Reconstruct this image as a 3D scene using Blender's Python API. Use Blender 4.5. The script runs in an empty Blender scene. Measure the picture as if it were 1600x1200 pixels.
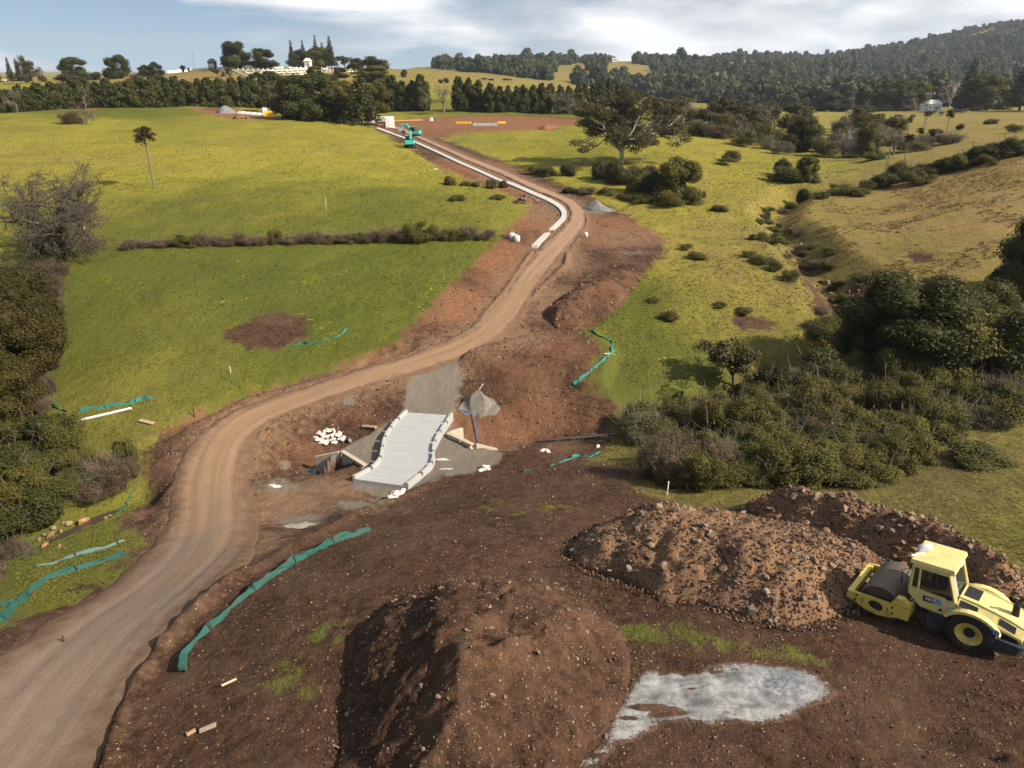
import bpy, bmesh, math, random
import numpy as np
from mathutils import Vector, Matrix, Euler

random.seed(7)
RNG = np.random.default_rng(11)
S = bpy.context.scene
COL = S.collection
R = math.radians

# ------------------------------------------------------------------ camera
F = 1111.0                 # focal length in pixels of a 1600 x 1200 frame
PITCH = R(24.0)
CAM = np.array([0.0, 0.0, 15.0])
cam_d = bpy.data.cameras.new("camera")
cam_d.sensor_width = 36.0
cam_d.lens = F / 1600.0 * 36.0
cam_d.clip_start = 0.5
cam_d.clip_end = 12000.0
cam_o = bpy.data.objects.new("camera", cam_d)
cam_o.location = CAM
cam_o.rotation_euler = (R(90) - PITCH, 0, 0)
COL.objects.link(cam_o)
S.camera = cam_o

# ------------------------------------------------------------------ sun, sky, exposure
SUN_TO = Vector((0.93, -0.37, 0.0)).normalized()
SUN_EL = R(37.0)
sun_dir = Vector((SUN_TO.x * math.cos(SUN_EL), SUN_TO.y * math.cos(SUN_EL), math.sin(SUN_EL)))
sun_d = bpy.data.lights.new("sun", 'SUN')
sun_d.energy = 5.0
sun_d.angle = R(0.6)
sun_d.color = (1.0, 0.89, 0.73)
sun_o = bpy.data.objects.new("sun", sun_d)
sun_o.rotation_euler = (-sun_dir).to_track_quat('-Z', 'Y').to_euler()
COL.objects.link(sun_o)

W = bpy.data.worlds.new("World")
S.world = W
W.use_nodes = True
nt = W.node_tree
nt.nodes.clear()
N = nt.nodes.new
L = nt.links.new
w_out = N('ShaderNodeOutputWorld')
sky = N('ShaderNodeTexSky')
sky.sky_type = 'NISHITA'
sky.sun_disc = False
sky.sun_elevation = SUN_EL
sky.sun_rotation = math.atan2(sun_dir.x, sun_dir.y)
sky.altitude = 60.0
sky.air_density = 1.0
sky.dust_density = 0.3
sky.ozone_density = 1.6
bg_sky = N('ShaderNodeBackground')
bg_sky.inputs['Strength'].default_value = 0.058
L(sky.outputs[0], bg_sky.inputs['Color'])
tc = N('ShaderNodeTexCoord')
smap = N('ShaderNodeMapping')
smap.inputs['Location'].default_value = (0, 0, 0.10)
L(tc.outputs['Generated'], smap.inputs['Vector'])
L(smap.outputs[0], sky.inputs['Vector'])
mp = N('ShaderNodeMapping')
mp.inputs['Scale'].default_value = (2.3, 2.3, 8.5)
mp.inputs['Location'].default_value = (0.62, 0.3, 0.35)
L(tc.outputs['Generated'], mp.inputs['Vector'])
n1 = N('ShaderNodeTexNoise')
n1.inputs['Scale'].default_value = 1.35
n1.inputs['Detail'].default_value = 9.0
n1.inputs['Roughness'].default_value = 0.52
n1.inputs['Distortion'].default_value = 0.35
L(mp.outputs[0], n1.inputs['Vector'])
# cloud cover is heavier towards the hills on the right (east) of the valley
sx = N('ShaderNodeSeparateXYZ')
L(tc.outputs['Generated'], sx.inputs[0])
cov = N('ShaderNodeMath'); cov.operation = 'MULTIPLY_ADD'
L(sx.outputs['X'], cov.inputs[0]); cov.inputs[1].default_value = 0.15
L(n1.outputs['Fac'], cov.inputs[2])
cr = N('ShaderNodeValToRGB')
cr.color_ramp.elements[0].position = 0.42
cr.color_ramp.elements[1].position = 0.55
L(cov.outputs[0], cr.inputs[0])
n2 = N('ShaderNodeTexNoise')
n2.inputs['Scale'].default_value = 2.3
n2.inputs['Detail'].default_value = 7.0
n2.inputs['Roughness'].default_value = 0.5
L(mp.outputs[0], n2.inputs['Vector'])
cc = N('ShaderNodeValToRGB')
cc.color_ramp.elements[0].position = 0.38
cc.color_ramp.elements[0].color = (0.40, 0.43, 0.48, 1)
cc.color_ramp.elements[1].position = 0.60
cc.color_ramp.elements[1].color = (0.86, 0.86, 0.86, 1)
L(n2.outputs['Fac'], cc.inputs[0])
bg_cl = N('ShaderNodeBackground')
bg_cl.inputs['Strength'].default_value = 0.80
L(cc.outputs[0], bg_cl.inputs['Color'])
mx = N('ShaderNodeMixShader')
L(cr.outputs[0], mx.inputs[0])
L(bg_sky.outputs[0], mx.inputs[1])
L(bg_cl.outputs[0], mx.inputs[2])
L(mx.outputs[0], w_out.inputs['Surface'])

S.view_settings.view_transform = 'Standard'
S.view_settings.look = 'None'
S.view_settings.exposure = 0.82
S.view_settings.gamma = 1.0
S.view_settings.use_curve_mapping = False
S.cycles.max_bounces = 5
S.cycles.diffuse_bounces = 2
S.cycles.transparent_max_bounces = 6
S.cycles.use_adaptive_sampling = True

# ------------------------------------------------------------------ maths helpers
FWD = np.array([0.0, math.cos(PITCH), -math.sin(PITCH)])
UP = np.array([0.0, math.sin(PITCH), math.cos(PITCH)])

def ray(px, py):
    d = FWD + np.array([1.0, 0, 0]) * ((px - 800.0) / F) - UP * ((py - 600.0) / F)
    return d / np.linalg.norm(d)

def at_z(px, py, z):
    d = ray(px, py)
    t = (z - CAM[2]) / d[2]
    return CAM + d * t

def at_dist(px, py, dist):
    d = ray(px, py)
    return CAM + d * (dist / math.hypot(d[0], d[1]))

def _h(ix, iy, s):
    n = (ix * 374761393 + iy * 668265263 + s * 982451653) & 0xffffffff
    n = ((n ^ (n >> 13)) * 1274126177) & 0xffffffff
    n = n ^ (n >> 16)
    return n / 4294967296.0

def vnoise(x, y, s=0):
    x = np.asarray(x, float); y = np.asarray(y, float)
    ix = np.floor(x); iy = np.floor(y)
    fx = x - ix; fy = y - iy
    ix = ix.astype(np.int64); iy = iy.astype(np.int64)
    fx = fx * fx * (3 - 2 * fx); fy = fy * fy * (3 - 2 * fy)
    a = _h(ix, iy, s); b = _h(ix + 1, iy, s); c = _h(ix, iy + 1, s); d = _h(ix + 1, iy + 1, s)
    return (a * (1 - fx) + b * fx) * (1 - fy) + (c * (1 - fx) + d * fx) * fy

def fbm(x, y, octv=4, s=0, gain=0.5):
    t = 0; a = 1.0; n = 0; f = 1.0
    for k in range(octv):
        t = t + a * vnoise(x * f + k * 17.3, y * f - k * 9.1, s + k)
        n += a; a *= gain; f *= 2.03
    return t / n - 0.5

def sstep(a, b, x):
    t = np.clip((x - a) / (b - a), 0, 1)
    return t * t * (3 - 2 * t)

class TPS:
    def __init__(self, P, z, lam=0.0):
        P = np.asarray(P, float); z = np.asarray(z, float)
        n = len(P)
        K = self.phi(((P[:, None] - P[None]) ** 2).sum(-1)) + lam * np.eye(n)
        A = np.zeros((n + 3, n + 3))
        A[:n, :n] = K; A[:n, n] = 1; A[:n, n + 1:] = P
        A[n, :n] = 1; A[n + 1:, :n] = P.T
        s = np.linalg.solve(A, np.concatenate([z, np.zeros(3)]))
        self.P = P; self.w = s[:n]; self.a = s[n:]
    @staticmethod
    def phi(r2):
        return 0.5 * r2 * np.log(r2 + 1e-12)
    def __call__(self, X):
        X = np.asarray(X, float)
        out = np.empty(len(X))
        for i in range(0, len(X), 20000):
            q = X[i:i + 20000]
            d = ((q[:, None, :] - self.P[None]) ** 2).sum(-1)
            out[i:i + 20000] = self.phi(d) @ self.w + self.a[0] + q @ self.a[1:]
        return out

def poly_sd(x, y, poly, margin=6.0):
    """signed distance to a polygon, positive inside"""
    x = np.asarray(x, float); y = np.asarray(y, float)
    poly = np.asarray(poly, float)[:, :2]
    margin = float(margin)
    out = np.full(x.shape, -margin)
    lo = poly.min(0) - margin; hi = poly.max(0) + margin
    m = (x > lo[0]) & (x < hi[0]) & (y > lo[1]) & (y < hi[1])
    if not m.any():
        return out
    qx = x[m]; qy = y[m]
    d2 = np.full(qx.shape, 1e18); inside = np.zeros(qx.shape, bool)
    n = len(poly)
    for i in range(n):
        ax, ay = poly[i]; bx, by = poly[(i + 1) % n]
        ex, ey = bx - ax, by - ay
        t = np.clip(((qx - ax) * ex + (qy - ay) * ey) / (ex * ex + ey * ey + 1e-12), 0, 1)
        d2 = np.minimum(d2, (qx - ax - t * ex) ** 2 + (qy - ay - t * ey) ** 2)
        c = (ay > qy) != (by > qy)
        xs = ax + (qy - ay) / (by - ay + 1e-15) * ex
        inside ^= c & (qx < xs)
    d = np.sqrt(d2)
    out[m] = np.maximum(np.where(inside, d, -d), -margin)
    return out

def line_d(x, y, pts, margin=8.0):
    """distance to a polyline and value interpolated from its third column"""
    x = np.asarray(x, float); y = np.asarray(y, float)
    pts = np.asarray(pts, float)
    D = np.full(x.shape, margin); V = np.zeros(x.shape)
    lo = pts[:, :2].min(0) - margin; hi = pts[:, :2].max(0) + margin
    m = (x > lo[0]) & (x < hi[0]) & (y > lo[1]) & (y < hi[1])
    if not m.any():
        return D, V
    qx = x[m]; qy = y[m]
    d2 = np.full(qx.shape, 1e18); v = np.zeros(qx.shape)
    for a, b in zip(pts[:-1], pts[1:]):
        e = b[:2] - a[:2]
        t = np.clip(((qx - a[0]) * e[0] + (qy - a[1]) * e[1]) / (e @ e + 1e-12), 0, 1)
        q = (qx - a[0] - t * e[0]) ** 2 + (qy - a[1] - t * e[1]) ** 2
        k = q < d2
        d2 = np.where(k, q, d2)
        v = np.where(k, a[2] + t * (b[2] - a[2]), v)
    D[m] = np.minimum(np.sqrt(d2), margin); V[m] = v
    return D, V

def smooth_line(P, per=6):
    """Catmull-Rom through points (any dimension)"""
    P = [np.asarray(p, float) for p in P]
    out = []
    for i in range(len(P) - 1):
        p0 = P[max(i - 1, 0)]; p1 = P[i]; p2 = P[i + 1]; p3 = P[min(i + 2, len(P) - 1)]
        for k in range(per):
            t = k / per
            out.append(0.5 * (2 * p1 + (p2 - p0) * t + (2 * p0 - 5 * p1 + 4 * p2 - p3) * t * t
                              + (3 * p1 - p0 - 3 * p2 + p3) * t ** 3))
    out.append(P[-1])
    return np.array(out)

# ------------------------------------------------------------------ lie of the land
# (column, row, height): where the survey points of the ground lie; second list gives distance instead
GZ = [
 (60,1180,-1.0),(0,1000,-1.8),(300,1150,-0.6),(700,1190,0),(1100,1190,0.2),(1500,1190,0.4),
 (1590,1050,0.4),(1450,1000,0.1),(1100,1000,0),(1200,900,-0.4),(600,880,-1.1),(400,900,-1.9),(900,800,-2.4),
 (800,850,-1.6),(750,760,-3.6),(640,800,-3.4),
 (200,950,-2.4),(100,900,-3.4),(0,900,-3.8),(310,800,-3.9),(450,800,-4.2),(300,720,-4.0),(420,640,-3.9),(600,590,-3.7),
 (450,680,-4.3),(560,620,-3.9),(580,660,-4.5),
 (720,545,-3.4),(800,470,-2.8),(850,415,-2.1),(880,370,-1.6),(895,330,-1.0),(800,282,0.1),(720,248,1.0),(640,213,1.9),(600,195,2.5),
 (551,752,-4.62),(638,765,-4.62),(634,648,-4.62),(707,652,-4.62),(630,700,-4.6),(690,720,-4.65),(750,720,-4.8),(560,700,-4.7),
 (680,600,-4.1),(760,640,-4.7),(850,640,-4.8),(860,560,-3.7),(960,640,-4.9),(900,690,-5.3),(880,740,-4.0),(1000,740,-3.7),
 (60,780,-4.4),(100,700,-4.1),(200,720,-3.9),(60,640,-4.0),(0,500,-2.8),
 (250,640,-3.2),(150,640,-3.5),(300,560,-2.6),(150,500,-2.2),(400,490,-1.9),(600,490,-2.1),(690,440,-1.5),(760,390,-1.1),
 (300,400,-0.6),(150,390,-0.5),(600,370,-0.7),(780,330,-0.2),(300,330,0.5),(600,300,0.9),(0,300,1.4),(300,260,2.1),(0,220,3.4),(300,212,3.5),
 (500,222,2.8),(0,190,4.9),(200,178,5.2),(400,184,4.5),(540,192,3.6),
 (930,460,-2.6),(1000,400,-2.0),(1000,340,-1.2),(1000,300,-0.4),(1150,285,0.1),(1100,245,1.3),(900,218,2.0),(800,203,2.5),(1280,275,0.3),
 (1000,560,-3.9),(1050,500,-3.2),(1150,450,-2.4),(1180,540,-3.8),
 (1050,770,-3.2),(1300,770,-2.5),(1550,720,-2.5),(1580,850,-1.0),(1400,640,-4.0),(1590,620,-3.4),(1590,520,-2.4),(1450,560,-3.2),(1250,680,-4.2),
 (1400,430,-2.0),(1550,400,-0.3),(1400,335,-0.1),(1580,300,2.8),(1450,290,1.5),(1595,250,4.6),(1480,272,2.5),(1340,305,0),
 (1500,236,2.9),(1400,200,0.0),(1560,195,2.2),(1300,182,-1.2),(1450,174,-3.0),(1590,172,-1.0),(1400,228,0.5),(1300,240,-0.4),
 (760,186,3.4),(900,190,2.9),(1000,215,1.6),(700,176,4.0),(900,180,3.2),(1150,205,0.6),
]
GD = [
 (700,120,430),(600,106,480),(850,133,430),(950,150,400),(1050,163,380),(1200,173,340),
 (300,112,410),(400,103,400),(100,127,390),(0,131,400),(250,122,370),(500,108,430),(300,150,270),(100,150,260),(500,150,280),(750,150,280),
 (680,104,900),(750,106,950),(820,98,1300),(900,96,1300),(1000,96,1350),(1100,94,1350),(1200,96,1350),(1280,99,1450),(1340,90,1600),
 (1400,78,1700),(1450,67,1800),(1500,50,1850),(1560,43,1900),(1600,41,1900),
 (800,125,620),(1000,150,600),(1250,166,520),(1500,155,560),(1000,112,900),(1200,122,900),(1450,112,1100),(900,118,750),(1350,150,620),
 (1590,120,1000),
]
GFAR = [(100,900,2),(500,900,2),(100,3500,-10),(500,3500,-10),(900,3500,-10),(1300,3800,0),(1590,4500,30),(800,2300,0),(1200,2400,0),(1550,2900,60)]

def uv(x, y):
    x = np.asarray(x, float); y = np.asarray(y, float)
    u = np.arctan2(x, np.maximum(y, 0.5))
    return np.stack([1.8 * np.clip(u, -1.0, 1.0), 0.5 * np.log(np.maximum(x * x + y * y, 64.0))], -1)

_P = []; _Z = []
def _addp(p):
    _P.append(uv(p[0], p[1])); _Z.append(p[2])
for px, py, z in GZ:
    _addp(at_z(px, py, z))
    if px < 70: _addp(at_z(px - 450, py, z))
    if px > 1530: _addp(at_z(px + 450, py, z))
for px, py, dd in GD:
    _addp(at_dist(px, py, dd))
    if px < 70 or px > 1580:
        p = at_dist(px, py, dd); q = at_dist(px + (450 if px > 800 else -450), py, dd)
        _addp((q[0], q[1], p[2]))
for px, dd, z in GFAR:
    p = at_dist(px, 105, dd); _addp((p[0], p[1], z))
    if px < 110 or px > 1540:
        p = at_dist(px + (450 if px > 800 else -450), 105, dd); _addp((p[0], p[1], z))
LAND = TPS(_P, _Z, 0.004)

def base(x, y):
    x = np.atleast_1d(np.asarray(x, float)); y = np.atleast_1d(np.asarray(y, float))
    return LAND(uv(x, y).reshape(-1, 2)).reshape(x.shape)

def cast(px, py, fn, t0=8.0, t1=4200.0):
    d = ray(px, py)
    t = np.geomspace(t0, t1, 190)
    p = CAM[None] + d[None] * t[:, None]
    g = p[:, 2] - fn(p[:, 0], p[:, 1])
    k = np.nonzero(g < 0)[0]
    if len(k) == 0:
        return CAM + d * t1
    i = max(k[0], 1)
    a, b = t[i - 1], t[i]
    tt = np.linspace(a, b, 20)
    p = CAM[None] + d[None] * tt[:, None]
    g = p[:, 2] - fn(p[:, 0], p[:, 1])
    k = np.nonzero(g < 0)[0]
    j = max(k[0], 1) if len(k) else 19
    f = g[j - 1] / (g[j - 1] - g[j] + 1e-12)
    return CAM + d * (tt[j - 1] + f * (tt[j] - tt[j - 1]))

def on_base(pts):
    return np.array([cast(p[0], p[1], base) for p in pts])

# ---- earthworks: creek, cuts, windrows, raised benches
CREEKS = [  # floor polyline (column,row,height), half width, side slope
 ([(742,702,-6.15),(790,702,-6.15),(845,688,-6.1),(905,683,-6.0),(965,677,-6.0),(1040,665,-5.9),(1150,635,-5.6),(1250,595,-5.1),(1320,540,-4.5)], 0.55, 0.65),
 ([(1320,525,-5.2),(1322,490,-4.8),(1290,458,-4.4),(1262,430,-3.9),(1245,400,-3.4),(1205,354,-2.6),(1240,320,-1.9)], 0.5, 0.62),
 ([(530,728,-6.05),(505,737,-6.0),(470,740,-5.8),(430,742,-5.4)], 0.8, 0.75),
 ([(205,790,-5.1),(160,812,-5.3),(120,828,-5.45),(60,856,-5.7),(-40,900,-5.9),(-200,960,-6.0)], 0.35, 0.6),
]
CREEKS = [(np.array([at_z(*p) for p in L_]), w, k) for L_, w, k in CREEKS]
# each creek point's third column is its height already
PAD = on_base([(500,722),(520,703),(560,682),(600,664),(628,645),(632,620),(642,590),(662,572),(715,566),(722,600),(712,640),
               (704,662),(700,677),(740,696),(778,702),(788,714),(760,735),(700,747),(642,770),(600,778),(545,762),(569,735),(534,708)])[:, :2]
RIDGES = [  # polyline, height, width
 ([(160,1230),(178,1140),(192,1098),(232,1038),(264,990),(332,932),(402,886),(472,850),(542,812),(622,778),(700,746)], 0.20, 0.30),
 ([(250,1010),(300,960),(380,900)], 0.14, 0.25),
 ([(832,395),(795,450),(748,508),(706,542)], 0.20, 0.25),
 ([(886,398),(884,415),(858,440),(822,470),(806,505)], 0.22, 0.25),
 ([(912,330),(916,345),(905,368),(892,388)], 0.15, 0.25),
 ([(395,700),(412,672),(462,642),(542,612),(600,594)], 0.16, 0.3),
 ([(985,418),(930,428),(905,445)], 0.2, 0.4),
 ([(905,372),(950,376),(985,374)], 0.18, 0.35),
 ([(950,400),(1000,405)], 0.18, 0.35),
 ([(240,690),(300,650),(380,612),(470,588),(560,566),(640,540)], -0.28, 0.45),
 ([(640,235),(690,256),(735,276)], -0.3, 0.8),
 ([(225,745),(240,760),(230,800)], -0.25, 0.5),
 ([(1440,1140),(1500,1165),(1560,1180)], -0.15, 0.18),
 ([(212,452),(226,495),(262,535),(330,580),(380,612)], -0.10, 0.22),([(232,448),(246,490),(286,528),(356,570),(408,600)], -0.10, 0.22),
 ([(1180,1120),(1300,1135),(1450,1150),(1600,1180)], -0.08, 0.2),([(1200,1090),(1330,1100),(1480,1115),(1620,1140)], -0.08, 0.2),
 ([(1520,1150),(1580,1185)], 0.12, 0.15),
]
RIDGES = [(np.c_[on_base(p)[:, :2], np.zeros(len(p))], h, w) for p, h, w in RIDGES]
BENCH = [  # polygon, raise, edge softness
 (on_base([(724,570),(722,556),(735,548),(790,538),(860,520),(930,522),(965,555),(945,605),(890,604),(820,592),(765,588)])[:, :2], 0.55, 0.5),
 (on_base([(1130,496),(1160,488),(1215,495),(1210,512),(1150,515)])[:, :2], -0.15, 0.6),
]
def _px_poly(pts):
    return on_base(pts)[:, :2]
ROAD_L = [(-330,1270),(-120,1120),(0,1028),(120,950),(200,892),(248,845),(270,795),(276,740),(300,696),(350,652),(420,624),(500,599),(600,569),(680,541),
          (738,509),(780,468),(812,424),(842,390),(868,365),(884,350),(891,338),(890,326),(872,312),(836,298),(790,276),(724,249),(664,221),(624,205),(600,197)]
ROAD_R = [(60,1420),(150,1230),(180,1120),(226,1044),(262,990),(330,934),(380,885),(398,830),(390,765),(388,712),(412,674),(462,645),(542,614),(622,590),(702,566),
          (758,546),(808,506),(836,455),(868,412),(902,372),(914,350),(913,334),(900,318),(868,302),(826,285),(785,266),(730,245),(676,222),(642,206),(614,196)]
def resample(P, n):
    P = np.asarray(P, float)
    s = np.r_[0, np.cumsum(np.linalg.norm(np.diff(P, axis=0), axis=1))]
    q = np.linspace(0, s[-1], n)
    return np.stack([np.interp(q, s, P[:, k]) for k in range(P.shape[1])], -1)
_rl = smooth_line(on_base(ROAD_L)[:, :2], 6); _rr = smooth_line(on_base(ROAD_R)[:, :2], 6)
# pair the two edges: nearest point on the right edge for each left-edge station, monotone
_c = resample(0.5 * (resample(_rl, 240) + resample(_rr, 240)), 420)
_tan = np.gradient(_c, axis=0); _tan /= np.linalg.norm(_tan, axis=1)[:, None]
_nor = np.stack([_tan[:, 1], -_tan[:, 0]], -1)          # to the right of travel
def _edge_off(c, n, edge):
    out = np.zeros(len(c))
    for i in range(len(c)):
        r = edge - c[i]
        al = r @ _tan[i]; ac = r @ n[i]
        k = np.argsort(np.abs(al) + 0.02 * np.abs(ac))[:3]
        out[i] = ac[k].mean()
    k = np.ones(9) / 9
    return np.convolve(np.pad(out, 4, 'edge'), k, 'valid')
_ol = np.clip(_edge_off(_c, _nor, resample(_rl, 900)) - 0.2, -4.5, -0.9)
_or = np.clip(_edge_off(_c, _nor, resample(_rr, 900)) + 0.3, 0.9, 4.5)
_wob = lambda s, sd: 0.14 * fbm(s * 0.9, s * 0 + sd, 3, sd)
_st = np.r_[0, np.cumsum(np.linalg.norm(np.diff(_c, axis=0), axis=1))]
ROAD_POLY = np.r_[_c + _nor * (_ol + 0.25)[:, None], (_c + _nor * (_or - 0.25)[:, None])[::-1]]

SOIL = [  # bare or disturbed earth
 _px_poly([(-250,1130),(-60,1010),(30,965),(110,912),(190,878),(215,850),(175,832),(190,805),(228,745),(222,705),(240,680),(310,640),(400,603),(520,572),(615,535),(672,480),
   (725,425),(775,378),(800,352),(832,322),(800,306),(745,285),(700,266),(650,238),(610,212),(585,200),(572,192),(592,187),(690,183),(800,179),(905,184),
   (902,196),(820,203),(720,208),(690,216),(755,240),(850,278),(930,312),(1000,347),(1038,372),(1038,398),(1000,432),(978,472),(932,508),(900,520),(935,556),
   (915,600),(960,630),(962,672),(958,700),(935,722),(1000,730),(990,765),(1070,793),(1160,800),(1260,820),(1330,860),(1480,930),(1640,990),(1800,1060),(1800,1300),(700,1350),(-250,1350)]),
 _px_poly([(345,525),(365,510),(410,488),(450,488),(485,505),(480,525),(440,545),(390,545)]),
 _px_poly([(1132,498),(1150,490),(1190,492),(1212,502),(1205,515),(1160,515)]),
 _px_poly([(300,172),(350,168),(410,178),(450,186),(420,188),(360,184)]),
 _px_poly([(90,168),(130,166),(160,169),(130,172),(95,172)]),
 _px_poly([(1370,452),(1330,470),(1300,460),(1285,435),(1310,430),(1350,432)]),
 _px_poly([(1415,398),(1440,396),(1465,408),(1440,414),(1412,412)]),
 _px_poly([(1252,360),(1262,372),(1275,420),(1300,455),(1285,470),(1262,440),(1248,395)]),
 _px_poly([(1440,470),(1470,462),(1500,470),(1480,485)]),
]
GRASSY = [  # green regrowth on the bare earth: column,row,half sizes in m, strength
 (485,1018,1.0,1.3,1.0),(505,990,.5,.8,.9),(1062,990,1.5,.9,.9),(1010,985,.7,.6,.5),(1250,1032,1.3,.5,.8),(1130,1000,.8,.5,.4),(965,962,.5,.7,.7),
 (840,795,2.2,.8,.8),(790,785,1.2,.5,.6),(930,712,2.4,.6,.5),(860,722,2.4,.5,.45),(110,905,2.5,.8,1.0),(60,930,2.5,1.0,1.2),(120,850,2.0,.9,1.0),(40,875,2.0,1.0,1.0),
 (1080,930,1.6,.6,.35),(920,930,.8,.8,.35),(1350,1020,1.5,.4,.35),(980,900,.8,.6,.4),(430,1070,.9,.6,.3),(1500,950,3,.6,.3),(700,760,2,.6,.3),
 (500,1090,.6,.5,.4),(880,850,2,.8,.3),(1180,1015,.8,.5,.5),
]
GRASSY = [(cast(a, b, base)[:2], c, d, e) for a, b, c, d, e in GRASSY]
REDS = [(690,470,6,6,1.0),(770,400,6,8,1.0),(820,345,5,8,.9),(960,360,9,9,.9),(700,265,12,14,1.0),(800,300,8,10,.7),(850,200,40,25,1.0),(650,195,25,25,.9),(740,190,40,25,1.0),(380,178,40,20,1.0),
        (560,560,6,4,.7),(430,610,5,3,.8),(330,640,4,3,.7),(850,560,7,5,.55),(930,460,5,6,.5),(850,640,6,4,.5),(520,640,5,4,.45),(460,690,4,4,.4),(770,650,4,3,.6),(340,700,4,4,.35),(300,800,4,5,.25),
        (125,170,30,12,.8)]
REDS = [(cast(a, b, base)[:2], c, d, e) for a, b, c, d, e in REDS]
DRYC = [(0,250,.62),(150,200,.5),(300,250,.58),(500,230,.55),(420,300,.34),(600,260,.5),(100,330,.4),(300,340,.22),(600,330,.2),(200,430,.1),(400,430,.08),(600,430,.1),(150,560,.22),(300,580,.28),(450,560,.1),
        (600,500,.05),(200,640,.42),(800,230,.45),(900,240,.4),(1000,310,.55),(1100,280,.6),(1200,265,.45),(1050,340,.6),(1000,480,.1),(1080,480,.5),(1150,420,.72),(1180,540,.5),(1030,570,.12),(1000,590,.1),
        (1100,380,.66),(1250,390,.8),(1300,330,.85),(1400,300,.95),(1500,320,1.0),(1580,270,.9),(1400,380,.95),(1500,420,.85),(1550,370,1.0),(1450,200,.72),(1550,190,.85),(1300,185,.62),(1580,220,.8),
        (1300,760,.62),(1500,700,.62),(1550,760,.55),(1580,850,.35),(1450,760,.68),(1000,720,.6),(1100,740,.6),(700,120,.75),(850,135,.7),(300,120,.95),(450,115,.7),(100,140,.5),(560,108,.9),
        (1000,110,.8),(60,880,.2),(100,920,.3),(500,1010,.05),(1050,990,.15),(1250,1030,.2),(1000,600,.15),(400,185,.45),(200,175,.15),(850,170,.15)]
DULLC = [(1300,760,.85),(1500,720,.85),(1580,850,.6),(1450,780,.9),(1560,660,.5),(1000,725,.8),(1100,745,.8),(1100,700,.75),(1080,480,.5),(1180,540,.7),(1150,580,.7),(1030,560,.45),(1000,480,.2),(1150,430,.35),(1250,470,.5),(1100,380,.15),(1200,300,.05),(1100,280,.05),(1250,390,.35),
         (1400,380,.1),(1500,320,.0),(1400,300,.0),(300,250,0),(600,260,0),(100,250,.1),(400,430,.2),(200,430,.25),(600,430,.1),(300,580,.4),(150,580,.4),(200,640,.6),(450,560,.25),(620,500,.2),(100,900,.6),(60,870,.6),(500,1010,.75),(1050,990,.75),(1250,1030,.75),(840,790,.5),(920,715,.7),(900,240,0),(1500,200,.1),(700,120,.1),(300,120,.1),(1000,640,.5)]
_up = np.array([uv(*cast(a, b, base)[:2]) for a, b, c in DULLC]); _uw = np.array([c for a, b, c in DULLC])
_dp = np.array([uv(*cast(a, b, base)[:2]) for a, b, c in DRYC]); _dv = np.array([c for a, b, c in DRYC])

def soil_mask(x, y):
    m = np.full(np.shape(x), -6.0)
    for P in SOIL:
        m = np.maximum(m, poly_sd(x, y, P))
    return m

def creek_cut(x, y, z):
    inpad = sstep(-0.12, 0.12, poly_sd(x, y, PAD, 2.0))
    for P, w, k in CREEKS:
        D, V = line_d(x, y, P, 9.0)
        f = V + k * np.maximum(D - w, 0)
        cut = np.minimum(z, f)
        cut = np.where(D < 8.9, cut, z)
        z = cut * (1 - inpad) + z * inpad
    return z

def H0(x, y):
    """ground without the fine roughness"""
    x = np.atleast_1d(np.asarray(x, float)); y = np.atleast_1d(np.asarray(y, float))
    z = base(x, y)
    for P, h, s in BENCH:
        z = z + h * sstep(-s, s, poly_sd(x, y, P, 3.0))
    z = creek_cut(x, y, z)
    for P, h, w in RIDGES:
        D, V = line_d(x, y, P, 4.0)
        z = z + 1.5 * h * np.exp(-(D / w) ** 2) * (0.65 + 0.9 * (fbm(x * 1.3, y * 1.3, 3, 5) + 0.3))
    return z

def H(x, y, road=True):
    x = np.atleast_1d(np.asarray(x, float)); y = np.atleast_1d(np.asarray(y, float))
    z = H0(x, y)
    r = np.hypot(x, y)
    sm = sstep(-0.5, 0.8, soil_mask(x, y))
    near = np.clip(60.0 / np.maximum(r, 1), 0, 1)
    z = z + sm * near * (0.22 * fbm(x * 0.55, y * 0.55, 5, 21, 0.55) + 0.07 * fbm(x * 3.1, y * 3.1, 2, 22))
    z = z + (1 - sm) * (0.22 * fbm(x * 0.8, y * 0.8, 3, 31) + (0.9 * fbm(x * 0.06, y * 0.06, 3, 33) + 0.5 * fbm(x * 0.2, y * 0.2, 3, 34)) * np.clip(r / 100, 0, 1))
    z = z + np.where(r > 600, 26.0 * fbm(x * 0.0045, y * 0.0045, 4, 35) * np.clip((r - 600) / 600, 0, 1), 0)
    if road:
        z = z - 0.22 * sstep(-0.05, 0.2, poly_sd(x, y, ROAD_POLY, 2.0))
    return z

def on_ground(px, py):
    d = ray(px, py)
    t = np.geomspace(8.0, 4200.0, 190)
    p = CAM[None] + d[None] * t[:, None]
    g = p[:, 2] - base(p[:, 0], p[:, 1])
    k = np.nonzero(g < 1.3)[0]
    if len(k) == 0:
        return CAM + d * 4200.0
    i = max(k[0] - 1, 0)
    tt = np.linspace(t[i], t[min(i + 14, 189)], 110)
    p = CAM[None] + d[None] * tt[:, None]
    g = p[:, 2] - H0(p[:, 0], p[:, 1])
    k = np.nonzero(g < 0)[0]
    if len(k) == 0:
        return cast(px, py, H0)
    j = max(k[0], 1)
    f = g[j - 1] / (g[j - 1] - g[j] + 1e-12)
    return CAM + d * (tt[j - 1] + f * (tt[j] - tt[j - 1]))

def ground_z(x, y):
    return float(H(np.array([x]), np.array([y]))[0])
# ------------------------------------------------------------------ object helpers
def tag(o, label=None, cat=None, group=None, kind=None):
    if label: o["label"] = label
    if cat: o["category"] = cat
    if group: o["group"] = group
    if kind: o["kind"] = kind
    return o

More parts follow.
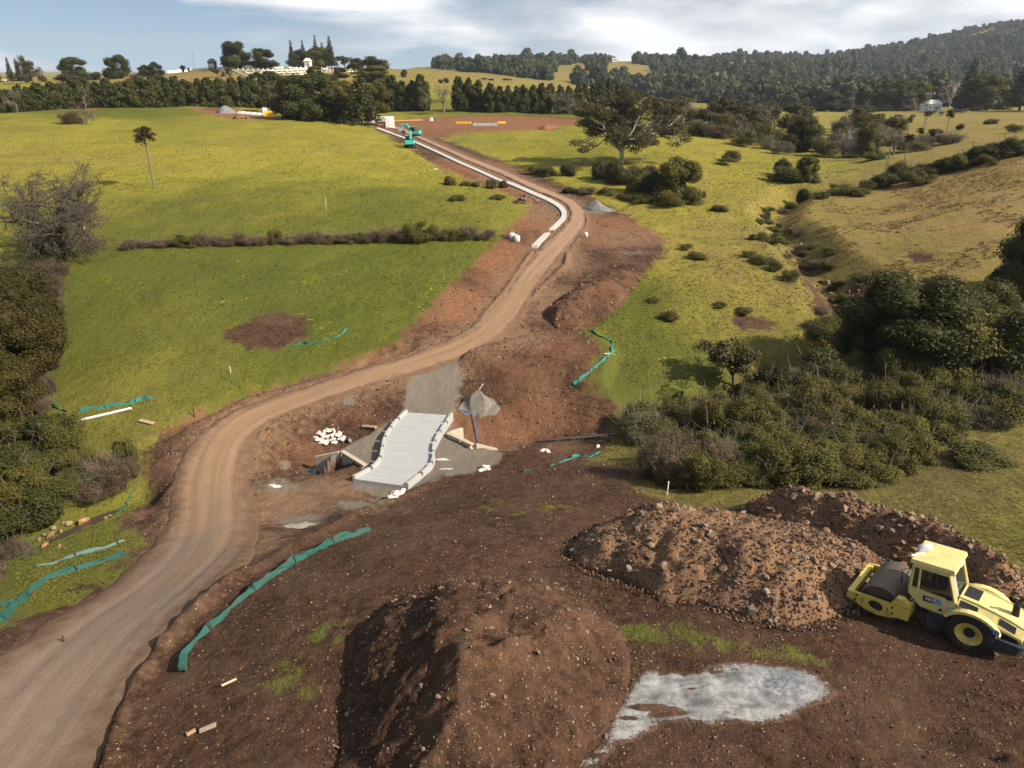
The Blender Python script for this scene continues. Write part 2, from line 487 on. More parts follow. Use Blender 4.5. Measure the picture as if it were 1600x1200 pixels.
def link(o, parent=None):
    COL.objects.link(o)
    if parent is not None:
        o.parent = parent
    return o

def empty(name, loc=(0, 0, 0), rz=0.0):
    o = bpy.data.objects.new(name, None)
    o.location = Vector([float(c) for c in loc]); o.rotation_euler = (0, 0, rz)
    o.empty_display_size = 0.1
    return link(o)

def np_mesh(name, V, Fc, mat=None, smooth=False, attrs=None, mat_idx=None):
    """V (n,3), Fc (m,k) with fixed k"""
    V = np.ascontiguousarray(V, np.float32); Fc = np.ascontiguousarray(Fc, np.int32)
    me = bpy.data.meshes.new(name)
    n, k = Fc.shape
    me.vertices.add(len(V)); me.vertices.foreach_set('co', V.ravel())
    me.loops.add(n * k); me.loops.foreach_set('vertex_index', Fc.ravel())
    me.polygons.add(n)
    me.polygons.foreach_set('loop_start', np.arange(0, n * k, k, dtype=np.int32))
    me.polygons.foreach_set('loop_total', np.full(n, k, np.int32))
    if smooth:
        me.polygons.foreach_set('use_smooth', np.ones(n, bool))
    for an, av in (attrs or {}).items():
        a = me.attributes.new(an, 'FLOAT', 'POINT')
        a.data.foreach_set('value', np.ascontiguousarray(av, np.float32))
    if mat is not None:
        for m in (mat if isinstance(mat, (list, tuple)) else [mat]):
            me.materials.append(m)
    if mat_idx is not None:
        me.polygons.foreach_set('material_index', np.ascontiguousarray(mat_idx, np.int32))
    me.update(calc_edges=True)
    me.validate()
    return me

def mobj(name, me, parent=None):
    return link(bpy.data.objects.new(name, me), parent)

class MB:
    """collects shapes for ONE mesh"""
    def __init__(self):
        self.v = []; self.f = []; self.m = []
    def add(self, V, Fs, mi=0):
        b = len(self.v)
        self.v += [tuple(float(c) for c in p) for p in V]
        self.f += [tuple(i + b for i in f) for f in Fs]
        self.m += [mi] * len(Fs)
        return self
    def box(self, c, s, rot=None, taper=1.0, mi=0):
        sx, sy, sz = [q * 0.5 for q in s]
        V = [(-sx, -sy, -sz), (sx, -sy, -sz), (sx, sy, -sz), (-sx, sy, -sz),
             (-sx * taper, -sy * taper, sz), (sx * taper, -sy * taper, sz), (sx * taper, sy * taper, sz), (-sx * taper, sy * taper, sz)]
        M = Euler(rot or (0, 0, 0)).to_matrix()
        V = [M @ Vector(p) + Vector(c) for p in V]
        return self.add(V, [(3, 2, 1, 0), (4, 5, 6, 7), (0, 1, 5, 4), (1, 2, 6, 5), (2, 3, 7, 6), (3, 0, 4, 7)], mi)
    def tube(self, pts, rad, n=8, caps=True, mi=0):
        pts = [Vector([float(c) for c in p]) for p in pts]
        if not hasattr(rad, '__len__'): rad = [rad] * len(pts)
        V = []; Fs = []
        up = Vector((0, 0, 1))
        for i, p in enumerate(pts):
            d = (pts[min(i + 1, len(pts) - 1)] - pts[max(i - 1, 0)]).normalized()
            a = d.cross(up)
            if a.length < 1e-3: a = d.cross(Vector((1, 0, 0)))
            a.normalize(); b = d.cross(a)
            for k in range(n):
                t = 2 * math.pi * k / n
                V.append(p + (a * math.cos(t) + b * math.sin(t)) * rad[i])
        for i in range(len(pts) - 1):
            for k in range(n):
                k2 = (k + 1) % n
                Fs.append((i * n + k, i * n + k2, (i + 1) * n + k2, (i + 1) * n + k))
        if caps:
            Fs.append(tuple(range(n))[::-1]); Fs.append(tuple(range((len(pts) - 1) * n, len(pts) * n)))
        return self.add(V, Fs, mi)
    def prism(self, poly, axis, a, b, mi=0):
        """poly in the two other axes (in xyz order), extruded along axis from a to b"""
        n = len(poly)
        def pt(q, t):
            if axis == 'y': return (q[0], t, q[1])
            if axis == 'x': return (t, q[0], q[1])
            return (q[0], q[1], t)
        V = [pt(q, a) for q in poly] + [pt(q, b) for q in poly]
        Fs = [tuple(range(n))[::-1], tuple(range(n, 2 * n))] + [(i, (i + 1) % n, n + (i + 1) % n, n + i) for i in range(n)]
        return self.add(V, Fs, mi)
    def lathe(self, prof, c, axis='y', n=32, mi=0):
        """prof list of (radius, along axis)"""
        V = []; Fs = []
        for r, h in prof:
            for k in range(n):
                t = 2 * math.pi * k / n
                a, b = r * math.cos(t), r * math.sin(t)
                p = {'y': (a, h, b), 'x': (h, a, b), 'z': (a, b, h)}[axis]
                V.append((p[0] + c[0], p[1] + c[1], p[2] + c[2]))
        for i in range(len(prof) - 1):
            for k in range(n):
                k2 = (k + 1) % n
                Fs.append((i * n + k, i * n + k2, (i + 1) * n + k2, (i + 1) * n + k))
        return self.add(V, Fs, mi)
    def build(self, name, mat, parent=None, smooth=False, bevel=0.0, loc=None):
        me = bpy.data.meshes.new(name)
        me.from_pydata(self.v, [], self.f)
        for m in (mat if isinstance(mat, (list, tuple)) else [mat]):
            me.materials.append(m)
        if any(self.m):
            me.polygons.foreach_set('material_index', self.m)
        bm = bmesh.new(); bm.from_mesh(me)
        bmesh.ops.recalc_face_normals(bm, faces=bm.faces)
        if bevel:
            bmesh.ops.bevel(bm, geom=list(bm.edges), offset=bevel, segments=2, affect='EDGES', profile=0.6, clamp_overlap=True)
        bm.to_mesh(me); bm.free()
        if smooth:
            for p in me.polygons: p.use_smooth = True
            try: me.set_sharp_from_angle(angle=R(38))
            except Exception: pass
        o = mobj(name, me, parent)
        if loc is not None: o.location = loc
        return o

# ------------------------------------------------------------------ material helpers
class NT:
    def __init__(self, name):
        self.mat = bpy.data.materials.new(name)
        self.mat.use_nodes = True
        self.t = self.mat.node_tree
        self.b = self.t.nodes['Principled BSDF']
        self.b.inputs['Roughness'].default_value = 0.9
        self.b.inputs['Specular IOR Level'].default_value = 0.25
        self._pos = None
    def n(self, k): return self.t.nodes.new(k)
    def l(self, a, b): self.t.links.new(a, b)
    def pos(self):
        if self._pos is None:
            self._pos = self.n('ShaderNodeNewGeometry').outputs['Position']
        return self._pos
    def obj(self): return self.n('ShaderNodeTexCoord').outputs['Object']
    def noise(self, scale, detail=4, rough=0.55, vec=None, dist=0.0, out='Fac'):
        q = self.n('ShaderNodeTexNoise')
        q.inputs['Scale'].default_value = scale; q.inputs['Detail'].default_value = detail
        q.inputs['Roughness'].default_value = rough; q.inputs['Distortion'].default_value = dist
        self.l(vec or self.pos(), q.inputs['Vector'])
        return q.outputs[out]
    def voro(self, scale, vec=None, feat='F1', out='Distance', rnd=1.0):
        q = self.n('ShaderNodeTexVoronoi'); q.feature = feat
        q.inputs['Scale'].default_value = scale; q.inputs['Randomness'].default_value = rnd
        self.l(vec or self.pos(), q.inputs['Vector'])
        return q.outputs[out]
    def mapped(self, scale, vec=None, loc=(0, 0, 0), rot=(0, 0, 0)):
        q = self.n('ShaderNodeMapping'); q.inputs['Scale'].default_value = scale
        q.inputs['Location'].default_value = loc; q.inputs['Rotation'].default_value = rot
        self.l(vec or self.pos(), q.inputs['Vector'])
        return q.outputs[0]
    def attr(self, name, out='Fac'):
        q = self.n('ShaderNodeAttribute'); q.attribute_name = name
        return q.outputs[out]
    def rand(self): return self.n('ShaderNodeObjectInfo').outputs['Random']
    def ramp(self, fac, stops, interp='LINEAR'):
        q = self.n('ShaderNodeValToRGB'); q.color_ramp.interpolation = interp
        e = q.color_ramp.elements
        while len(e) < len(stops): e.new(0.5)
        for el, (p, c) in zip(e, stops):
            el.position = p
            el.color = (c, c, c, 1) if not hasattr(c, '__len__') else (*c, 1)
        self.l(fac, q.inputs[0])
        return q.outputs[0]
    def mix(self, fac, a, b, mode='MIX'):
        q = self.n('ShaderNodeMix'); q.data_type = 'RGBA'; q.blend_type = mode
        for s, v in ((q.inputs['Factor'], fac), (q.inputs['A'], a), (q.inputs['B'], b)):
            if hasattr(v, 'is_output'): self.l(v, s)
            elif hasattr(v, '__len__'): s.default_value = (*v, 1)
            else: s.default_value = v
        return q.outputs['Result']
    def math(self, op, a, b=None, c=None, clamp=False):
        q = self.n('ShaderNodeMath'); q.operation = op; q.use_clamp = clamp
        for i, v in enumerate((a, b, c)):
            if v is None: continue
            if hasattr(v, 'is_output'): self.l(v, q.inputs[i])
            else: q.inputs[i].default_value = v
        return q.outputs[0]
    def val(self, v):
        q = self.n('ShaderNodeValue'); q.outputs[0].default_value = v
        return q.outputs[0]
    def step(self, x, a, b):
        q = self.n('ShaderNodeMapRange'); q.interpolation_type = 'SMOOTHSTEP'
        q.inputs['From Min'].default_value = a; q.inputs['From Max'].default_value = b
        self.l(x, q.inputs['Value'])
        return q.outputs[0]
    def color(self, c):
        if hasattr(c, 'is_output'): self.l(c, self.b.inputs['Base Color'])
        else: self.b.inputs['Base Color'].default_value = (*c, 1)
        return self
    def bump(self, h, strength=0.5, dist=0.1):
        q = self.n('ShaderNodeBump'); q.inputs['Strength'].default_value = strength
        q.inputs['Distance'].default_value = dist
        self.l(h, q.inputs['Height']); self.l(q.outputs[0], self.b.inputs['Normal'])
        return self
    def set(self, **k):
        for a, v in k.items():
            s = self.b.inputs[a.replace('_', ' ')]
            if hasattr(v, 'is_output'): self.l(v, s)
            else: s.default_value = v
        return self

def simple(name, col, rough=0.6, var=0.12, scale=6.0, metal=0.0, spec=0.3, dirt=None, dirt_amt=0.35, dirt_scale=2.0):
    m = NT(name)
    o = m.obj()
    a = m.noise(scale, 5, 0.6, vec=o)
    c = m.mix(a, tuple(q * (1 - var) for q in col), tuple(min(1, q * (1 + var)) for q in col))
    if dirt:
        k = m.step(m.noise(dirt_scale, 7, 0.65, vec=o), 0.48, 0.72)
        c = m.mix(m.math('MULTIPLY', k, dirt_amt), c, dirt)
    m.color(c); m.set(Roughness=rough, Metallic=metal)
    m.b.inputs['Specular IOR Level'].default_value = spec
    return m.mat

# soil colour recipe shared by the ground and the heaps
def soil_nodes(m, red, grav=None, stones=1.0):
    big = m.noise(0.35, 5, 0.6)
    mid = m.noise(2.2, 6, 0.62)
    fine = m.noise(17.0, 4, 0.7)
    clod = m.noise(5.5, 6, 0.7)
    dark = m.mix(m.step(m.math('ADD', m.math('MULTIPLY', mid, 0.5), m.math('MULTIPLY', clod, 0.5)), 0.30, 0.70), (0.019, 0.0100, 0.0062), (0.100, 0.053, 0.030))
    rust = m.mix(mid, (0.10, 0.040, 0.019), (0.32, 0.150, 0.073))
    rr = m.step(m.math('ADD', red, m.math('MULTIPLY', m.math('SUBTRACT', big, 0.5), 1.5)), 0.15, 0.95)
    c = m.mix(rr, dark, rust)
    c = m.mix(m.step(big, 0.40, 0.68), c, m.mix(0.40, c, (0.13, 0.081, 0.052)))
    if grav is not None:
        tn = m.step(m.math('ADD', grav, m.math('MULTIPLY', m.math('SUBTRACT', mid, 0.5), 0.7)), 0.3, 0.85)
        c = m.mix(tn, c, m.mix(mid, (0.125, 0.075, 0.045), (0.25, 0.155, 0.095)))
    # pale pebbles
    vd = m.voro(7.5, feat='F1'); vc = m.voro(7.5, feat='F1', out='Color')
    sep = m.n('ShaderNodeSeparateColor'); m.l(vc, sep.inputs[0])
    peb = m.math('MULTIPLY', m.step(vd, 0.30, 0.18), m.step(sep.outputs[0], 0.80, 0.84))
    vd2 = m.voro(19.0); vc2 = m.voro(19.0, out='Color')
    sep2 = m.n('ShaderNodeSeparateColor'); m.l(vc2, sep2.inputs[0])
    peb2 = m.math('MULTIPLY', m.step(vd2, 0.34, 0.2), m.step(sep2.outputs[0], 0.78, 0.82))
    peb = m.math('MULTIPLY', m.math('MAXIMUM', peb, m.math('MULTIPLY', peb2, 0.8)), stones)
    c = m.mix(peb, c, m.mix(sep.outputs[1], (0.19, 0.105, 0.06), (0.33, 0.25, 0.17)))
    c = m.mix(m.math('MULTIPLY', m.step(fine, 0.5, 0.68), 0.6), c, m.mix(0.75, c, (0.016, 0.010, 0.008)))
    h = m.math('ADD', m.math('ADD', m.math('MULTIPLY', fine, 0.7), m.math('MULTIPLY', clod, 1.8)), m.math('ADD', m.math('MULTIPLY', mid, 1.6), m.math('MULTIPLY', peb, 0.35)))
    return c, h

def ground_material():
    m = NT('ground_mat')
    soil = m.attr('soil'); red = m.attr('red'); grav = m.attr('grav'); dry = m.attr('dry')
    sc, sh = soil_nodes(m, red, m.attr('tan'))
    # gravel
    gn = m.noise(30, 3, 0.7); gb = m.noise(1.1, 5, 0.6)
    gc = m.mix(gn, (0.105, 0.09, 0.07), (0.235, 0.21, 0.175))
    gc = m.mix(m.math('MULTIPLY', gb, 0.5), gc, (0.15, 0.105, 0.07))
    gm = m.step(m.math('ADD', grav, m.math('MULTIPLY', m.math('SUBTRACT', m.noise(1.6, 6, 0.6), 0.5), 0.9)), 0.35, 0.7)
    sc = m.mix(gm, sc, gc)
    # grass
    g1 = m.noise(0.16, 5, 0.6)
    g2 = m.noise(m.t and 1.5, 6, 0.65, vec=m.mapped((1, 0.55, 1)))
    g3 = m.noise(7.0, 4, 0.7, vec=m.mapped((1, 0.45, 1)))
    dd = m.math('ADD', dry, m.math('ADD', m.math('MULTIPLY', m.math('SUBTRACT', g1, 0.5), 0.55), m.math('MULTIPLY', m.math('SUBTRACT', g2, 0.5), 0.55)))
    gcol = m.ramp(dd, [(0.0, (0.062, 0.082, 0.009)), (0.25, (0.120, 0.128, 0.012)), (0.52, (0.278, 0.244, 0.026)), (0.74, (0.255, 0.190, 0.050)), (1.0, (0.275, 0.180, 0.070))])
    tus = m.step(g3, 0.47, 0.70)
    gcol = m.mix(m.math('MULTIPLY', tus, 0.75), gcol, m.mix(0.7, gcol, (0.055, 0.062, 0.012)))
    gcol = m.mix(m.math('MULTIPLY', m.step(g2, 0.52, 0.72), 0.55), gcol, (0.085, 0.080, 0.020))
    g4 = m.noise(0.5, 6, 0.65)
    gcol = m.mix(m.math('MULTIPLY', m.math('MULTIPLY', m.step(g4, 0.50, 0.70), 0.5), m.step(dry, 0.1, 0.5)), gcol, (0.155, 0.112, 0.046))
    g5 = m.noise(0.045, 4, 0.6)
    gcol = m.mix(m.math('MULTIPLY', m.step(g5, 0.46, 0.62), 0.30), gcol, (0.10, 0.105, 0.016))
    g6 = m.noise(19.0, 3, 0.7, vec=m.mapped((1, 0.5, 1)))
    gcol = m.mix(m.math('MULTIPLY', m.step(g6, 0.48, 0.62), 0.7), gcol, m.mix(0.75, gcol, (0.026, 0.030, 0.007)))
    terr = m.noise(0.9, 5, 0.7, vec=m.mapped((0.30, 1.3, 2.5), rot=(0, 0, -0.25)))
    gcol = m.mix(m.math('MULTIPLY', m.math('MULTIPLY', m.step(terr, 0.53, 0.66), 0.6), m.step(dry, 0.55, 0.85)), gcol, (0.105, 0.078, 0.028))
    gcol = m.mix(m.math('MULTIPLY', m.math('MULTIPLY', m.step(g4, 0.46, 0.36), 0.6), m.step(dry, 0.55, 0.85)), gcol, (0.19, 0.185, 0.026))
    gcol = m.mix(m.math('MULTIPLY', m.attr('dull'), 0.85), gcol, m.mix(m.step(m.math('ADD', m.math('MULTIPLY', g2, 0.5), m.math('MULTIPLY', g3, 0.5)), 0.35, 0.65), (0.105, 0.088, 0.036), m.mix(m.step(dry, 0.5, 0.2), (0.066, 0.058, 0.024), (0.055, 0.068, 0.012))))
    # yellow flower specks where lush
    fl = m.math('MULTIPLY', m.step(m.noise(3.5, 2, 0.5), 0.66, 0.70), m.math('MULTIPLY', m.step(m.noise(0.22, 3, 0.5), 0.54, 0.6), m.step(dry, 0.3, 0.1)))
    gcol = m.mix(m.math('MULTIPLY', fl, 0.7), gcol, (0.42, 0.33, 0.01))
    sm = m.step(m.math('ADD', soil, m.math('ADD', m.math('MULTIPLY', m.math('SUBTRACT', m.noise(0.9, 6, 0.65), 0.5), 1.0), m.math('MULTIPLY', m.math('SUBTRACT', g3, 0.5), 0.5))), 0.35, 0.62)
    c = m.mix(sm, gcol, sc)
    m.color(c)
    gh = m.math('ADD', m.math('MULTIPLY', g3, 1.5), m.math('MULTIPLY', g2, 3.0))
    hm = m.n('ShaderNodeMix'); hm.data_type = 'FLOAT'
    m.l(sm, hm.inputs[0]); m.l(gh, hm.inputs[2]); m.l(sh, hm.inputs[3])
    m.bump(hm.outputs[0], 0.85, 0.07)
    m.set(Roughness=0.95)
    m.b.inputs['Specular IOR Level'].default_value = 0.12
    return m.mat

M_ground = ground_material()

# ------------------------------------------------------------------ ground sheet
def axis_lines(fine0, fine1, sp, growth, far, near=None):
    a = list(np.arange(fine0, fine1, sp))
    s = sp
    while a[-1] < far:
        s = s * (1 + growth) if s < 90 else s
        a.append(a[-1] + s)
    return a
xr = axis_lines(0.0, 13.0, 0.145, 0.0195, 4500)
xs = np.array([-q for q in xr[:0:-1]] + xr)
yr = axis_lines(9.0, 25.0, 0.135, 0.0125, 5200)
ys = np.array(list(np.linspace(-60, 4, 10)) + list(np.linspace(5, 8.8, 14)) + yr)
GX, GY = np.meshgrid(xs, ys)
gx = GX.ravel(); gy = GY.ravel()
gz = H(gx, gy)
_sm = soil_mask(gx, gy)
soil_v = np.clip(0.5 + 0.26 * _sm / np.clip(np.hypot(gx, gy) / 70, 0.8, 3), 0, 1)
_gn = fbm(gx * 1.3, gy * 1.3, 4, 91, 0.6)
for P, a, b, k in GRASSY:
    soil_v = soil_v - 0.56 * k * np.clip(np.exp(-(((gx - P[0]) / (1.25 * a)) ** 2 + ((gy - P[1]) / (1.25 * b)) ** 2)) * (0.75 + 3.2 * _gn), 0, 1)
red_v = np.zeros_like(gx)
for P, a, b, k in REDS:
    red_v = np.maximum(red_v, k * np.exp(-(((gx - P[0]) / a) ** 2 + ((gy - P[1]) / b) ** 2)))
grav_v = np.clip(0.5 + 0.9 * poly_sd(gx, gy, PAD, 3.0), 0, 1)
for a, b, rx, ry, k in [(470,815,1.6,1.2,.75),(440,760,2.0,1.4,.6),(560,790,2.2,1.2,.7),(330,700,1.0,.9,.3),(440,700,.6,.6,.6),(545,625,.7,1.0,.7),(690,560,2.5,3.0,.6),(930,330,2.5,3.5,.6),(985,395,4,2.5,.5),(790,500,2,4,.35),(150,1120,3,3,.2),
                         (1040,905,1.2,.5,.45),(800,680,.9,.9,.6),(395,690,.5,.9,.6)]:
    p = cast(a, b, base)
    grav_v = np.maximum(grav_v, k * np.exp(-(((gx - p[0]) / rx) ** 2 + ((gy - p[1]) / ry) ** 2)))
tan_v = np.zeros_like(gx)
for a, b, rx, ry, k in [(440,790,3.2,3.2,.95),(520,765,3.5,2.0,.8),(400,850,2,3,.7),(880,400,3.2,8,.95),(860,470,3,6,.9),(800,530,3.5,4,.9),(700,575,3,3,.8),(975,370,7,7,.7),(600,800,3,1.5,.5),(760,560,3,3,.6),(850,330,4,10,.7),(760,275,5,14,.6)]:
    p = cast(a, b, base)
    tan_v = np.maximum(tan_v, k * np.exp(-(((gx - p[0]) / rx) ** 2 + ((gy - p[1]) / ry) ** 2)))
_rc = np.c_[_c[::6], np.zeros(len(_c[::6]))]
_rd, _ = line_d(gx, gy, _rc, 9.0)
tan_v = np.maximum(tan_v, 0.8 * np.exp(-(_rd / 3.4) ** 2))
q = uv(gx, gy)
dry_v = np.empty(len(gx))
for i in range(0, len(gx), 50000):
    d2 = ((q[i:i + 50000, None] - _dp[None]) ** 2).sum(-1) + 0.0006
    w = 1 / d2 ** 1.6
    dry_v[i:i + 50000] = (w @ _dv) / w.sum(1)
dull_v = np.empty(len(gx))
for i in range(0, len(gx), 50000):
    d2 = ((q[i:i + 50000, None] - _up[None]) ** 2).sum(-1) + 0.0006
    w = 1 / d2 ** 1.6
    dull_v[i:i + 50000] = (w @ _uw) / w.sum(1)
nx, ny = len(xs), len(ys)
ii = (np.arange(ny - 1)[:, None] * nx + np.arange(nx - 1)[None]).ravel()
me = np_mesh('ground', np.stack([gx, gy, gz], -1), np.stack([ii, ii + 1, ii + nx + 1, ii + nx], -1), M_ground, True,
             dict(soil=soil_v, red=red_v, grav=grav_v, dry=dry_v, tan=tan_v, dull=dull_v))
ground = tag(mobj('ground', me), "green and tan grass slopes around brown bare earthworks, rising to far hills", "ground", kind="structure")

# ------------------------------------------------------------------ haul road
def road_material():
    m = NT('haul_road_mat')
    v = m.attr('across'); s = m.attr('along')
    cb = m.n('ShaderNodeCombineXYZ'); m.l(v, cb.inputs[0]); m.l(m.math('MULTIPLY', s, 0.05), cb.inputs[1])
    streak = m.noise(2.6, 5, 0.6, vec=cb.outputs[0])
    big = m.noise(0.35, 5, 0.6); fine = m.noise(24, 4, 0.7); mid = m.noise(3.0, 5, 0.6)
    far = m.step(s, 6.0, 30.0)
    brown = m.mix(streak, (0.14, 0.083, 0.048), (0.29, 0.185, 0.11))
    grey = m.mix(streak, (0.118, 0.084, 0.059), (0.215, 0.160, 0.117))
    k = m.step(m.math('ADD', m.math('MULTIPLY', big, 0.8), m.math('MULTIPLY', far, -0.5)), 0.05, 0.35)
    c = m.mix(k, brown, grey)
    red = m.mix(streak, (0.19, 0.11, 0.068), (0.36, 0.245, 0.165))
    c = m.mix(m.step(s, 45.0, 95.0), c, red)
    c = m.mix(m.step(m.math('ADD', m.attr('edge'), m.math('MULTIPLY', m.math('SUBTRACT', m.noise(1.7, 6, 0.65), 0.5), 0.95)), 0.62, 0.05), c, m.mix(mid, (0.060, 0.034, 0.020), (0.165, 0.095, 0.056)))
    c = m.mix(m.math('MULTIPLY', m.step(fine, 0.48, 0.7), 0.5), c, m.mix(0.6, c, (0.05, 0.035, 0.025)))
    c = m.mix(m.math('MULTIPLY', m.step(fine, 0.5, 0.3), 0.25), c, (0.36, 0.30, 0.25))
    c = m.mix(m.math('MULTIPLY', m.step(mid, 0.55, 0.75), 0.4), c, m.mix(0.5, c, (0.08, 0.05, 0.034)))
    m.color(c)
    m.bump(m.math('ADD', m.math('ADD', fine, mid), m.math('MULTIPLY', streak, 2.0)), 0.55, 0.03)
    m.set(Roughness=0.93); m.b.inputs['Specular IOR Level'].default_value = 0.15
    return m.mat
M_road = road_material()

nst = 900; ncol = 34
sq = np.linspace(0, _st[-1], nst)
cx = np.stack([np.interp(sq, _st, _c[:, k]) for k in (0, 1)], -1)
nn = np.stack([np.interp(sq, _st, _nor[:, k]) for k in (0, 1)], -1); nn /= np.linalg.norm(nn, axis=1)[:, None]
ol = np.interp(sq, _st, _ol) + 0.50 * fbm(sq * 0.9, sq * 0 + 3, 5, 41, 0.65); orr = np.interp(sq, _st, _or) + 0.50 * fbm(sq * 0.9, sq * 0 + 8, 5, 42, 0.65)
tt = np.linspace(0, 1, ncol)
across = ol[:, None] * (1 - tt) + orr[:, None] * tt
RX = cx[:, 0:1] + nn[:, 0:1] * across; RY = cx[:, 1:2] + nn[:, 1:2] * across
zc = H(RX.ravel(), RY.ravel(), road=False).reshape(RX.shape)
z0 = base(RX.ravel(), RY.ravel()).reshape(RX.shape)
edge = np.minimum(tt, 1 - tt)[None] * 2
RZ = z0 + 0.09 * sstep(0, 0.25, edge) + 0.03
RZ = np.maximum(RZ, zc * 0 + z0)
for off, dep in ((-0.95, 0.045), (0.85, 0.04), (-0.2, 0.015), (1.7, 0.02)):
    wv = off + 0.25 * fbm(sq * 0.08, sq * 0 + off * 3, 3, 44)
    RZ = RZ - dep * np.exp(-((across - wv[:, None]) / 0.17) ** 2)
RZ = RZ + 0.09 * fbm(RX.ravel() * 0.7, RY.ravel() * 0.7, 5, 45, 0.6).reshape(RX.shape)
RZ[:, 0] -= 0.12; RZ[:, -1] -= 0.12
ii = (np.arange(nst - 1)[:, None] * ncol + np.arange(ncol - 1)[None]).ravel()
me = np_mesh('haul_road', np.stack([RX.ravel(), RY.ravel(), RZ.ravel()], -1), np.stack([ii, ii + 1, ii + ncol + 1, ii + ncol], -1), M_road, True,
             dict(across=across.ravel(), along=np.repeat(sq, ncol), edge=np.tile(edge, (nst, 1)).ravel()))
haul_road = tag(mobj('haul_road', me), "rutted brown dirt haul road winding up through the site", "road", kind="structure")
# ------------------------------------------------------------------ plants: mesh recipes (unit width, unit height)
def leaf_mat(name, lo, hi, trans=0.25, hue=0.18, patch=False):
    m = NT(name)
    t = m.attr('tone')
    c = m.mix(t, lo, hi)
    r = m.rand()
    c = m.mix(m.math('MULTIPLY', r, hue), c, tuple(q * w for q, w in zip(hi, (1.7, 1.25, 0.8))))
    c = m.mix(m.math('MULTIPLY', m.math('FRACT', m.math('MULTIPLY', r, 7.31)), 0.35), c, tuple(q * 0.55 for q in lo))
    if patch:
        c = m.mix(m.math('MULTIPLY', m.step(m.noise(0.006, 4, 0.6), 0.45, 0.68), 0.55), c, m.mix(0.5, c, (0.14, 0.13, 0.05)))
        c = m.mix(m.math('MULTIPLY', m.step(m.math('FRACT', m.math('MULTIPLY', r, 13.7)), 0.86, 0.92), 0.6), c, (0.13, 0.105, 0.075))
    m.color(c); m.set(Roughness=0.62); m.b.inputs['Specular IOR Level'].default_value = 0.18
    tr = m.n('ShaderNodeBsdfTranslucent'); m.l(c, tr.inputs['Color'])
    mix = m.n('ShaderNodeMixShader'); mix.inputs[0].default_value = trans
    out = [q for q in m.t.nodes if q.type == 'OUTPUT_MATERIAL'][0]
    m.l(m.b.outputs[0], mix.inputs[1]); m.l(tr.outputs[0], mix.inputs[2]); m.l(mix.outputs[0], out.inputs['Surface'])
    return m.mat

LM = {
 'dark':   leaf_mat('foliage_dark', (0.026, 0.034, 0.008), (0.082, 0.088, 0.019)),
 'olive':  leaf_mat('foliage_olive', (0.050, 0.054, 0.012), (0.150, 0.140, 0.032)),
 'scrub':  leaf_mat('foliage_scrub', (0.038, 0.044, 0.011), (0.150, 0.146, 0.036)),
 'pale':   leaf_mat('foliage_pale', (0.090, 0.095, 0.055), (0.20, 0.20, 0.115)),
 'conif':  leaf_mat('foliage_windbreak', (0.024, 0.036, 0.009), (0.082, 0.090, 0.022)),
 'gum':    leaf_mat('foliage_gum', (0.044, 0.045, 0.018), (0.115, 0.105, 0.042)),
 'forest': leaf_mat('foliage_forest', (0.022, 0.036, 0.018), (0.072, 0.090, 0.040), hue=0.3, patch=True),
 'brown':  leaf_mat('foliage_dry', (0.062, 0.046, 0.026), (0.20, 0.145, 0.085), trans=0.1, hue=0.15),
 'rust':   leaf_mat('foliage_rusty', (0.024, 0.026, 0.006), (0.088, 0.072, 0.016)),
 'fern':   leaf_mat('foliage_fern', (0.10, 0.13, 0.018), (0.26, 0.29, 0.05)),
 'grass':  leaf_mat('grass_tuft', (0.060, 0.072, 0.010), (0.21, 0.205, 0.032), trans=0.15),
 'straw':  leaf_mat('straw_tuft', (0.13, 0.095, 0.035), (0.30, 0.215, 0.085), trans=0.1),
}
M_bark = simple('bark_brown', (0.105, 0.080, 0.060), 0.9, 0.45, 9)
M_twig = simple('twig_grey', (0.140, 0.120, 0.090), 0.9, 0.4, 5)
M_twigd = simple('twig_dark', (0.080, 0.066, 0.048), 0.9, 0.4, 5)
M_pale = simple('bark_pale', (0.36, 0.33, 0.28), 0.85, 0.35, 6)

def rdir(n, g):
    v = g.normal(size=(n, 3)); return v / np.linalg.norm(v, axis=1)[:, None]

def leaf_geo(P, Nn, size, aspect, g, tone=None):
    n = len(P)
    Nn = Nn / (np.linalg.norm(Nn, axis=1)[:, None] + 1e-9)
    a = np.cross(Nn, rdir(n, g)); a /= np.linalg.norm(a, axis=1)[:, None] + 1e-9
    b = np.cross(Nn, a)
    s = (size * g.uniform(0.6, 1.35, n))[:, None]
    V = np.stack([P - a * s * .5, P + b * s * aspect * .5 + Nn * s * .12, P + a * s * .5, P - b * s * aspect * .5 + Nn * s * .12], 1).reshape(-1, 3)
    Fc = np.arange(4 * n).reshape(n, 4)
    t = g.random(n) if tone is None else tone
    return V, Fc, np.repeat(t, 4)

def blob(c, r, n, g, lo=0.55, up=0.25):
    d = rdir(n, g)
    k = g.uniform(lo ** 3, 1.06, n) ** (1 / 3)
    P = np.asarray(c) + d * np.asarray(r) * k[:, None]
    return P, d * 0.8 + rdir(n, g) * 0.75 + np.array([0, 0, up])

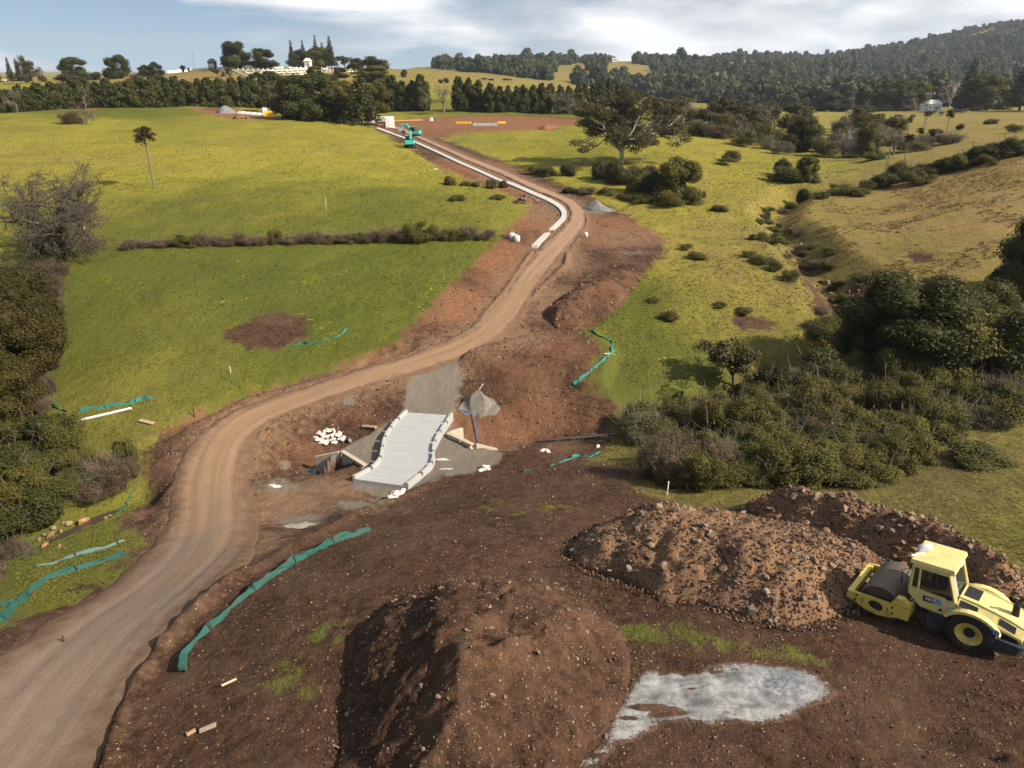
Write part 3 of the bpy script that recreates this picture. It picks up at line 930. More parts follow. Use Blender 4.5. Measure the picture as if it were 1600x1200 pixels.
def seg_geo(A, B, ra, rb, n=3):
    A = np.asarray(A, float); B = np.asarray(B, float); m = len(A)
    d = B - A; d /= np.linalg.norm(d, axis=1)[:, None] + 1e-9
    ref = np.where(np.abs(d[:, 2:3]) < .9, np.array([[0, 0, 1.]]), np.array([[1., 0, 0]]))
    u = np.cross(d, ref); u /= np.linalg.norm(u, axis=1)[:, None] + 1e-9
    w = np.cross(d, u)
    V = []
    for P, r in ((A, ra), (B, rb)):
        for k in range(n):
            t = 2 * math.pi * k / n
            V.append(P + (u * math.cos(t) + w * math.sin(t)) * np.asarray(r)[:, None])
    V = np.stack(V, 1).reshape(-1, 3)
    o = np.arange(m)[:, None] * 2 * n
    Fc = np.concatenate([o + np.array([[k, (k + 1) % n, n + (k + 1) % n, n + k]]) for k in range(n)], 0)
    return V, Fc

def join_leaves(parts):
    V = []; Fc = []; T = []; b = 0
    for v, f, t in parts:
        V.append(v); Fc.append(f + b); T.append(t); b += len(v)
    return np.concatenate(V), np.concatenate(Fc), np.concatenate(T)

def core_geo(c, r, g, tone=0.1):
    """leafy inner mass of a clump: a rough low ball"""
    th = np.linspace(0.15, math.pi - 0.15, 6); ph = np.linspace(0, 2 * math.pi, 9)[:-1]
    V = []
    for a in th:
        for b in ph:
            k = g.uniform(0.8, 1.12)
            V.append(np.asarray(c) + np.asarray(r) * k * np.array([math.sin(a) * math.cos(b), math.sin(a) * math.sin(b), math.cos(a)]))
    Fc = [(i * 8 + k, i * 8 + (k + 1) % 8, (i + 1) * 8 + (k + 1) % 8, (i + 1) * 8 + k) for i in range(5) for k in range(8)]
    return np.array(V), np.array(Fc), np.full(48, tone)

def limb_tree(g, depth, base, d, length, rad, spread, segs, tips, gravity=0.0, kids=(2, 4), shrink=(0.6, 0.82), rmin=0.0015):
    n = 3
    p = np.array(base, float); d = np.array(d, float)
    for i in range(n):
        q = p + d * length / n
        segs.append((p, q, rad * (1 - 0.3 * i / n), rad * (1 - 0.3 * (i + 1) / n)))
        p = q
        d = d + g.normal(size=3) * 0.16 + np.array([0, 0, gravity]); d /= np.linalg.norm(d)
        if depth > 0 and i < n - 1 and g.random() < 0.55:
            e = d + g.normal(size=3) * spread; e /= np.linalg.norm(e)
            limb_tree(g, depth - 1, p, e, length * g.uniform(*shrink) * 0.8, max(rad * 0.5, rmin), spread, segs, tips, gravity, kids, shrink, rmin)
    if depth == 0:
        tips.append(p); return
    for k in range(int(g.integers(*kids))):
        e = d + g.normal(size=3) * spread; e /= np.linalg.norm(e)
        limb_tree(g, depth - 1, p, e, length * g.uniform(*shrink), max(rad * 0.62, rmin), spread, segs, tips, gravity, kids, shrink, rmin)

def segs_mesh(name, segs, mat, n=4):
    A = np.array([s[0] for s in segs]); B = np.array([s[1] for s in segs])
    V, Fc = seg_geo(A, B, np.array([s[2] for s in segs]), np.array([s[3] for s in segs]), n)
    return np_mesh(name, V, Fc, mat, n > 3)

def fit_unit(meshes, w=None):
    """scale a set of meshes together to unit width and unit height"""
    lo = np.full(3, 1e9); hi = -lo; data = []
    for me in meshes:
        a = np.empty(len(me.vertices) * 3, np.float32); me.vertices.foreach_get('co', a); a = a.reshape(-1, 3)
        data.append(a); lo = np.minimum(lo, np.percentile(a, 0.5, 0)); hi = np.maximum(hi, np.percentile(a, 99.5, 0))
    sx = 2.0 / ((hi[0] - lo[0]) + (hi[1] - lo[1])); sz = 1.0 / hi[2]
    for me, a in zip(meshes, data):
        a = a * np.array([sx, sx, sz], np.float32)
        me.vertices.foreach_set('co', a.ravel().astype(np.float32)); me.update()

def v_dome(i, leaf='dark', n=8000, size=0.05, flat=0.62, low=-0.08, trunkmat=None):
    g = np.random.default_rng(100 + i)
    parts = []; bl = []
    for k in range(26):
        a = g.uniform(0, 2 * math.pi); h = g.uniform(0, 1) ** 0.9
        rr = 0.36 * math.sqrt(max(0.05, 1 - (h * 0.95) ** 2)) * g.uniform(0.75, 1.1)
        c = (rr * math.cos(a), rr * math.sin(a), low + 0.12 + h * (0.80 - low - 0.06)); r = g.uniform(0.13, 0.21)
        bl.append((c, (r, r, r * g.uniform(0.75, 0.95))))
    bl.append(((0, 0, low + 0.3), (0.3, 0.3, 0.3)))
    for c, r in bl:
        P, Nn = blob(c, r, n // len(bl), g, 0.62)
        P[:, 2] = np.maximum(P[:, 2], 0.02)
        parts.append(leaf_geo(P, Nn, size, 0.62, g, np.clip(g.random(len(P)) * 0.75 + g.uniform(-0.1, 0.3), 0, 1)))
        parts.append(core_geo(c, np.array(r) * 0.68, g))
    V, Fc, T = join_leaves(parts)
    crown = np_mesh('crown', V, Fc, LM[leaf], False, dict(tone=T))
    segs = []; tips = []
    limb_tree(g, 2, (0, 0, -0.06), (0.02, 0, 1), 0.3, 0.028, 0.5, segs, tips)
    segs = [s for s in segs if s[1][2] < 0.8 and math.hypot(s[1][0], s[1][1]) < 0.4]
    trunk = segs_mesh('trunk', segs, trunkmat or M_bark)
    fit_unit([crown, trunk])
    return [('trunk', trunk), ('crown', crown)]

def v_column(i):
    g = np.random.default_rng(200 + i)
    parts = []
    for k in range(26):
        h = 0.05 + 0.9 * (k + g.random()) / 26
        prof = min(1.0, (h / 0.14) ** 0.6) * (1 - max(0, (h - 0.45) / 0.55) ** 1.9) * 0.9 + 0.06
        a = g.uniform(0, 2 * math.pi); rr = 0.26 * prof
        c = (rr * math.cos(a), rr * math.sin(a), h * 0.93); r = 0.24 * prof + 0.03
        P, Nn = blob(c, (r, r, r * 0.55), 120, g, 0.5, 0.1)
        P[:, 2] = np.clip(P[:, 2], 0.05, 1)
        parts.append(leaf_geo(P, Nn, 0.085, 0.55, g, np.clip(g.random(len(P)) * 0.7 + g.uniform(0, 0.3), 0, 1)))
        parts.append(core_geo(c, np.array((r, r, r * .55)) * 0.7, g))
    V, Fc, T = join_leaves(parts)
    crown = np_mesh('crown', V, Fc, LM['conif'], False, dict(tone=T))
    trunk = segs_mesh('trunk', [((0, 0, -0.05), (0, 0, 0.4), 0.035, 0.025), ((0, 0, 0.4), (0.01, 0, 0.9), 0.025, 0.006)], M_bark, 6)
    fit_unit([crown, trunk])
    return [('trunk', trunk), ('crown', crown)]

def v_pine(i):
    g = np.random.default_rng(300 + i)
    parts = []; segs = [((0, 0, -0.04), (0, 0, 0.5), 0.03, 0.02), ((0, 0, 0.5), (0, 0, 1.0), 0.02, 0.004)]
    nt_ = 15
    for k in range(nt_):
        h = 0.14 + 0.84 * k / (nt_ - 1); rr = 0.5 * (1 - 0.9 * (k / (nt_ - 1)) ** 0.9) * g.uniform(0.75, 1.05)
        nb = 7 if k < 10 else 5
        for b in range(nb):
            a = 2 * math.pi * (b + g.random() * 0.6) / nb; e = np.array([math.cos(a) * rr, math.sin(a) * rr, h - 0.02 + 0.03 * g.random()])
            segs.append((np.array([0, 0, h]), e, 0.006, 0.002))
            m = max(6, int(46 * rr / 0.5)); t = g.uniform(0.2, 1.05, m)
            P = np.array([0, 0, h]) + (e - np.array([0, 0, h])) * t[:, None] + g.normal(size=(m, 3)) * np.array([0.028, 0.028, 0.012])
            parts.append(leaf_geo(P, rdir(m, g) * .6 + np.array([0, 0, .7]), 0.075, 0.5, g))
    V, Fc, T = join_leaves(parts)
    crown = np_mesh('crown', V, Fc, LM['conif'], False, dict(tone=T)); trunk = segs_mesh('trunk', segs, M_bark)
    fit_unit([crown, trunk])
    return [('trunk', trunk), ('crown', crown)]

def v_open(i, leaf='gum', n=4500, bark=None, size=0.04, depth=4, lean=0.0):
    g = np.random.default_rng(400 + i)
    segs = []; tips = []
    limb_tree(g, depth, (0, 0, -0.05), (lean, 0.02, 1), 0.27, 0.02, 0.55, segs, tips, 0.02)
    tips = np.array(tips)
    if len(tips) > 60: tips = tips[g.choice(len(tips), 60, False)]
    parts = []
    for c in tips:
        r = g.uniform(0.05, 0.095)
        P, Nn = blob(c, (r * 1.2, r * 1.2, r * 0.75), n // len(tips), g, 0.2, 0.2)
        parts.append(leaf_geo(P, Nn, size, 0.5, g, np.clip(g.random(len(P)) * .7 + g.uniform(0, .3), 0, 1)))
    V, Fc, T = join_leaves(parts)
    crown = np_mesh('crown', V, Fc, LM[leaf], False, dict(tone=T)); trunk = segs_mesh('trunk', segs, bark or M_bark, 5)
    fit_unit([crown, trunk])
    return [('trunk', trunk), ('crown', crown)]

def twig_segs(g, n, h=(0.5, 1.0), spread=0.5, rad=0.006, base_r=0.25):
    A = []; B = []; ra = []; rb = []
    for k in range(n):
        a = g.uniform(0, 2 * math.pi); r0 = base_r * math.sqrt(g.random()); hh = g.uniform(*h)
        p = np.array([r0 * math.cos(a), r0 * math.sin(a), 0.0])
        d = np.array([math.cos(a) * g.uniform(0, spread), math.sin(a) * g.uniform(0, spread), hh]) + g.normal(size=3) * 0.08
        m1 = p + d * 0.5 + np.array([0, 0, 0.06]) + g.normal(size=3) * 0.03; e = p + d + g.normal(size=3) * 0.08; e[2] = max(e[2] - 0.04, 0.05)
        A += [p, m1]; B += [m1, e]; ra += [rad, rad * .7]; rb += [rad * .7, rad * .3]
        for q in range(2):
            s = m1 + (e - m1) * g.random(); f = s + (e - m1) * 0.35 + g.normal(size=3) * 0.09; f[2] = max(f[2], 0.04)
            A.append(s); B.append(f); ra.append(rad * .5); rb.append(rad * .25)
    return A, B, ra, rb

def v_scrub(i, leaf='scrub', n=10000, twigs=13, size=0.038, tw=None):
    g = np.random.default_rng(500 + i)
    parts = []
    for k in range(17):
        a = g.uniform(0, 2 * math.pi); rr = 0.36 * math.sqrt(g.random()); h = g.uniform(0.18, 0.75) * (1 - 0.9 * rr * rr)
        c = (rr * math.cos(a), rr * math.sin(a), h); r = g.uniform(0.12, 0.2)
        P, Nn = blob(c, (r, r, r * g.uniform(0.9, 1.5)), n // 17, g, 0.3, 0.3)
        P = P + g.normal(size=P.shape) * 0.02; P[:, 2] = np.maximum(P[:, 2], 0.01)
        parts.append(leaf_geo(P, Nn, size, 0.5, g, np.clip(g.random(len(P)) * .7 + g.uniform(-.1, .3), 0, 1)))
    V, Fc, T = join_leaves(parts)
    crown = np_mesh('foliage', V, Fc, LM[leaf], False, dict(tone=T))
    A, B, ra, rb = twig_segs(g, twigs, (0.55, 1.05), 0.45)
    V, Fc = seg_geo(A, B, ra, rb); tw_ = np_mesh('stem', V, Fc, tw or M_twig)
    fit_unit([crown, tw_])
    return [('stem', tw_), ('foliage', crown)]

def v_dry(i, n=6500, twigs=120, leaf='brown'):
    return v_scrub(60 + i, leaf, n, twigs, 0.036, M_twig if i % 2 else M_twigd)

def v_bush(i, leaf='dark', n=7000, size=0.045):
    g = np.random.default_rng(600 + i)
    parts = []
    for k in range(12):
        a = g.uniform(0, 2 * math.pi); rr = 0.30 * math.sqrt(g.random()); h = g.uniform(0.15, 0.66)
        c = (rr * math.cos(a), rr * math.sin(a), h * (1 - rr)); r = g.uniform(0.17, 0.27)
        P, Nn = blob(c, (r, r, r * 1.05), n // 12, g, 0.6, 0.25)
        P[:, 2] = np.maximum(P[:, 2], 0.01)
        parts.append(leaf_geo(P, Nn, size, 0.6, g, np.clip(g.random(len(P)) * .7 + g.uniform(-.1, .3), 0, 1)))
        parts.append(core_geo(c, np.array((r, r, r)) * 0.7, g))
    V, Fc, T = join_leaves(parts)
    V[:, 2] = np.maximum(V[:, 2], -0.05)
    crown = np_mesh('foliage', V, Fc, LM[leaf], False, dict(tone=T))
    A, B, ra, rb = twig_segs(g, 14, (0.5, 0.9), 0.35, 0.012)
    V, Fc = seg_geo(A, B, ra, rb); tw_ = np_mesh('stem', V, Fc, M_bark)
    fit_unit([crown, tw_])
    return [('stem', tw_), ('foliage', crown)]

def v_bare(i, mat=None, depth=5):
    g = np.random.default_rng(700 + i)
    segs = []; tips = []
    for k in range(3 if i == 0 else 1):
        d = g.normal(size=3) * 0.45 * (1 if i == 0 else .2) + np.array([0, 0, 1.0]); d /= np.linalg.norm(d)
        limb_tree(g, depth, (g.normal() * .03, g.normal() * .03, -0.05), d, 0.27, 0.022, 0.62, segs, tips, 0.015, (2, 4), (0.62, 0.82), 0.0016)
    A = []; B = []
    for p in tips:
        for q in range(3):
            A.append(p); B.append(p + g.normal(size=3) * np.array([.035, .035, .03]))
    n0 = len(segs)
    segs += [(a, b, 0.0016, 0.0010) for a, b in zip(A, B)]
    thick = segs_mesh('trunk', [s for s in segs if s[2] > 0.006], mat or M_twigd, 6)
    twig = segs_mesh('branches', [s for s in segs if s[2] <= 0.006], mat or M_twigd, 3)
    fit_unit([thick, twig])
    return [('trunk', thick), ('branches', twig)]

def v_palm(i):
    g = np.random.default_rng(800 + i)
    tr = MBgeo = []
    segs = [((0, 0, -0.03), (0.005, 0, 0.3), 0.016, 0.013), ((0.005, 0, 0.3), (-0.01, 0, 0.86), 0.013, 0.011)]
    parts = []
    for k in range(34):
        a = g.uniform(0, 2 * math.pi); el = g.uniform(-0.9, 1.2)
        d = np.array([math.cos(a) * math.cos(el), math.sin(a) * math.cos(el), math.sin(el)])
        base_ = np.array([-0.01, 0, 0.87])
        for t in np.linspace(0.25, 1, 7):
            p = base_ + d * 0.15 * t + np.array([0, 0, -0.05 * t * t]) * np.array([1, 1, 0.45])
            m = 4
            P = p + g.normal(size=(m, 3)) * np.array([0.018, 0.018, 0.008])
            parts.append(leaf_geo(P, np.tile(np.cross(d, (0.3, 0.2, 1)), (m, 1)) + rdir(m, g) * .4, 0.05, 0.3, g, g.random(m) * (0.4 if el < -0.3 else 1)))
    V, Fc, T = join_leaves(parts)
    crown = np_mesh('crown', V, Fc, LM['rust'], False, dict(tone=T)); trunk = segs_mesh('trunk', segs, M_twig, 8)
    return [('trunk', trunk), ('crown', crown)]

def v_fern(i):
    g = np.random.default_rng(900)
    parts = []
    for k in range(11):
        a = 2 * math.pi * k / 11 + g.uniform(-.2, .2); d = np.array([math.cos(a), math.sin(a), 0])
        sd = np.array([-d[1], d[0], 0])
        for t in np.linspace(0.1, 1, 16):
            p = d * 0.5 * t + np.array([0, 0, 0.55 + 0.42 * math.sin(t * 2.2)])
            w = 0.12 * math.sin(math.pi * (0.1 + 0.9 * (1 - t))) + 0.01
            for s in (-1, 1):
                q = p + sd * s * w
                V = np.array([p, p + sd * s * w * .5 + d * 0.02, q + np.array([0, 0, -0.03]), p + sd * s * w * .5 - d * 0.015])
                parts.append((V, np.array([[0, 1, 2, 3]]), np.full(4, g.random())))
    V, Fc, T = join_leaves(parts)
    crown = np_mesh('fronds', V, Fc, LM['fern'], False, dict(tone=T)); trunk = segs_mesh('trunk', [((0, 0, -.05), (0, 0, .58), .05, .04)], M_bark, 7)
    return [('trunk', trunk), ('fronds', crown)]

def v_gum():
    g = np.random.default_rng(4321)
    segs = []; tips = []
    segs.append((np.array([0, 0, -.05]), np.array([.01, 0, .22]), .020, .017))
    for k in range(7):
        a = 2 * math.pi * k / 7 + g.uniform(-.3, .3); d = np.array([math.cos(a) * .8, math.sin(a) * .8, g.uniform(.35, 1.1)]); d /= np.linalg.norm(d)
        limb_tree(g, 3, (.01, 0, .16 + .02 * k), d, .21, .011, .5, segs, tips, 0.03, (2, 4), (.6, .85), .0016)
    tips = np.array(tips); tips = tips[g.choice(len(tips), min(len(tips), 150), False)]
    parts = []
    for c in tips:
        r = g.uniform(.03, .075)
        P, Nn = blob(c, (r * 1.2, r * 1.2, r * .8), 190, g, .1, .2); parts.append(leaf_geo(P, Nn, .017, .5, g, np.clip(g.random(190) * .7 + g.uniform(-.1, .3), 0, 1)))
    for k in range(12):
        c = np.array([g.normal() * .07 - .04, g.normal() * .07, .22 + .045 * k]); r = g.uniform(.06, .1)
        P, Nn = blob(c, (r, r, r), 420, g, .4, .2); parts.append(leaf_geo(P, Nn, .018, .5, g, g.random(420) * .6))
    V, Fc, T = join_leaves(parts)
    crown = np_mesh('crown', V, Fc, LM['gum'], False, dict(tone=T)); trunk = segs_mesh('trunk', segs, M_pale, 5)
    fit_unit([crown, trunk])
    return [('trunk', trunk), ('crown', crown)]

VEG = {
 'dome': [v_dome(k, n=12000, size=0.038) for k in range(4)],
 'olivedome': [v_dome(10 + k, 'olive', 12000, 0.038) for k in range(3)],
 'rustdome': [v_dome(20 + k, 'rust', 22000, 0.026, low=0.02) for k in range(2)],
 'bigdome': [v_dome(30 + k, 'dark', 32000, 0.022, low=0.0) for k in range(3)],
 'column': [v_column(k) for k in range(5)],
 'pine': [v_pine(k) for k in range(3)],
 'open': [v_open(k) for k in range(4)],
 'gum': [v_gum()],
 'scrub': [v_scrub(k) for k in range(6)],
 'olivescrub': [v_scrub(20 + k, 'olive', 10000, 8) for k in range(4)],
 'pale': [v_scrub(40 + k, 'pale', 5000, 40) for k in range(2)],
 'dry': [v_dry(k) for k in range(5)],
 'bush': [v_bush(k) for k in range(4)],
 'olivebush': [v_bush(10 + k, 'olive') for k in range(4)],
 'bare': [v_bare(k) for k in range(1)],
 'barefar': [v_bare(5 + k, M_twig, 4) for k in range(3)],
 'barewhite': [v_bare(9, M_pale, 4)],
 'palm': [v_palm(k) for k in range(2)],
 'fern': [v_fern(0)],
}
_vi = {}
def visible_ground(px, py):
    for k in range(30):
        p = on_ground(px, py)
        if math.hypot(p[0], p[1]) < 2300: return p
        py += 1.0
    return p

def put(kind, px, py, wpx, hpx, name, label, cat, group=None, var=None, dist=None):
    p = visible_ground(px, py) if dist is None else None
    if dist is not None:
        q = at_dist(px, py, dist); p = np.array([q[0], q[1], float(H0(q[0], q[1])[0])])
    depth = float((p - CAM) @ FWD); s = F / depth
    dep = math.atan2(CAM[2] - p[2], math.hypot(p[0], p[1]))
    w = wpx / s
    h = max(0.35 * w, (hpx / s - 0.4 * w * abs(math.sin(dep))) / math.cos(dep))
    if kind in ('palm',): h = hpx / s / math.cos(dep); w = h
    lst = VEG[kind]
    _vi[kind] = _vi.get(kind, -1) + 1
    parts = lst[_vi[kind] % len(lst) if var is None else var]
    root = empty(name, (p[0], p[1], p[2] - 0.03 * h), random.uniform(0, 6.28))
    root.scale = (w, w * random.uniform(0.9, 1.1), h)
    for nm, me in parts:
        o = mobj(nm, me, root)
        if nm in ('stem', 'branches'): o['kind'] = 'stuff'
    tag(root, label, cat, group)
    return root

ORD = ['first', 'second', 'third', 'fourth', 'fifth', 'sixth', 'seventh', 'eighth', 'ninth', 'tenth', 'eleventh', 'twelfth', 'thirteenth', 'fourteenth', 'fifteenth',
       'sixteenth', 'seventeenth', 'eighteenth', 'nineteenth', 'twentieth', 'twenty-first', 'twenty-second', 'twenty-third', 'twenty-fourth', 'twenty-fifth', 'twenty-sixth',
       'twenty-seventh', 'twenty-eighth', 'twenty-ninth', 'thirtieth', 'thirty-first', 'thirty-second', 'thirty-third', 'thirty-fourth', 'thirty-fifth', 'thirty-sixth', 'thirty-seventh', 'thirty-eighth', 'thirty-ninth', 'fortieth']

def ordl(cnt, nm, side):
    i = cnt.get((nm, side), 0); cnt[(nm, side)] = i + 1
    return f"{ORD[i]} {nm} from the left {side}"

def row(kinds, items, name, what, cat, group):
    items = sorted(items, key=lambda q: q[0])
    for i, it in enumerate(items):
        k = it[4] if len(it) > 4 else kinds[i % len(kinds)]
        put(k, it[0], it[1], it[2], it[3], name, var=(1 if k == 'palm' else None), label=f"{ORD[i]} {what}", cat=cat, group=group)

rr_ = random.Random(3)
# windbreak behind the left field
items = []; x = -12
while x < 436:
    w = rr_.uniform(22, 32); b = 177 - 9 * min(1, max(0, x / 150)); h = rr_.uniform(38, 47) * (0.9 if x < 60 else 1)
    if x > 280: h += 3
    items.append((x, b, w, h)); x += w * 0.62
row(['column'], items, 'windbreak_conifer', "dark conifer from the left in the windbreak behind the left field", 'conifer', 'windbreak left of the fig trees')
items = []; x = 598
while x < 762:
    if not 672 < x < 712: items.append((x, 173.5, rr_.uniform(20, 28), rr_.uniform(42, 54)))
    x += rr_.uniform(13, 17)
row(['column'], items, 'windbreak_conifer', "dark conifer from the left in the row behind the excavators", 'conifer', 'windbreak right of the fig trees')
items = []; x = 766
while x < 965:
    items.append((x, 175 + (x - 766) * 0.02, rr_.uniform(16, 24), rr_.uniform(38, 48) + (8 if x > 925 else 0))); x += rr_.uniform(11, 15)
row(['column'], items, 'windbreak_conifer', "small dark conifer from the left in the row behind the red pads", 'conifer', 'low windbreak on the right')
put('barefar', 692, 176, 44, 42, 'bare_tree', "leafless grey tree standing out in front of the dark windbreak", 'tree')
put('barefar', 862, 178, 44, 36, 'bare_tree', "left of two leafless brownish trees before the low windbreak", 'tree', 'leafless trees before the windbreak')
put('barefar', 888, 179, 44, 36, 'bare_tree', "right of two leafless brownish trees before the low windbreak", 'tree', 'leafless trees before the windbreak')
put('barefar', 28, 178, 24, 40, 'bare_tree', "thin leafless tree in the left part of the windbreak", 'tree')
put('barefar', 134, 171, 20, 36, 'bare_tree', "slender leafless tree amid the windbreak above the fallen tree", 'tree')
# figs and the thin pine by the site entrance
put('dome', 462, 188, 66, 68, 'fig_tree', "leftmost big dark fig tree beside the site entrance", 'tree', 'fig trees at the entrance', 0)
put('dome', 500, 189, 74, 74, 'fig_tree', "tallest big dark fig tree in the clump left of the entrance", 'tree', 'fig trees at the entrance', 1)
put('olivedome', 538, 190, 56, 62, 'fig_tree', "olive rounded tree between the big figs and the thin pine", 'tree', 'fig trees at the entrance', 0)
put('pine', 566, 197, 58, 92, 'pine_tree', "thin see-through pine left of the white trucks", 'pine', None, 0)
put('olivedome', 590, 176, 40, 46, 'tree', "rounded tree just right of the thin pine", 'tree', None, 1)
put('open', 440, 176, 40, 44, 'tree', "loose tree at the left foot of the fig clump", 'tree')
# hilltop skyline
for a in [(370,104,44,38,'dome',"large round fig alone on the hilltop skyline"),(413,106,42,28,'dome',"low spreading tree right of the hilltop fig"),
          (470,106,46,26,'dome',"left dark tree in the hilltop pine clump"),(500,106,46,30,'olivedome',"right dark tree in the hilltop pine clump"),
          (458,107,14,40,'pine',"leftmost thin pine poking above the hilltop clump"),(476,106,14,40,'pine',"second thin pine poking above the hilltop clump"),
          (496,106,16,46,'pine',"third thin pine poking above the hilltop clump"),(506,106,13,36,'pine',"short thin pine poking above the hilltop clump"),
          (518,107,22,46,'pine',"broad dark pine at the right end of the hilltop clump"),(540,109,22,20,'open',"small loose tree right of the hilltop pines"),
          (556,110,26,18,'dome',"low dark tree on the hill beyond the hilltop pines"),(600,108,24,9,'bush',"small low tree on the grassy skyline"),
          (632,121,14,13,'bush',"single small round tree on the far grassy slope"),(586,110,20,8,'bush',"flat bush on the skyline left of the small low tree"),
          (-6,124,18,32,'pine',"pine cut by the left edge on the skyline"),(18,124,13,38,'pine',"first of three skyline pines at far left"),(31,124,13,36,'pine',"middle of three skyline pines at far left"),
          (43,124,13,36,'pine',"third of three skyline pines at far left"),(60,124,34,38,'open',"tall loose tree right of the far left pines"),
          (118,118,46,34,'dome',"wide dark tree on the left skyline"),(150,119,22,14,'bush',"low bush between two wide skyline trees at left"),
          (186,116,40,34,'dome',"second wide dark tree on the left skyline"),(226,113,22,17,'column',"clipped dark tree left of the white hilltop wall"),
          (243,113,24,20,'dome',"rounded dark tree at the end of the clipped skyline trees"),
          (95,135,36,18,'open',"loose tree above the windbreak at far left"),(215,128,30,16,'dry',"brownish scrub tree above the windbreak"),(250,126,26,12,'scrub',"grey green scrub on the tan hillside"),
          (288,124,14,12,'open',"small thin tree on the tan hillside"),(340,120,16,12,'open',"thin crowned tree below the white hilltop wall"),(352,119,14,13,'open',"second thin crowned tree below the white hilltop wall"),
          (402,121,22,12,'bush',"round bush beside the slanting white track"),(425,128,34,16,'dome',"dark bush above the fig clump on the slope"),(455,126,26,14,'scrub',"grey scrub above the fig clump"),
          (493,122,28,18,'dome',"round tree on the slope above the tallest fig"),(532,122,26,16,'dome',"dark round tree on the slope right of the terraces"),(520,126,18,10,'bush',"small bush beside the dark round tree on the slope"),
          (570,116,40,26,'open',"bare-limbed spreading tree on the slope above the pine"),(590,130,46,26,'olivedome',"broad olive tree on the slope above the entrance"),
          (688,130,9,9,'bush',"left of two tiny round trees in the far pasture"),(697,130,11,10,'bush',"right of two tiny round trees in the far pasture")]:
    put(a[4], a[0], a[1], a[2], a[3], dist=(395 if a[0] < 340 and a[1] < 126 else None), name='hill_tree' if a[4] != 'pine' else 'skyline_pine', label=a[5], cat='pine' if a[4] == 'pine' else 'tree', group='trees on the hill behind the windbreak')
# left boundary
put('bare', 98, 408, 190, 152, 'bare_tree', "large leafless tree with tangled twigs at the left field edge", 'tree')
put('bush', 82, 412, 62, 52, 'shrub', "dark shrub at the foot of the large leafless tree", 'shrub', None, 0)
put('dry', 112, 193, 48, 26, 'dead_shrub', "grey dead brush heap in the upper left field", 'shrub')
put('barefar', 138, 194, 30, 32, 'dead_tree', "small dead tree beside the grey brush heap", 'tree')
put('palm', 241, 293, 90, 92, 'palm_tree', "tall lone palm with a thin pale trunk in the left field", 'palm', None, 0)
put('pale', 18, 440, 80, 56, 'shrub', "grey green shrub at the left edge below the leafless tree", 'shrub')
put('dry', 66, 436, 70, 44, 'shrub', "brown twiggy shrub beside the grey green one", 'shrub')
row(['dry'], [(92,462,40,50),(92,498,38,50),(90,535,34,46),(86,575,32,42),(80,615,32,44),(70,645,36,40),(100,432,34,34)], 'dry_shrub', "grey twiggy shrub along the straight left field boundary", 'shrub', 'twiggy boundary shrubs')
for a in [(-10,540,120,130,"dark tree at the left edge above the lowest clump tree"),(20,650,110,110,"lowest dark tree of the left clump"),(30,520,120,110,"topmost dark rusty green tree of the left clump"),(52,600,110,140,"broad dark rusty green tree in the left clump"),(5,610,110,150,"dark rusty green tree cut by the left edge"),(62,556,80,120,"dark rusty green tree nearest the twiggy boundary")]:
    put('rustdome', a[0], a[1], a[2], a[3], 'dense_tree', a[4], 'tree', 'dark clump at the left edge')
SH = 'shrubs below the left clump'
_cnt = {}
for a in sorted([('olivebush',20,680,90,60),('bush',70,680,70,55),('olivescrub',100,700,70,60),('bush',30,730,100,70),('scrub',80,745,80,60),('olivescrub',130,735,70,55),('pale',135,755,60,45),('dry',165,745,70,60),
          ('olivescrub',30,780,100,70),('bush',-5,760,90,90),('bush',60,800,90,60),('olivescrub',100,785,80,55),('bush',15,835,90,70),('bush',-30,850,110,100),('dry',150,780,80,50),('dry',185,765,60,55),('olivescrub',45,825,60,40),
          ('dry',20,865,70,40),('dry',-10,905,70,40),('pale',45,870,40,25),('scrub',110,760,60,45),('dry',205,745,50,50)], key=lambda q: q[1]):
    dry_ = a[0] == 'dry'; up = "upper part" if a[2] < 770 else "lower part"
    nm = {'olivebush': 'olive bush', 'bush': 'dark bush', 'olivescrub': 'olive scrub bush', 'scrub': 'grey green scrub', 'pale': 'pale grey shrub', 'dry': 'brown twiggy bush'}[a[0]]
    put(a[0], a[1], a[2], a[3], a[4], 'shrub', ordl(_cnt, nm, "in the lower left scrub, " + up), 'shrub', SH)
put('olivebush', 197, 722, 42, 62, 'young_tree', "upright young tree standing alone left of the road bend", 'tree')
# dry hedge across the left field
items = []; x = 208
while x < 772:
    b = 389 - 17 * (x - 208) / 560; w = rr_.uniform(26, 56); h = rr_.uniform(15, 34) * (0.7 if x < 235 or x > 735 else 1)
    k = rr_.choice(['dry', 'dry', 'dry', 'dry', 'olivescrub'])
    items.append((x, b, w, h, k)); x += w * 0.42
row(['dry'], items, 'hedge_shrub', "brown shrub from the left in the long dry hedge across the field", 'shrub', 'dry hedge across the left field')
row(['olivebush'], [(703,289,28,22),(727,290,20,12),(741,291,20,13),(768,293,22,19),(786,293,22,18)], 'field_shrub', "green shrub from the left beside the upper road", 'shrub', 'shrubs beside the upper road')
put('olivebush', 714, 312, 32, 11, 'grassy_hummock', "low dark grassy hummock left of the rock pile", 'hummock')
put('olivebush', 778, 311, 34, 14, 'grassy_hummock', "taller grassy hummock nearest the rock pile", 'hummock')
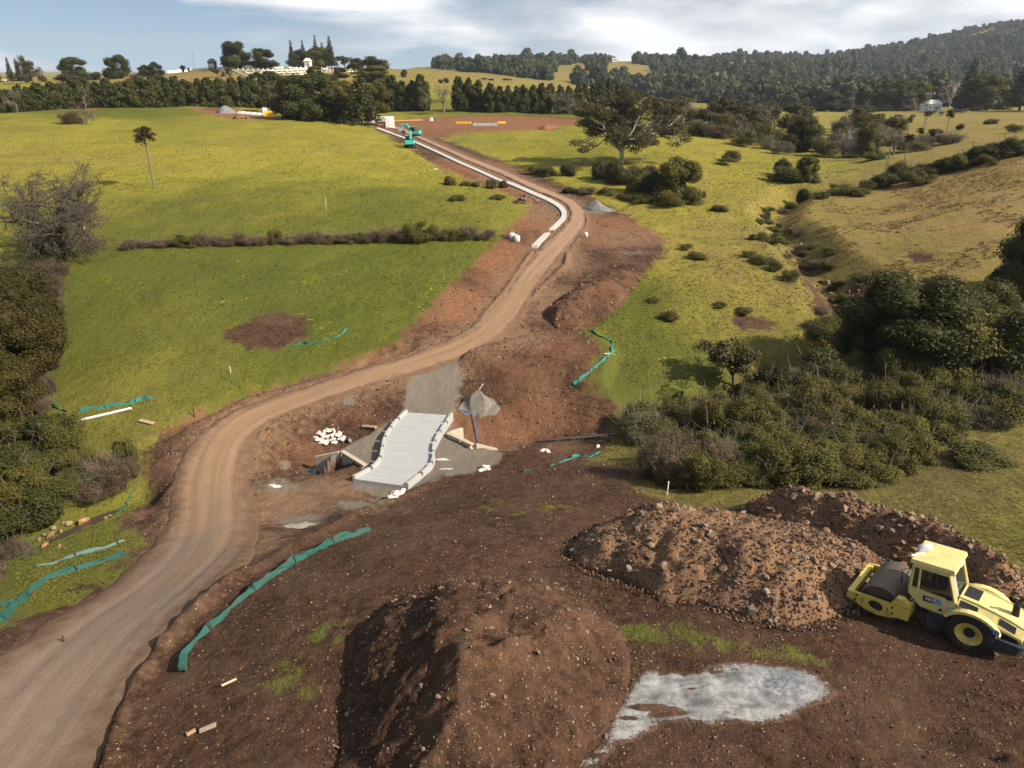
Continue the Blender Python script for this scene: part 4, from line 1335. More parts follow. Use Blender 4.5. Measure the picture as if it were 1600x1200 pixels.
# the gum and its understorey
put('gum', 972, 258, 150, 118, 'gum_tree', "big spreading gum tree with white limbs in mid field", 'tree')
UN = 'bushes round the gum tree'
for i, a in enumerate([('olivescrub',836,272,40,20,"low scrub at the left end of the belt by the upper road"),('scrub',858,276,46,24,"grey scrub beside the upper road belt"),('bush',886,276,36,26,"dark bush between grey scrub and the gum"),
          ('bush',936,282,46,44,"dark bush left of the gum trunk"),('bush',962,290,52,44,"rounded bush in front of the gum trunk"),('bush',992,288,50,44,"dark bush right of the gum trunk"),
          ('olivebush',1000,302,56,48,"broad green bush below the gum"),('olivedome',1058,312,70,66,"tall olive bush at the right end of the gum clump"),('bush',1026,306,50,52,"dark bush beside the tall olive one"),
          ('bush',1014,282,44,36,"bush behind the right side of the gum clump"),('olivescrub',1044,322,50,26,"low olive scrub at the foot of the gum clump"),('scrub',1084,322,34,30,"grey green scrub right of the gum clump"),
          ('bush',892,302,30,12,"small dark bush on the roadside bank"),('dry',918,304,46,15,"brown brush on the roadside bank"),('olivescrub',948,306,44,18,"olive scrub on the bank below the gum"),
          ('olivescrub',978,312,44,18,"middle olive scrub on the bank below the gum"),('olivescrub',1010,318,44,20,"right olive scrub on the bank below the gum"),('olivebush',1099,312,14,20,"narrow shrub right of the gum clump")]):
    put(a[0], a[1], a[2], a[3], a[4], 'bush', a[5], 'bush', UN)
# mid right trees along the upper creek
CKL = [('open',1030,186,60,36),('open',1062,192,54,40),('olivescrub',1040,205,50,30),('bush',1092,212,32,34),('open',1112,196,52,44),('olivescrub',1125,212,52,40),('open',1150,205,50,44),('open',1172,216,52,44),
          ('olivescrub',1190,226,52,40),('scrub',1160,226,60,30),('open',1210,200,50,40),('pale',1200,232,60,32),('open',1190,192,40,30),('barefar',1080,186,40,36),('barefar',1175,200,40,40),('open',1225,190,44,30),
          ('dome',1254,236,62,54),('pale',1222,240,50,28),('scrub',1290,244,56,36),('pale',1320,246,60,28),('barewhite',1322,246,38,46),('olivedome',1356,244,44,52),('barefar',1392,246,48,50),('scrub',1366,252,60,24),
          ('scrub',1340,225,50,24),('olivebush',1330,210,26,18),('open',1358,206,22,24),('dry',1395,225,60,22),('dry',1440,228,70,22),('dry',1480,224,60,20),('scrub',1420,236,70,16),('dry',1380,208,34,10),
          ('olivebush',1465,209,18,14),('bush',1500,203,16,12),('scrub',1545,196,40,10),('scrub',1585,206,40,12)]
CKN = {'barefar': "leafless grey tree", 'barewhite': "leafless white tree", 'open': "loose crowned tree", 'dome': "solid dark tree", 'olivedome': "dense olive tree", 'pale': "pale scrub", 'dry': "brown brush",
          'scrub': "grey scrub", 'olivescrub': "olive scrub", 'bush': "small dark tree", 'olivebush': "small green bush"}
g2_ = np.random.default_rng(15)
for k_ in range(46):
    px_ = g2_.uniform(985, 1400); lo_ = 172 + max(0, px_ - 1000) * 0.06; hi_ = 206 + max(0, px_ - 985) * 0.09
    py_ = g2_.uniform(lo_, hi_)
    kd = str(g2_.choice(['open', 'scrub', 'dry', 'olivescrub', 'barefar', 'pale'], p=[.24, .2, .24, .16, .1, .06]))
    CKL.append((kd, px_, py_, g2_.uniform(28, 60), g2_.uniform(16, 32) if kd not in ('open', 'barefar') else g2_.uniform(28, 42)))
_cnt = {}
for a in sorted(CKL, key=lambda q: q[1]):
    side = "on the slope below the white farmhouse" if a[1] > 1325 else ("in the creek belt right of the gum tree" if a[1] < 1240 else "at the right end of the upper creek belt")
    put(a[0], a[1], a[2], a[3], a[4], 'creek_tree', ordl(_cnt, CKN[a[0]], side), 'tree', f"{CKN[a[0]]}s {side}")
put('olivebush', 1143, 250, 34, 22, 'field_shrub', "round green shrub alone in the pasture right of the gum", 'shrub')
put('olivescrub', 1134, 255, 36, 12, 'field_shrub', "flat dark shrub in front of the round pasture shrub", 'shrub')
put('bush', 1222, 272, 36, 36, 'field_tree', "left of two dark trees in the right pasture", 'tree')
put('olivedome', 1260, 286, 42, 42, 'field_tree', "right of two dark trees in the right pasture", 'tree')
put('olivescrub', 1228, 284, 66, 24, 'field_shrub', "spreading shrub in front of the two pasture trees", 'shrub')
put('olivebush', 1104, 302, 10, 8, 'field_shrub', "tiny shrub below the pasture right of the gum clump", 'shrub')
# belt of bushes on the right slope
items = [(1240,330,44,16,'olivescrub'),(1256,317,30,26,'bush'),(1283,312,40,18,'scrub'),(1316,304,54,24,'olivescrub'),(1352,296,48,26,'scrub'),(1382,290,42,32,'bush'),(1400,280,46,36,'bush'),(1424,280,50,34,'olivebush'),
         (1450,272,50,32,'olivebush'),(1476,268,52,34,'bush'),(1500,262,46,32,'olivebush'),(1520,256,44,32,'bush'),(1548,250,54,40,'bush'),(1576,246,52,40,'bush'),(1604,240,50,38,'bush'),(1434,286,46,20,'olivescrub'),(1540,258,50,20,'olivescrub'),(1350,304,40,16,'olivescrub')]
row(['bush'], items, 'slope_bush', "bush from the left in the belt climbing the right slope", 'bush', 'bush belt on the right slope')
row(['olivebush'], [(1022,472,26,12,'olivescrub'),(1046,500,44,26),(1092,403,40,16),(1076,388,26,10,'olivescrub'),(1163,487,36,14),(1124,478,26,8,'scrub')], 'field_shrub', "low shrub from the left in the field right of the bank", 'shrub', 'low shrubs in the near right field')
GUL = []
for k_ in range(34):
    q = np.array([(1190,338),(1205,354),(1245,400),(1262,430),(1300,470),(1310,520)], float); t_ = g2_.random() * 4.99; q = q[int(t_)] * (1 - t_ % 1) + q[int(t_) + 1] * (t_ % 1) + g2_.normal(size=2) * np.array([24, 9])
    GUL.append((str(g2_.choice(['scrub', 'olivescrub', 'dry', 'olivebush'])), q[0], q[1], g2_.uniform(18, 44), g2_.uniform(8, 20)))
_cnt = {}
for a in sorted(GUL, key=lambda q: q[1]):
    nm = {'scrub': "grey green scrub tuft", 'olivescrub': "olive scrub tuft", 'dry': "brown brush tuft", 'olivebush': "small olive bush"}[a[0]]
    put(a[0], a[1], a[2], a[3], a[4], 'gully_scrub', ordl(_cnt, nm, "in the rocky gully"), 'scrub', 'scrub in the rocky gully')
row(['scrub'], [(1168,402,44,20),(1192,412,46,26),(1212,425,50,28),(1185,350,26,12,'olivescrub'),(1232,438,40,24),(1210,380,40,18),(1300,395,40,12,'olivescrub'),(1345,440,60,22),(1290,420,50,18)], 'creek_scrub', "scrub clump from the left along the rocky creek", 'scrub', 'scrub along the rocky creek')
# big dark trees at right
BD = 'big dark trees at the right'
for a in [('bigdome',1412,566,190,160,"largest dark rounded tree in the right foreground clump"),('bigdome',1352,560,90,100,"dark tree left of the largest rounded one"),('olivedome',1480,585,120,110,"lower dark tree right of the largest rounded one"),
          ('bigdome',1530,540,120,110,"dark tree behind the right foreground clump"),('dome',1575,590,110,120,"dark tree of the clump near the right edge"),('bigdome',1610,470,120,150,"tall dark tree cut by the right edge"),
          ('bush',1280,596,84,66,"dark shrub mass left of the big dark clump"),('bush',1330,596,80,50,"dark shrub below the big dark clump"),('scrub',1296,534,84,60,"olive scrub above the dark shrub mass"),
          ('olivebush',1560,640,100,80,"olive bush at the right edge below the dark trees"),('olivebush',1440,600,100,60,"olive bush in front of the largest rounded tree"),('scrub',1335,520,50,40,"scrub beside the rocky creek bend"),
          ('bush',1196,606,56,56,"small dark shrub beside the thin leafy tree"),('bush',1160,620,50,40,"dark shrub under the thin leafy tree"),('bush',1380,470,60,40,"dark foliage at the back left of the big clump")]:
    put(a[0], a[1], a[2], a[3], a[4], 'dense_tree' if 'dome' in a[0] else 'shrub', a[5], 'tree' if 'dome' in a[0] else 'shrub', BD)
put('open', 1146, 606, 86, 84, 'thin_tree', "thin dark open tree at the top of the thicket", 'tree', None, 1)
put('fern', 1066, 622, 52, 30, 'tree_fern', "bright green tree fern at the left of the thicket", 'fern')
put('olivebush', 1530, 722, 120, 44, 'shrub', "low dark shrub alone on the dry grass at right", 'shrub')
put('bush', 1070, 690, 40, 20, 'shrub', "low dark shrub in the grass gap of the thicket", 'shrub')
# the thicket: tangled scrub either side of the creek
TH = [(975,668),(1030,650),(1100,640),(1180,622),(1260,600),(1380,590),(1480,600),(1590,640),(1600,665),(1500,680),(1450,705),(1425,735),(1380,752),(1260,762),(1130,768),(1040,765),(1000,745),(1030,722),(1110,705),(1180,682),(1100,676),(1040,684),(985,690)]
thw = np.array(TH, float)
cand = []
g_ = np.random.default_rng(5)
while len(cand) < 112:
    q = np.array([g_.uniform(970, 1600), g_.uniform(590, 768)])
    if poly_sd(q[0:1], q[1:2], thw, 50)[0] < 2: continue
    dmin = min([math.hypot((q[0] - c[0]) / 1.5, q[1] - c[1]) for c in cand] or [99])
    if dmin > 10.3 or g_.random() < 0.01: cand.append(q)
_cnt = {}
for q in sorted(cand, key=lambda c: c[0]):
    k = g_.choice(['scrub', 'olivescrub', 'scrub', 'olivebush', 'dry', 'pale', 'olivescrub', 'rs'], p=[.24, .2, .14, .16, .04, .03, .10, .09])
    if q[0] < 1060 and q[1] > 715: k = 'dry'
    if k == 'rs': k = 'olivebush'
    nm = {'scrub': 'grey green scrub bush', 'olivescrub': 'olive scrub bush', 'olivebush': 'dense olive bush', 'dry': 'brown twiggy bush', 'pale': 'pale grey bush'}[k]
    side = "in the thicket's front half" if q[1] > 690 else "in the thicket's back half"
    s = 1.0 + (q[1] - 600) / 500
    put(k, q[0], q[1], g_.uniform(60, 98) * s, g_.uniform(44, 74) * s, 'thicket_bush', ordl(_cnt, nm, side), 'bush', f"{nm}es {side}")
# far right: round the farmhouses
FR = 'trees round the far farmhouses'
for a in [('dome',1392,174,66,48,"dark tree left of the white farmhouse"),('olivedome',1424,172,50,44,"olive tree just left of the white farmhouse"),('barefar',1430,174,30,30,"leafless tree beside the white farmhouse"),
          ('dome',1462,167,44,38,"dark tree behind the white farmhouse"),('barewhite',1482,172,28,46,"white leafless tree right of the white farmhouse"),('pine',1506,173,42,76,"tall pine in front of the far right forest"),
          ('olivedome',1536,173,64,54,"broad olive tree between the two farmhouses"),('bush',1500,174,44,30,"dark bush at the foot of the tall pine"),('pine',1592,174,64,80,"wide pine near the right edge of the frame"),('dome',1560,168,40,34,"dark tree behind the tan farmhouse"),
          ('bush',1350,176,50,10,"low dark hedge at the far end of the pasture"),('dome',1300,174,50,30,"dark tree at the left end of the far pasture")]:
    put(a[0], a[1], a[2], a[3], a[4], 'farm_tree', a[5], 'tree', FR)
row(['palm'], [(1416,214,28,30),(1444,208,30,34),(1477,214,36,40),(1431,236,36,36),(1447,244,40,42),(1412,256,44,46),(1385,262,40,44)], 'pasture_palm', "thin palm from the left on the pasture below the white farmhouse", 'palm', 'palms on the far pasture')

# ------------------------------------------------------------------ scattered masses (too many to count)
def scatter(name, label, cat, P, rz, sc, meshes, parent=None):
    """one object whose points carry instances of a few small meshes"""
    src = bpy.data.collections.new(name + '_shapes')
    for k, me in enumerate(meshes):
        src.objects.link(bpy.data.objects.new('%s_shape_%d' % (name, k), me))
    me = bpy.data.meshes.new(name)
    me.vertices.add(len(P)); me.vertices.foreach_set('co', np.ascontiguousarray(P, np.float32).ravel())
    a = me.attributes.new('rot', 'FLOAT_VECTOR', 'POINT'); a.data.foreach_set('vector', np.ascontiguousarray(rz, np.float32).ravel())
    a = me.attributes.new('scl', 'FLOAT_VECTOR', 'POINT'); a.data.foreach_set('vector', np.ascontiguousarray(sc, np.float32).ravel())
    a = me.attributes.new('pick', 'INT', 'POINT'); a.data.foreach_set('value', np.random.default_rng(3).integers(0, len(meshes), len(P)).astype(np.int32))
    o = mobj(name, me, parent)
    ng = bpy.data.node_groups.new(name + '_scatter', 'GeometryNodeTree')
    ng.interface.new_socket('Geometry', in_out='INPUT', socket_type='NodeSocketGeometry')
    ng.interface.new_socket('Geometry', in_out='OUTPUT', socket_type='NodeSocketGeometry')
    gi = ng.nodes.new('NodeGroupInput'); go = ng.nodes.new('NodeGroupOutput')
    ci = ng.nodes.new('GeometryNodeCollectionInfo'); ci.inputs['Collection'].default_value = src
    ci.inputs['Separate Children'].default_value = True; ci.inputs['Reset Children'].default_value = True
    ip = ng.nodes.new('GeometryNodeInstanceOnPoints'); ip.inputs['Pick Instance'].default_value = True
    def at(nm, ty):
        q = ng.nodes.new('GeometryNodeInputNamedAttribute'); q.data_type = ty; q.inputs['Name'].default_value = nm
        return q.outputs['Attribute']
    e2r = ng.nodes.new('FunctionNodeEulerToRotation')
    ng.links.new(at('rot', 'FLOAT_VECTOR'), e2r.inputs[0])
    ng.links.new(gi.outputs[0], ip.inputs['Points']); ng.links.new(ci.outputs[0], ip.inputs['Instance'])
    ng.links.new(at('pick', 'INT'), ip.inputs['Instance Index'])
    ng.links.new(e2r.outputs[0], ip.inputs['Rotation']); ng.links.new(at('scl', 'FLOAT_VECTOR'), ip.inputs['Scale'])
    ng.links.new(ip.outputs[0], go.inputs[0])
    md = o.modifiers.new('scatter', 'NODES'); md.node_group = ng
    return tag(o, label, cat, kind='stuff')

def project(P):
    d = P - CAM
    z = d @ FWD
    return 800 + F * d[:, 0] / z, 600 - F * (d @ UP) / z

# far forest on the hills
def forest_shape(i):
    g = np.random.default_rng(40 + i); parts = []
    for k in range(7):
        a = g.uniform(0, 6.28); rr = g.uniform(0, 0.3); c = (rr * math.cos(a), rr * math.sin(a), g.uniform(0.3, 0.75)); r = g.uniform(0.2, 0.3)
        P, Nn = blob(c, (r, r, r), 42, g, 0.8, 0.2); parts.append(leaf_geo(P, Nn, 0.17, 0.7, g, np.clip(g.random(42) * .7 + g.uniform(-.1, .4), 0, 1)))
        parts.append(core_geo(c, np.array((r, r, r)) * .8, g, 0.25))
    V, Fc, T = join_leaves(parts)
    return np_mesh('forest_tree', V, Fc, LM['forest'], False, dict(tone=T))
FOREST = np.array([(700,110),(676,106),(690,101),(740,97),(800,90),(1000,88),(1280,90),(1400,68),(1500,38),(1640,20),(1760,20),(1760,166),(1600,166),(1480,166),(1380,172),(1310,172),(1230,170),(1160,166),(1100,162),(1060,156),(1000,150),(950,141),(900,132),(860,126),(820,122),(760,114),(700,110)], float)
CLEAR = [np.array(p, float) for p in [[(860,124),(874,108),(905,96),(918,101),(906,114),(888,128)],[(940,118),(952,97),(990,89),(988,99),(1016,102),(1030,118),(1008,126),(972,114)],
         [(1028,116),(1062,114),(1100,123),(1094,130),(1036,125)],[(1240,141),(1268,138),(1312,149),(1306,154),(1262,150)],[(1184,130),(1192,122),(1190,134)],[(866,104),(880,101),(884,107),(872,110)]]]
gF = np.random.default_rng(77)
n = 52000
az = np.arctan((gF.uniform(655, 1760, n) - 800) / F * 1.0946); dist = np.exp(gF.uniform(math.log(430), math.log(2250), n))
fx, fy = dist * np.sin(az), dist * np.cos(az)
fz = base(fx, fy) + np.where(dist > 600, 26.0 * fbm(fx * 0.0045, fy * 0.0045, 4, 35) * np.clip((dist - 600) / 600, 0, 1), 0)
u_, v_ = project(np.stack([fx, fy, fz], -1))
keep = poly_sd(u_, v_, FOREST, 30) > 0
for c in CLEAR:
    for dv in (0, 3, 6): keep &= poly_sd(u_, v_ - dv, c, 30) < 0.6
keep &= fbm(fx * 0.014, fy * 0.014, 4, 9) > -0.13
fx, fy, fz, u_, v_ = [q[keep] for q in (fx, fy, fz, u_, v_)]
k = len(fx); wv = 6.2 * np.exp(gF.normal(0, 0.32, k)); hv = wv * gF.uniform(0.8, 1.35, k)
hf = scatter('forest', "dark green forest covering the far hills and the mountain at right", 'forest', np.stack([fx, fy, fz - 1.0], -1), np.stack([0 * wv, 0 * wv, gF.uniform(0, 6.28, k)], -1), np.stack([wv, wv, hv], -1), [forest_shape(i) for i in range(6)])

# grass tussocks
def tuft_shape(i, leaf, blades=16, lean=0.5):
    g = np.random.default_rng(60 + i); V = []; Fc = []; T = []
    for b in range(blades):
        a = g.uniform(0, 6.28); r0 = 0.25 * math.sqrt(g.random()); p = np.array([r0 * math.cos(a), r0 * math.sin(a), -0.05])
        d = np.array([math.cos(a), math.sin(a), 0]) * g.uniform(0.1, lean); s = np.array([-math.sin(a), math.cos(a), 0]) * 0.06; h = g.uniform(0.5, 1.0)
        k = len(V)
        V += [p - s, p + s, p + d * .6 + np.array([0, 0, h * .7]) + s * .6, p + d * 1.2 + np.array([0, 0, h])]
        Fc.append((k, k + 1, k + 2, k + 3)); T += [g.random()] * 4
    return np_mesh('tuft', np.array(V), np.array(Fc), LM[leaf], False, dict(tone=np.array(T)))
def in_soil(x, y): return np.clip(0.5 + 0.45 * soil_mask(x, y), 0, 1)
def grass_field(name, label, region, n, leaf, size, seed, soil_lo=0.0, soil_hi=0.45, patchy=0.0):
    g = np.random.default_rng(seed)
    reg = np.array(region, float)
    W_ = np.array([visible_ground(*q)[:2] for q in reg])
    lo, hi = W_.min(0), W_.max(0)
    # density falls with distance as the blades get too small to see
    x = g.uniform(lo[0], hi[0], n * 5); t = g.random(n * 5); y = 1 / (1 / lo[1] + t * (1 / hi[1] - 1 / lo[1]))
    m = poly_sd(x, y, W_, 5) > 0
    x, y = x[m], y[m]
    s = in_soil(x, y)
    gn_ = fbm(x * 1.3, y * 1.3, 4, 91, 0.6)
    for P, a, b, k in GRASSY: s = s - 0.75 * k * np.clip(np.exp(-(((x - P[0]) / (1.25 * a)) ** 2 + ((y - P[1]) / (1.25 * b)) ** 2)) * (0.75 + 3.2 * gn_), 0, 1)
    m = (s < soil_hi + 0.25 * fbm(x, y, 3, 8)) & (poly_sd(x, y, ROAD_POLY, 3) < -0.2)
    if patchy: m &= fbm(x * 0.16, y * 0.3, 5, 14, 0.65) > patchy
    x, y = x[m][:n], y[m][:n]
    z = H(x, y); k = len(x)
    sc = size * g.uniform(0.5, 1.4, k) * np.clip(y / 60, 0.7, 1.1)
    return scatter(name, label, 'grass', np.stack([x, y, z], -1), np.stack([0 * x, 0 * x, g.uniform(0, 6.28, k)], -1), np.stack([sc * 1.6, sc * 1.6, sc * g.uniform(.5, .9, k)], -1), [tuft_shape(i + seed, leaf) for i in range(4)])
grass_field('grass_tufts', "tufts of green grass over the left field", [(60,1000),(-60,700),(90,640),(95,440),(-20,300),(-20,215),(560,215),(800,300),(800,360),(640,520),(300,650),(235,700),(200,900)], 26000, 'grass', 0.10, 1, patchy=-0.10)
grass_field('grass_tufts', "tufts of green grass over the right fields", [(980,600),(930,500),(1040,395),(900,290),(800,230),(1300,230),(1330,300),(1200,345),(1300,520),(1250,600),(1100,650)], 12000, 'grass', 0.10, 2, patchy=-0.10)
grass_field('dry_tufts', "straw coloured tufts on the tan right slope", [(1260,480),(1200,345),(1330,300),(1620,230),(1640,420),(1400,460)], 3500, 'straw', 0.16, 3, patchy=0.03)
grass_field('dry_tufts', "tufts of dull grass beside the thicket at lower right", [(960,720),(1100,690),(1180,690),(1000,790),(1180,800),(1340,850),(1650,960),(1650,640),(1480,690),(1400,770),(1050,780)], 7000, 'straw', 0.08, 4, soil_hi=0.4)
grass_field('grass_tufts', "green regrowth on the bare soil near the heaps", [(300,1150),(400,950),(800,760),(960,690),(1000,900),(1350,1000),(1400,1060),(980,1060),(900,1050),(450,1150)], 3500, 'grass', 0.05, 5, soil_hi=0.42)
# ------------------------------------------------------------------ heaps, rocks, gravel
def soil_mat(name, red, stones=1.0, tint=None, amt=0.5):
    m = NT(name)
    c, h = soil_nodes(m, m.val(red), None, stones)
    if tint: c = m.mix(amt, c, tint)
    m.color(c); m.bump(h, 0.9, 0.06); m.set(Roughness=0.95); m.b.inputs['Specular IOR Level'].default_value = 0.12
    return m.mat
M_mound = soil_mat('mound_soil', 0.22)
M_rubble = soil_mat('rubble_soil', 0.6, 1.0, (0.26, 0.16, 0.092), 0.6)
M_bank = soil_mat('bank_soil', 0.38)
def gravel_mat(name, a, b):
    m = NT(name)
    f = m.noise(38, 3, 0.7); g = m.noise(1.8, 5, 0.6)
    c = m.mix(f, a, b); c = m.mix(m.math('MULTIPLY', m.step(g, 0.45, 0.7), 0.5), c, tuple(q * 0.62 for q in a))
    m.color(c); m.bump(m.math('ADD', f, m.math('MULTIPLY', g, 2.0)), 0.7, 0.04); m.set(Roughness=0.95)
    return m.mat
M_gravel = gravel_mat('gravel_grey', (0.115, 0.10, 0.082), (0.235, 0.212, 0.18))
M_gravelb = gravel_mat('gravel_blue', (0.11, 0.108, 0.11), (0.24, 0.235, 0.235))

def lift(px, py, h):
    """point h above the ground seen at a pixel"""
    z = on_ground(px, py)[2] + h
    for k in range(6):
        p = at_z(px, py, z); z = float(H0(p[0], p[1])[0]) + h
    return at_z(px, py, z)

def heap(name, label, cat, outline, crest, mat, res=0.12, rough=0.12, seed=0, slope=0.95, noise_f=1.4):
    O = np.array([on_ground(*q)[:2] for q in outline])
    On = resample(np.r_[O, O[:1]], 44)[:-1]
    C = np.array([lift(*q) for q in crest]); ch = np.array([q[2] for q in crest])
    P = np.r_[On, C[:, :2]]; hv = np.r_[np.zeros(len(On)), ch]
    cen = P.mean(0); sc = np.abs(P - cen).max()
    T = TPS((P - cen) / sc, hv, 1e-3)
    def hz(x, y):
        x = np.atleast_1d(x); y = np.atleast_1d(y)
        sd = poly_sd(x, y, O, 2.0)
        h = T(np.stack([(x - cen[0]) / sc, (y - cen[1]) / sc], -1))
        h = np.minimum(np.maximum(h * 1.12, 0), np.maximum(sd, 0) * slope)
        h = h + rough * fbm(x * noise_f, y * noise_f, 5, 50 + seed, 0.6) * np.clip(sd / 0.5, 0, 1) * np.clip(h / 0.35, 0.15, 1.3)
        return h, sd
    lo = O.min(0) - 0.3; hi = O.max(0) + 0.3
    xs_ = np.arange(lo[0], hi[0], res); ys_ = np.arange(lo[1], hi[1], res)
    X, Y = np.meshgrid(xs_, ys_); x = X.ravel(); y = Y.ravel()
    h, sd = hz(x, y)
    g = H(x, y)
    wob = 0.22 * fbm(x * 1.1, y * 1.1, 3, 70 + seed)
    z = np.where(sd > 0.06 + wob, g + 0.02 + h, g - 0.25)
    nx_ = len(xs_)
    ii = (np.arange(len(ys_) - 1)[:, None] * nx_ + np.arange(nx_ - 1)[None]).ravel()
    Q = np.stack([ii, ii + 1, ii + nx_ + 1, ii + nx_], -1)
    k = (sd[Q] > -0.25).all(1)
    Q = Q[k]; used = np.unique(Q); mp_ = np.full(len(x), -1); mp_[used] = np.arange(len(used))
    V = np.stack([x, y, z], -1)[used]
    org = np.array([cen[0], cen[1], float(H0(cen[0], cen[1])[0])])
    o = mobj(name, np_mesh(name, V - org, mp_[Q], mat, True)); o.location = Vector(org)
    tag(o, label, cat)
    top = lambda a, b: H(np.atleast_1d(a), np.atleast_1d(b)) + 0.02 + hz(a, b)[0]
    return o, O, top, org

def rock_mesh(name, seed, mat, npt=15, flat=0.75):
    g = np.random.default_rng(seed)
    bm = bmesh.new()
    for p in rdir(npt, g) * g.uniform(0.8, 1.05, (npt, 1)) * 0.5 * np.array([1.15, 0.9, flat]):
        bm.verts.new(p)
    r = bmesh.ops.convex_hull(bm, input=list(bm.verts))
    for v in [v for v in bm.verts if not v.link_faces]: bm.verts.remove(v)
    me = bpy.data.meshes.new(name); bm.to_mesh(me); bm.free(); me.materials.append(mat)
    return me
def stone_mat(name, a, b, dirt):
    m = NT(name)
    o = m.obj(); c = m.mix(m.noise(3.0, 5, 0.6, vec=o), a, b)
    c = m.mix(m.math('MULTIPLY', m.rand(), 0.45), c, dirt)
    m.color(c); m.bump(m.noise(7, 5, 0.65, vec=o), 0.5, 0.1); m.set(Roughness=0.9)
    return m.mat
M_st = [stone_mat('stone_tan', (0.21, 0.135, 0.085), (0.36, 0.26, 0.18), (0.14, 0.085, 0.052)), stone_mat('stone_grey', (0.15, 0.115, 0.088), (0.27, 0.215, 0.168), (0.13, 0.085, 0.055)),
        stone_mat('stone_brown', (0.13, 0.078, 0.048), (0.24, 0.15, 0.095), (0.10, 0.058, 0.035)), stone_mat('stone_orange', (0.27, 0.145, 0.065), (0.40, 0.24, 0.12), (0.20, 0.11, 0.06))]
ROCKS = [rock_mesh('rock', 10 + i, M_st[i % 3], 14 + i % 4) for i in range(12)]
M_clod = stone_mat('clod_soil', (0.045, 0.027, 0.018), (0.12, 0.072, 0.046), (0.05, 0.03, 0.02))
CLODS = [rock_mesh('clod', 40 + i, M_clod, 11) for i in range(6)] + [rock_mesh('clod', 46 + i, M_st[2], 11) for i in range(3)] + [rock_mesh('clod', 50, M_st[0], 11), rock_mesh('clod', 58, M_st[1], 11)]

def place_rock(name, me, p, s, g, parent=None, org=None):
    o = bpy.data.objects.new(name, me)
    o.location = Vector(p) - (Vector(org) if org is not None else Vector((0, 0, 0)))
    o.rotation_euler = (g.uniform(-.5, .5), g.uniform(-.5, .5), g.uniform(0, 6.28))
    o.scale = (s, s * g.uniform(.75, 1.15), s * g.uniform(.7, 1.05))
    return link(o, parent)

def rocks_on(o, O, top, org, n_big, n_small, smin, smax, seed, weight=None, lo=0.05):
    g = np.random.default_rng(seed)
    a, b = O.min(0) - 0.3, O.max(0) + 0.3
    def pick(n, margin):
        out = np.zeros((0, 2))
        while len(out) < n:
            q = g.uniform(a, b, (n * 4, 2)); k = poly_sd(q[:, 0], q[:, 1], O, 2.0) > margin
            if weight is not None: k &= g.random(len(q)) < weight(q[:, 0], q[:, 1])
            out = np.r_[out, q[k]]
        return out[:n]
    if n_big:
        q = pick(n_big, -0.05); z = top(q[:, 0], q[:, 1])
        s = smin + (smax - smin) * g.random(n_big) ** 2.2
        for i in range(n_big):
            place_rock('rock', ROCKS[int(g.integers(len(ROCKS)))], (q[i, 0], q[i, 1], z[i] + s[i] * 0.18), s[i], g, o, org)
    if n_small:
        q = pick(n_small, -0.3); z = top(q[:, 0], q[:, 1]); s = g.uniform(0.3, 1, n_small) ** 2 * smin * 1.1 + lo * 0.4
        st = scatter('small_stones', None, None, np.stack([q[:, 0], q[:, 1], z + s * .1], -1) - org, g.uniform(-1, 6, (n_small, 3)), np.stack([s, s * .9, s * .8], -1), CLODS, o)

# big soil mound in the foreground
mo = heap('soil_mound', "big dark brown soil mound with steep shaded left face in the foreground", 'mound',
     [(528,1400),(520,1200),(535,1080),(552,1000),(590,955),(645,922),(720,905),(800,902),(880,912),(935,945),(975,985),(992,1030),(985,1085),(955,1140),(915,1200),(880,1400)],
     [(655,950,1.15),(650,1000,1.75),(648,1060,2.0),(652,1120,2.05),(655,1190,2.0),(700,928,1.1),(780,918,1.15),(850,928,1.0),(760,1000,1.75),(850,1000,1.45),(760,1100,1.9),(850,1100,1.5),(780,1195,1.9),(920,1020,.75),(900,960,.7),(910,1100,.8),
      (560,1040,.35),(600,1000,.75),(600,1100,.8),(575,1150,.4)], M_mound, 0.08, 0.62, 1, slope=0.76, noise_f=1.1)
rocks_on(*mo, 220, 5500, 0.05, 0.19, 4)
# rubble heap with stones
wr = lambda x, y: np.clip(0.35 + 1.6 * (fbm(x * 0.6, y * 0.6, 3, 12) + 0.1) + 0.25 * (y < 20), 0.1, 1)
ru = heap('rubble_heap', "long tan heap of broken rock and earth beside the road roller", 'rubble',
     [(884,858),(905,885),(960,905),(1000,922),(1030,940),(1095,945),(1170,966),(1230,978),(1285,975),(1345,945),(1375,905),(1385,875),(1340,848),(1250,822),(1130,803),(1020,797),(960,815),(905,838)],
     [(1012,800,1.15),(1100,806,1.25),(1180,824,1.2),(1270,850,1.05),(950,838,.65),(1030,850,1.1),(1120,860,1.15),(1220,885,1.05),(1310,885,.7),(1000,885,.55),(1090,905,.65),(1190,930,.6),(1270,935,.55),(925,855,.45)], M_rubble, 0.10, 0.55, 2, noise_f=1.2)
rocks_on(*ru, 300, 11000, 0.11, 0.36, 5, wr)
rh = heap('rock_heap', "darker rock heap running behind the road roller", 'rubble',
     [(1160,800),(1185,812),(1240,825),(1330,850),(1400,880),(1470,905),(1540,935),(1600,945),(1618,925),(1575,895),(1520,868),(1450,838),(1350,806),(1260,784),(1190,782)],
     [(1200,785,.75),(1250,790,.8),(1320,802,.85),(1400,822,.95),(1460,845,.95),(1520,872,.85),(1570,905,.6),(1300,828,.5),(1400,856,.6),(1480,888,.55)], M_rubble, 0.10, 0.5, 3, noise_f=1.3)
rocks_on(*rh, 300, 6000, 0.12, 0.40, 6)
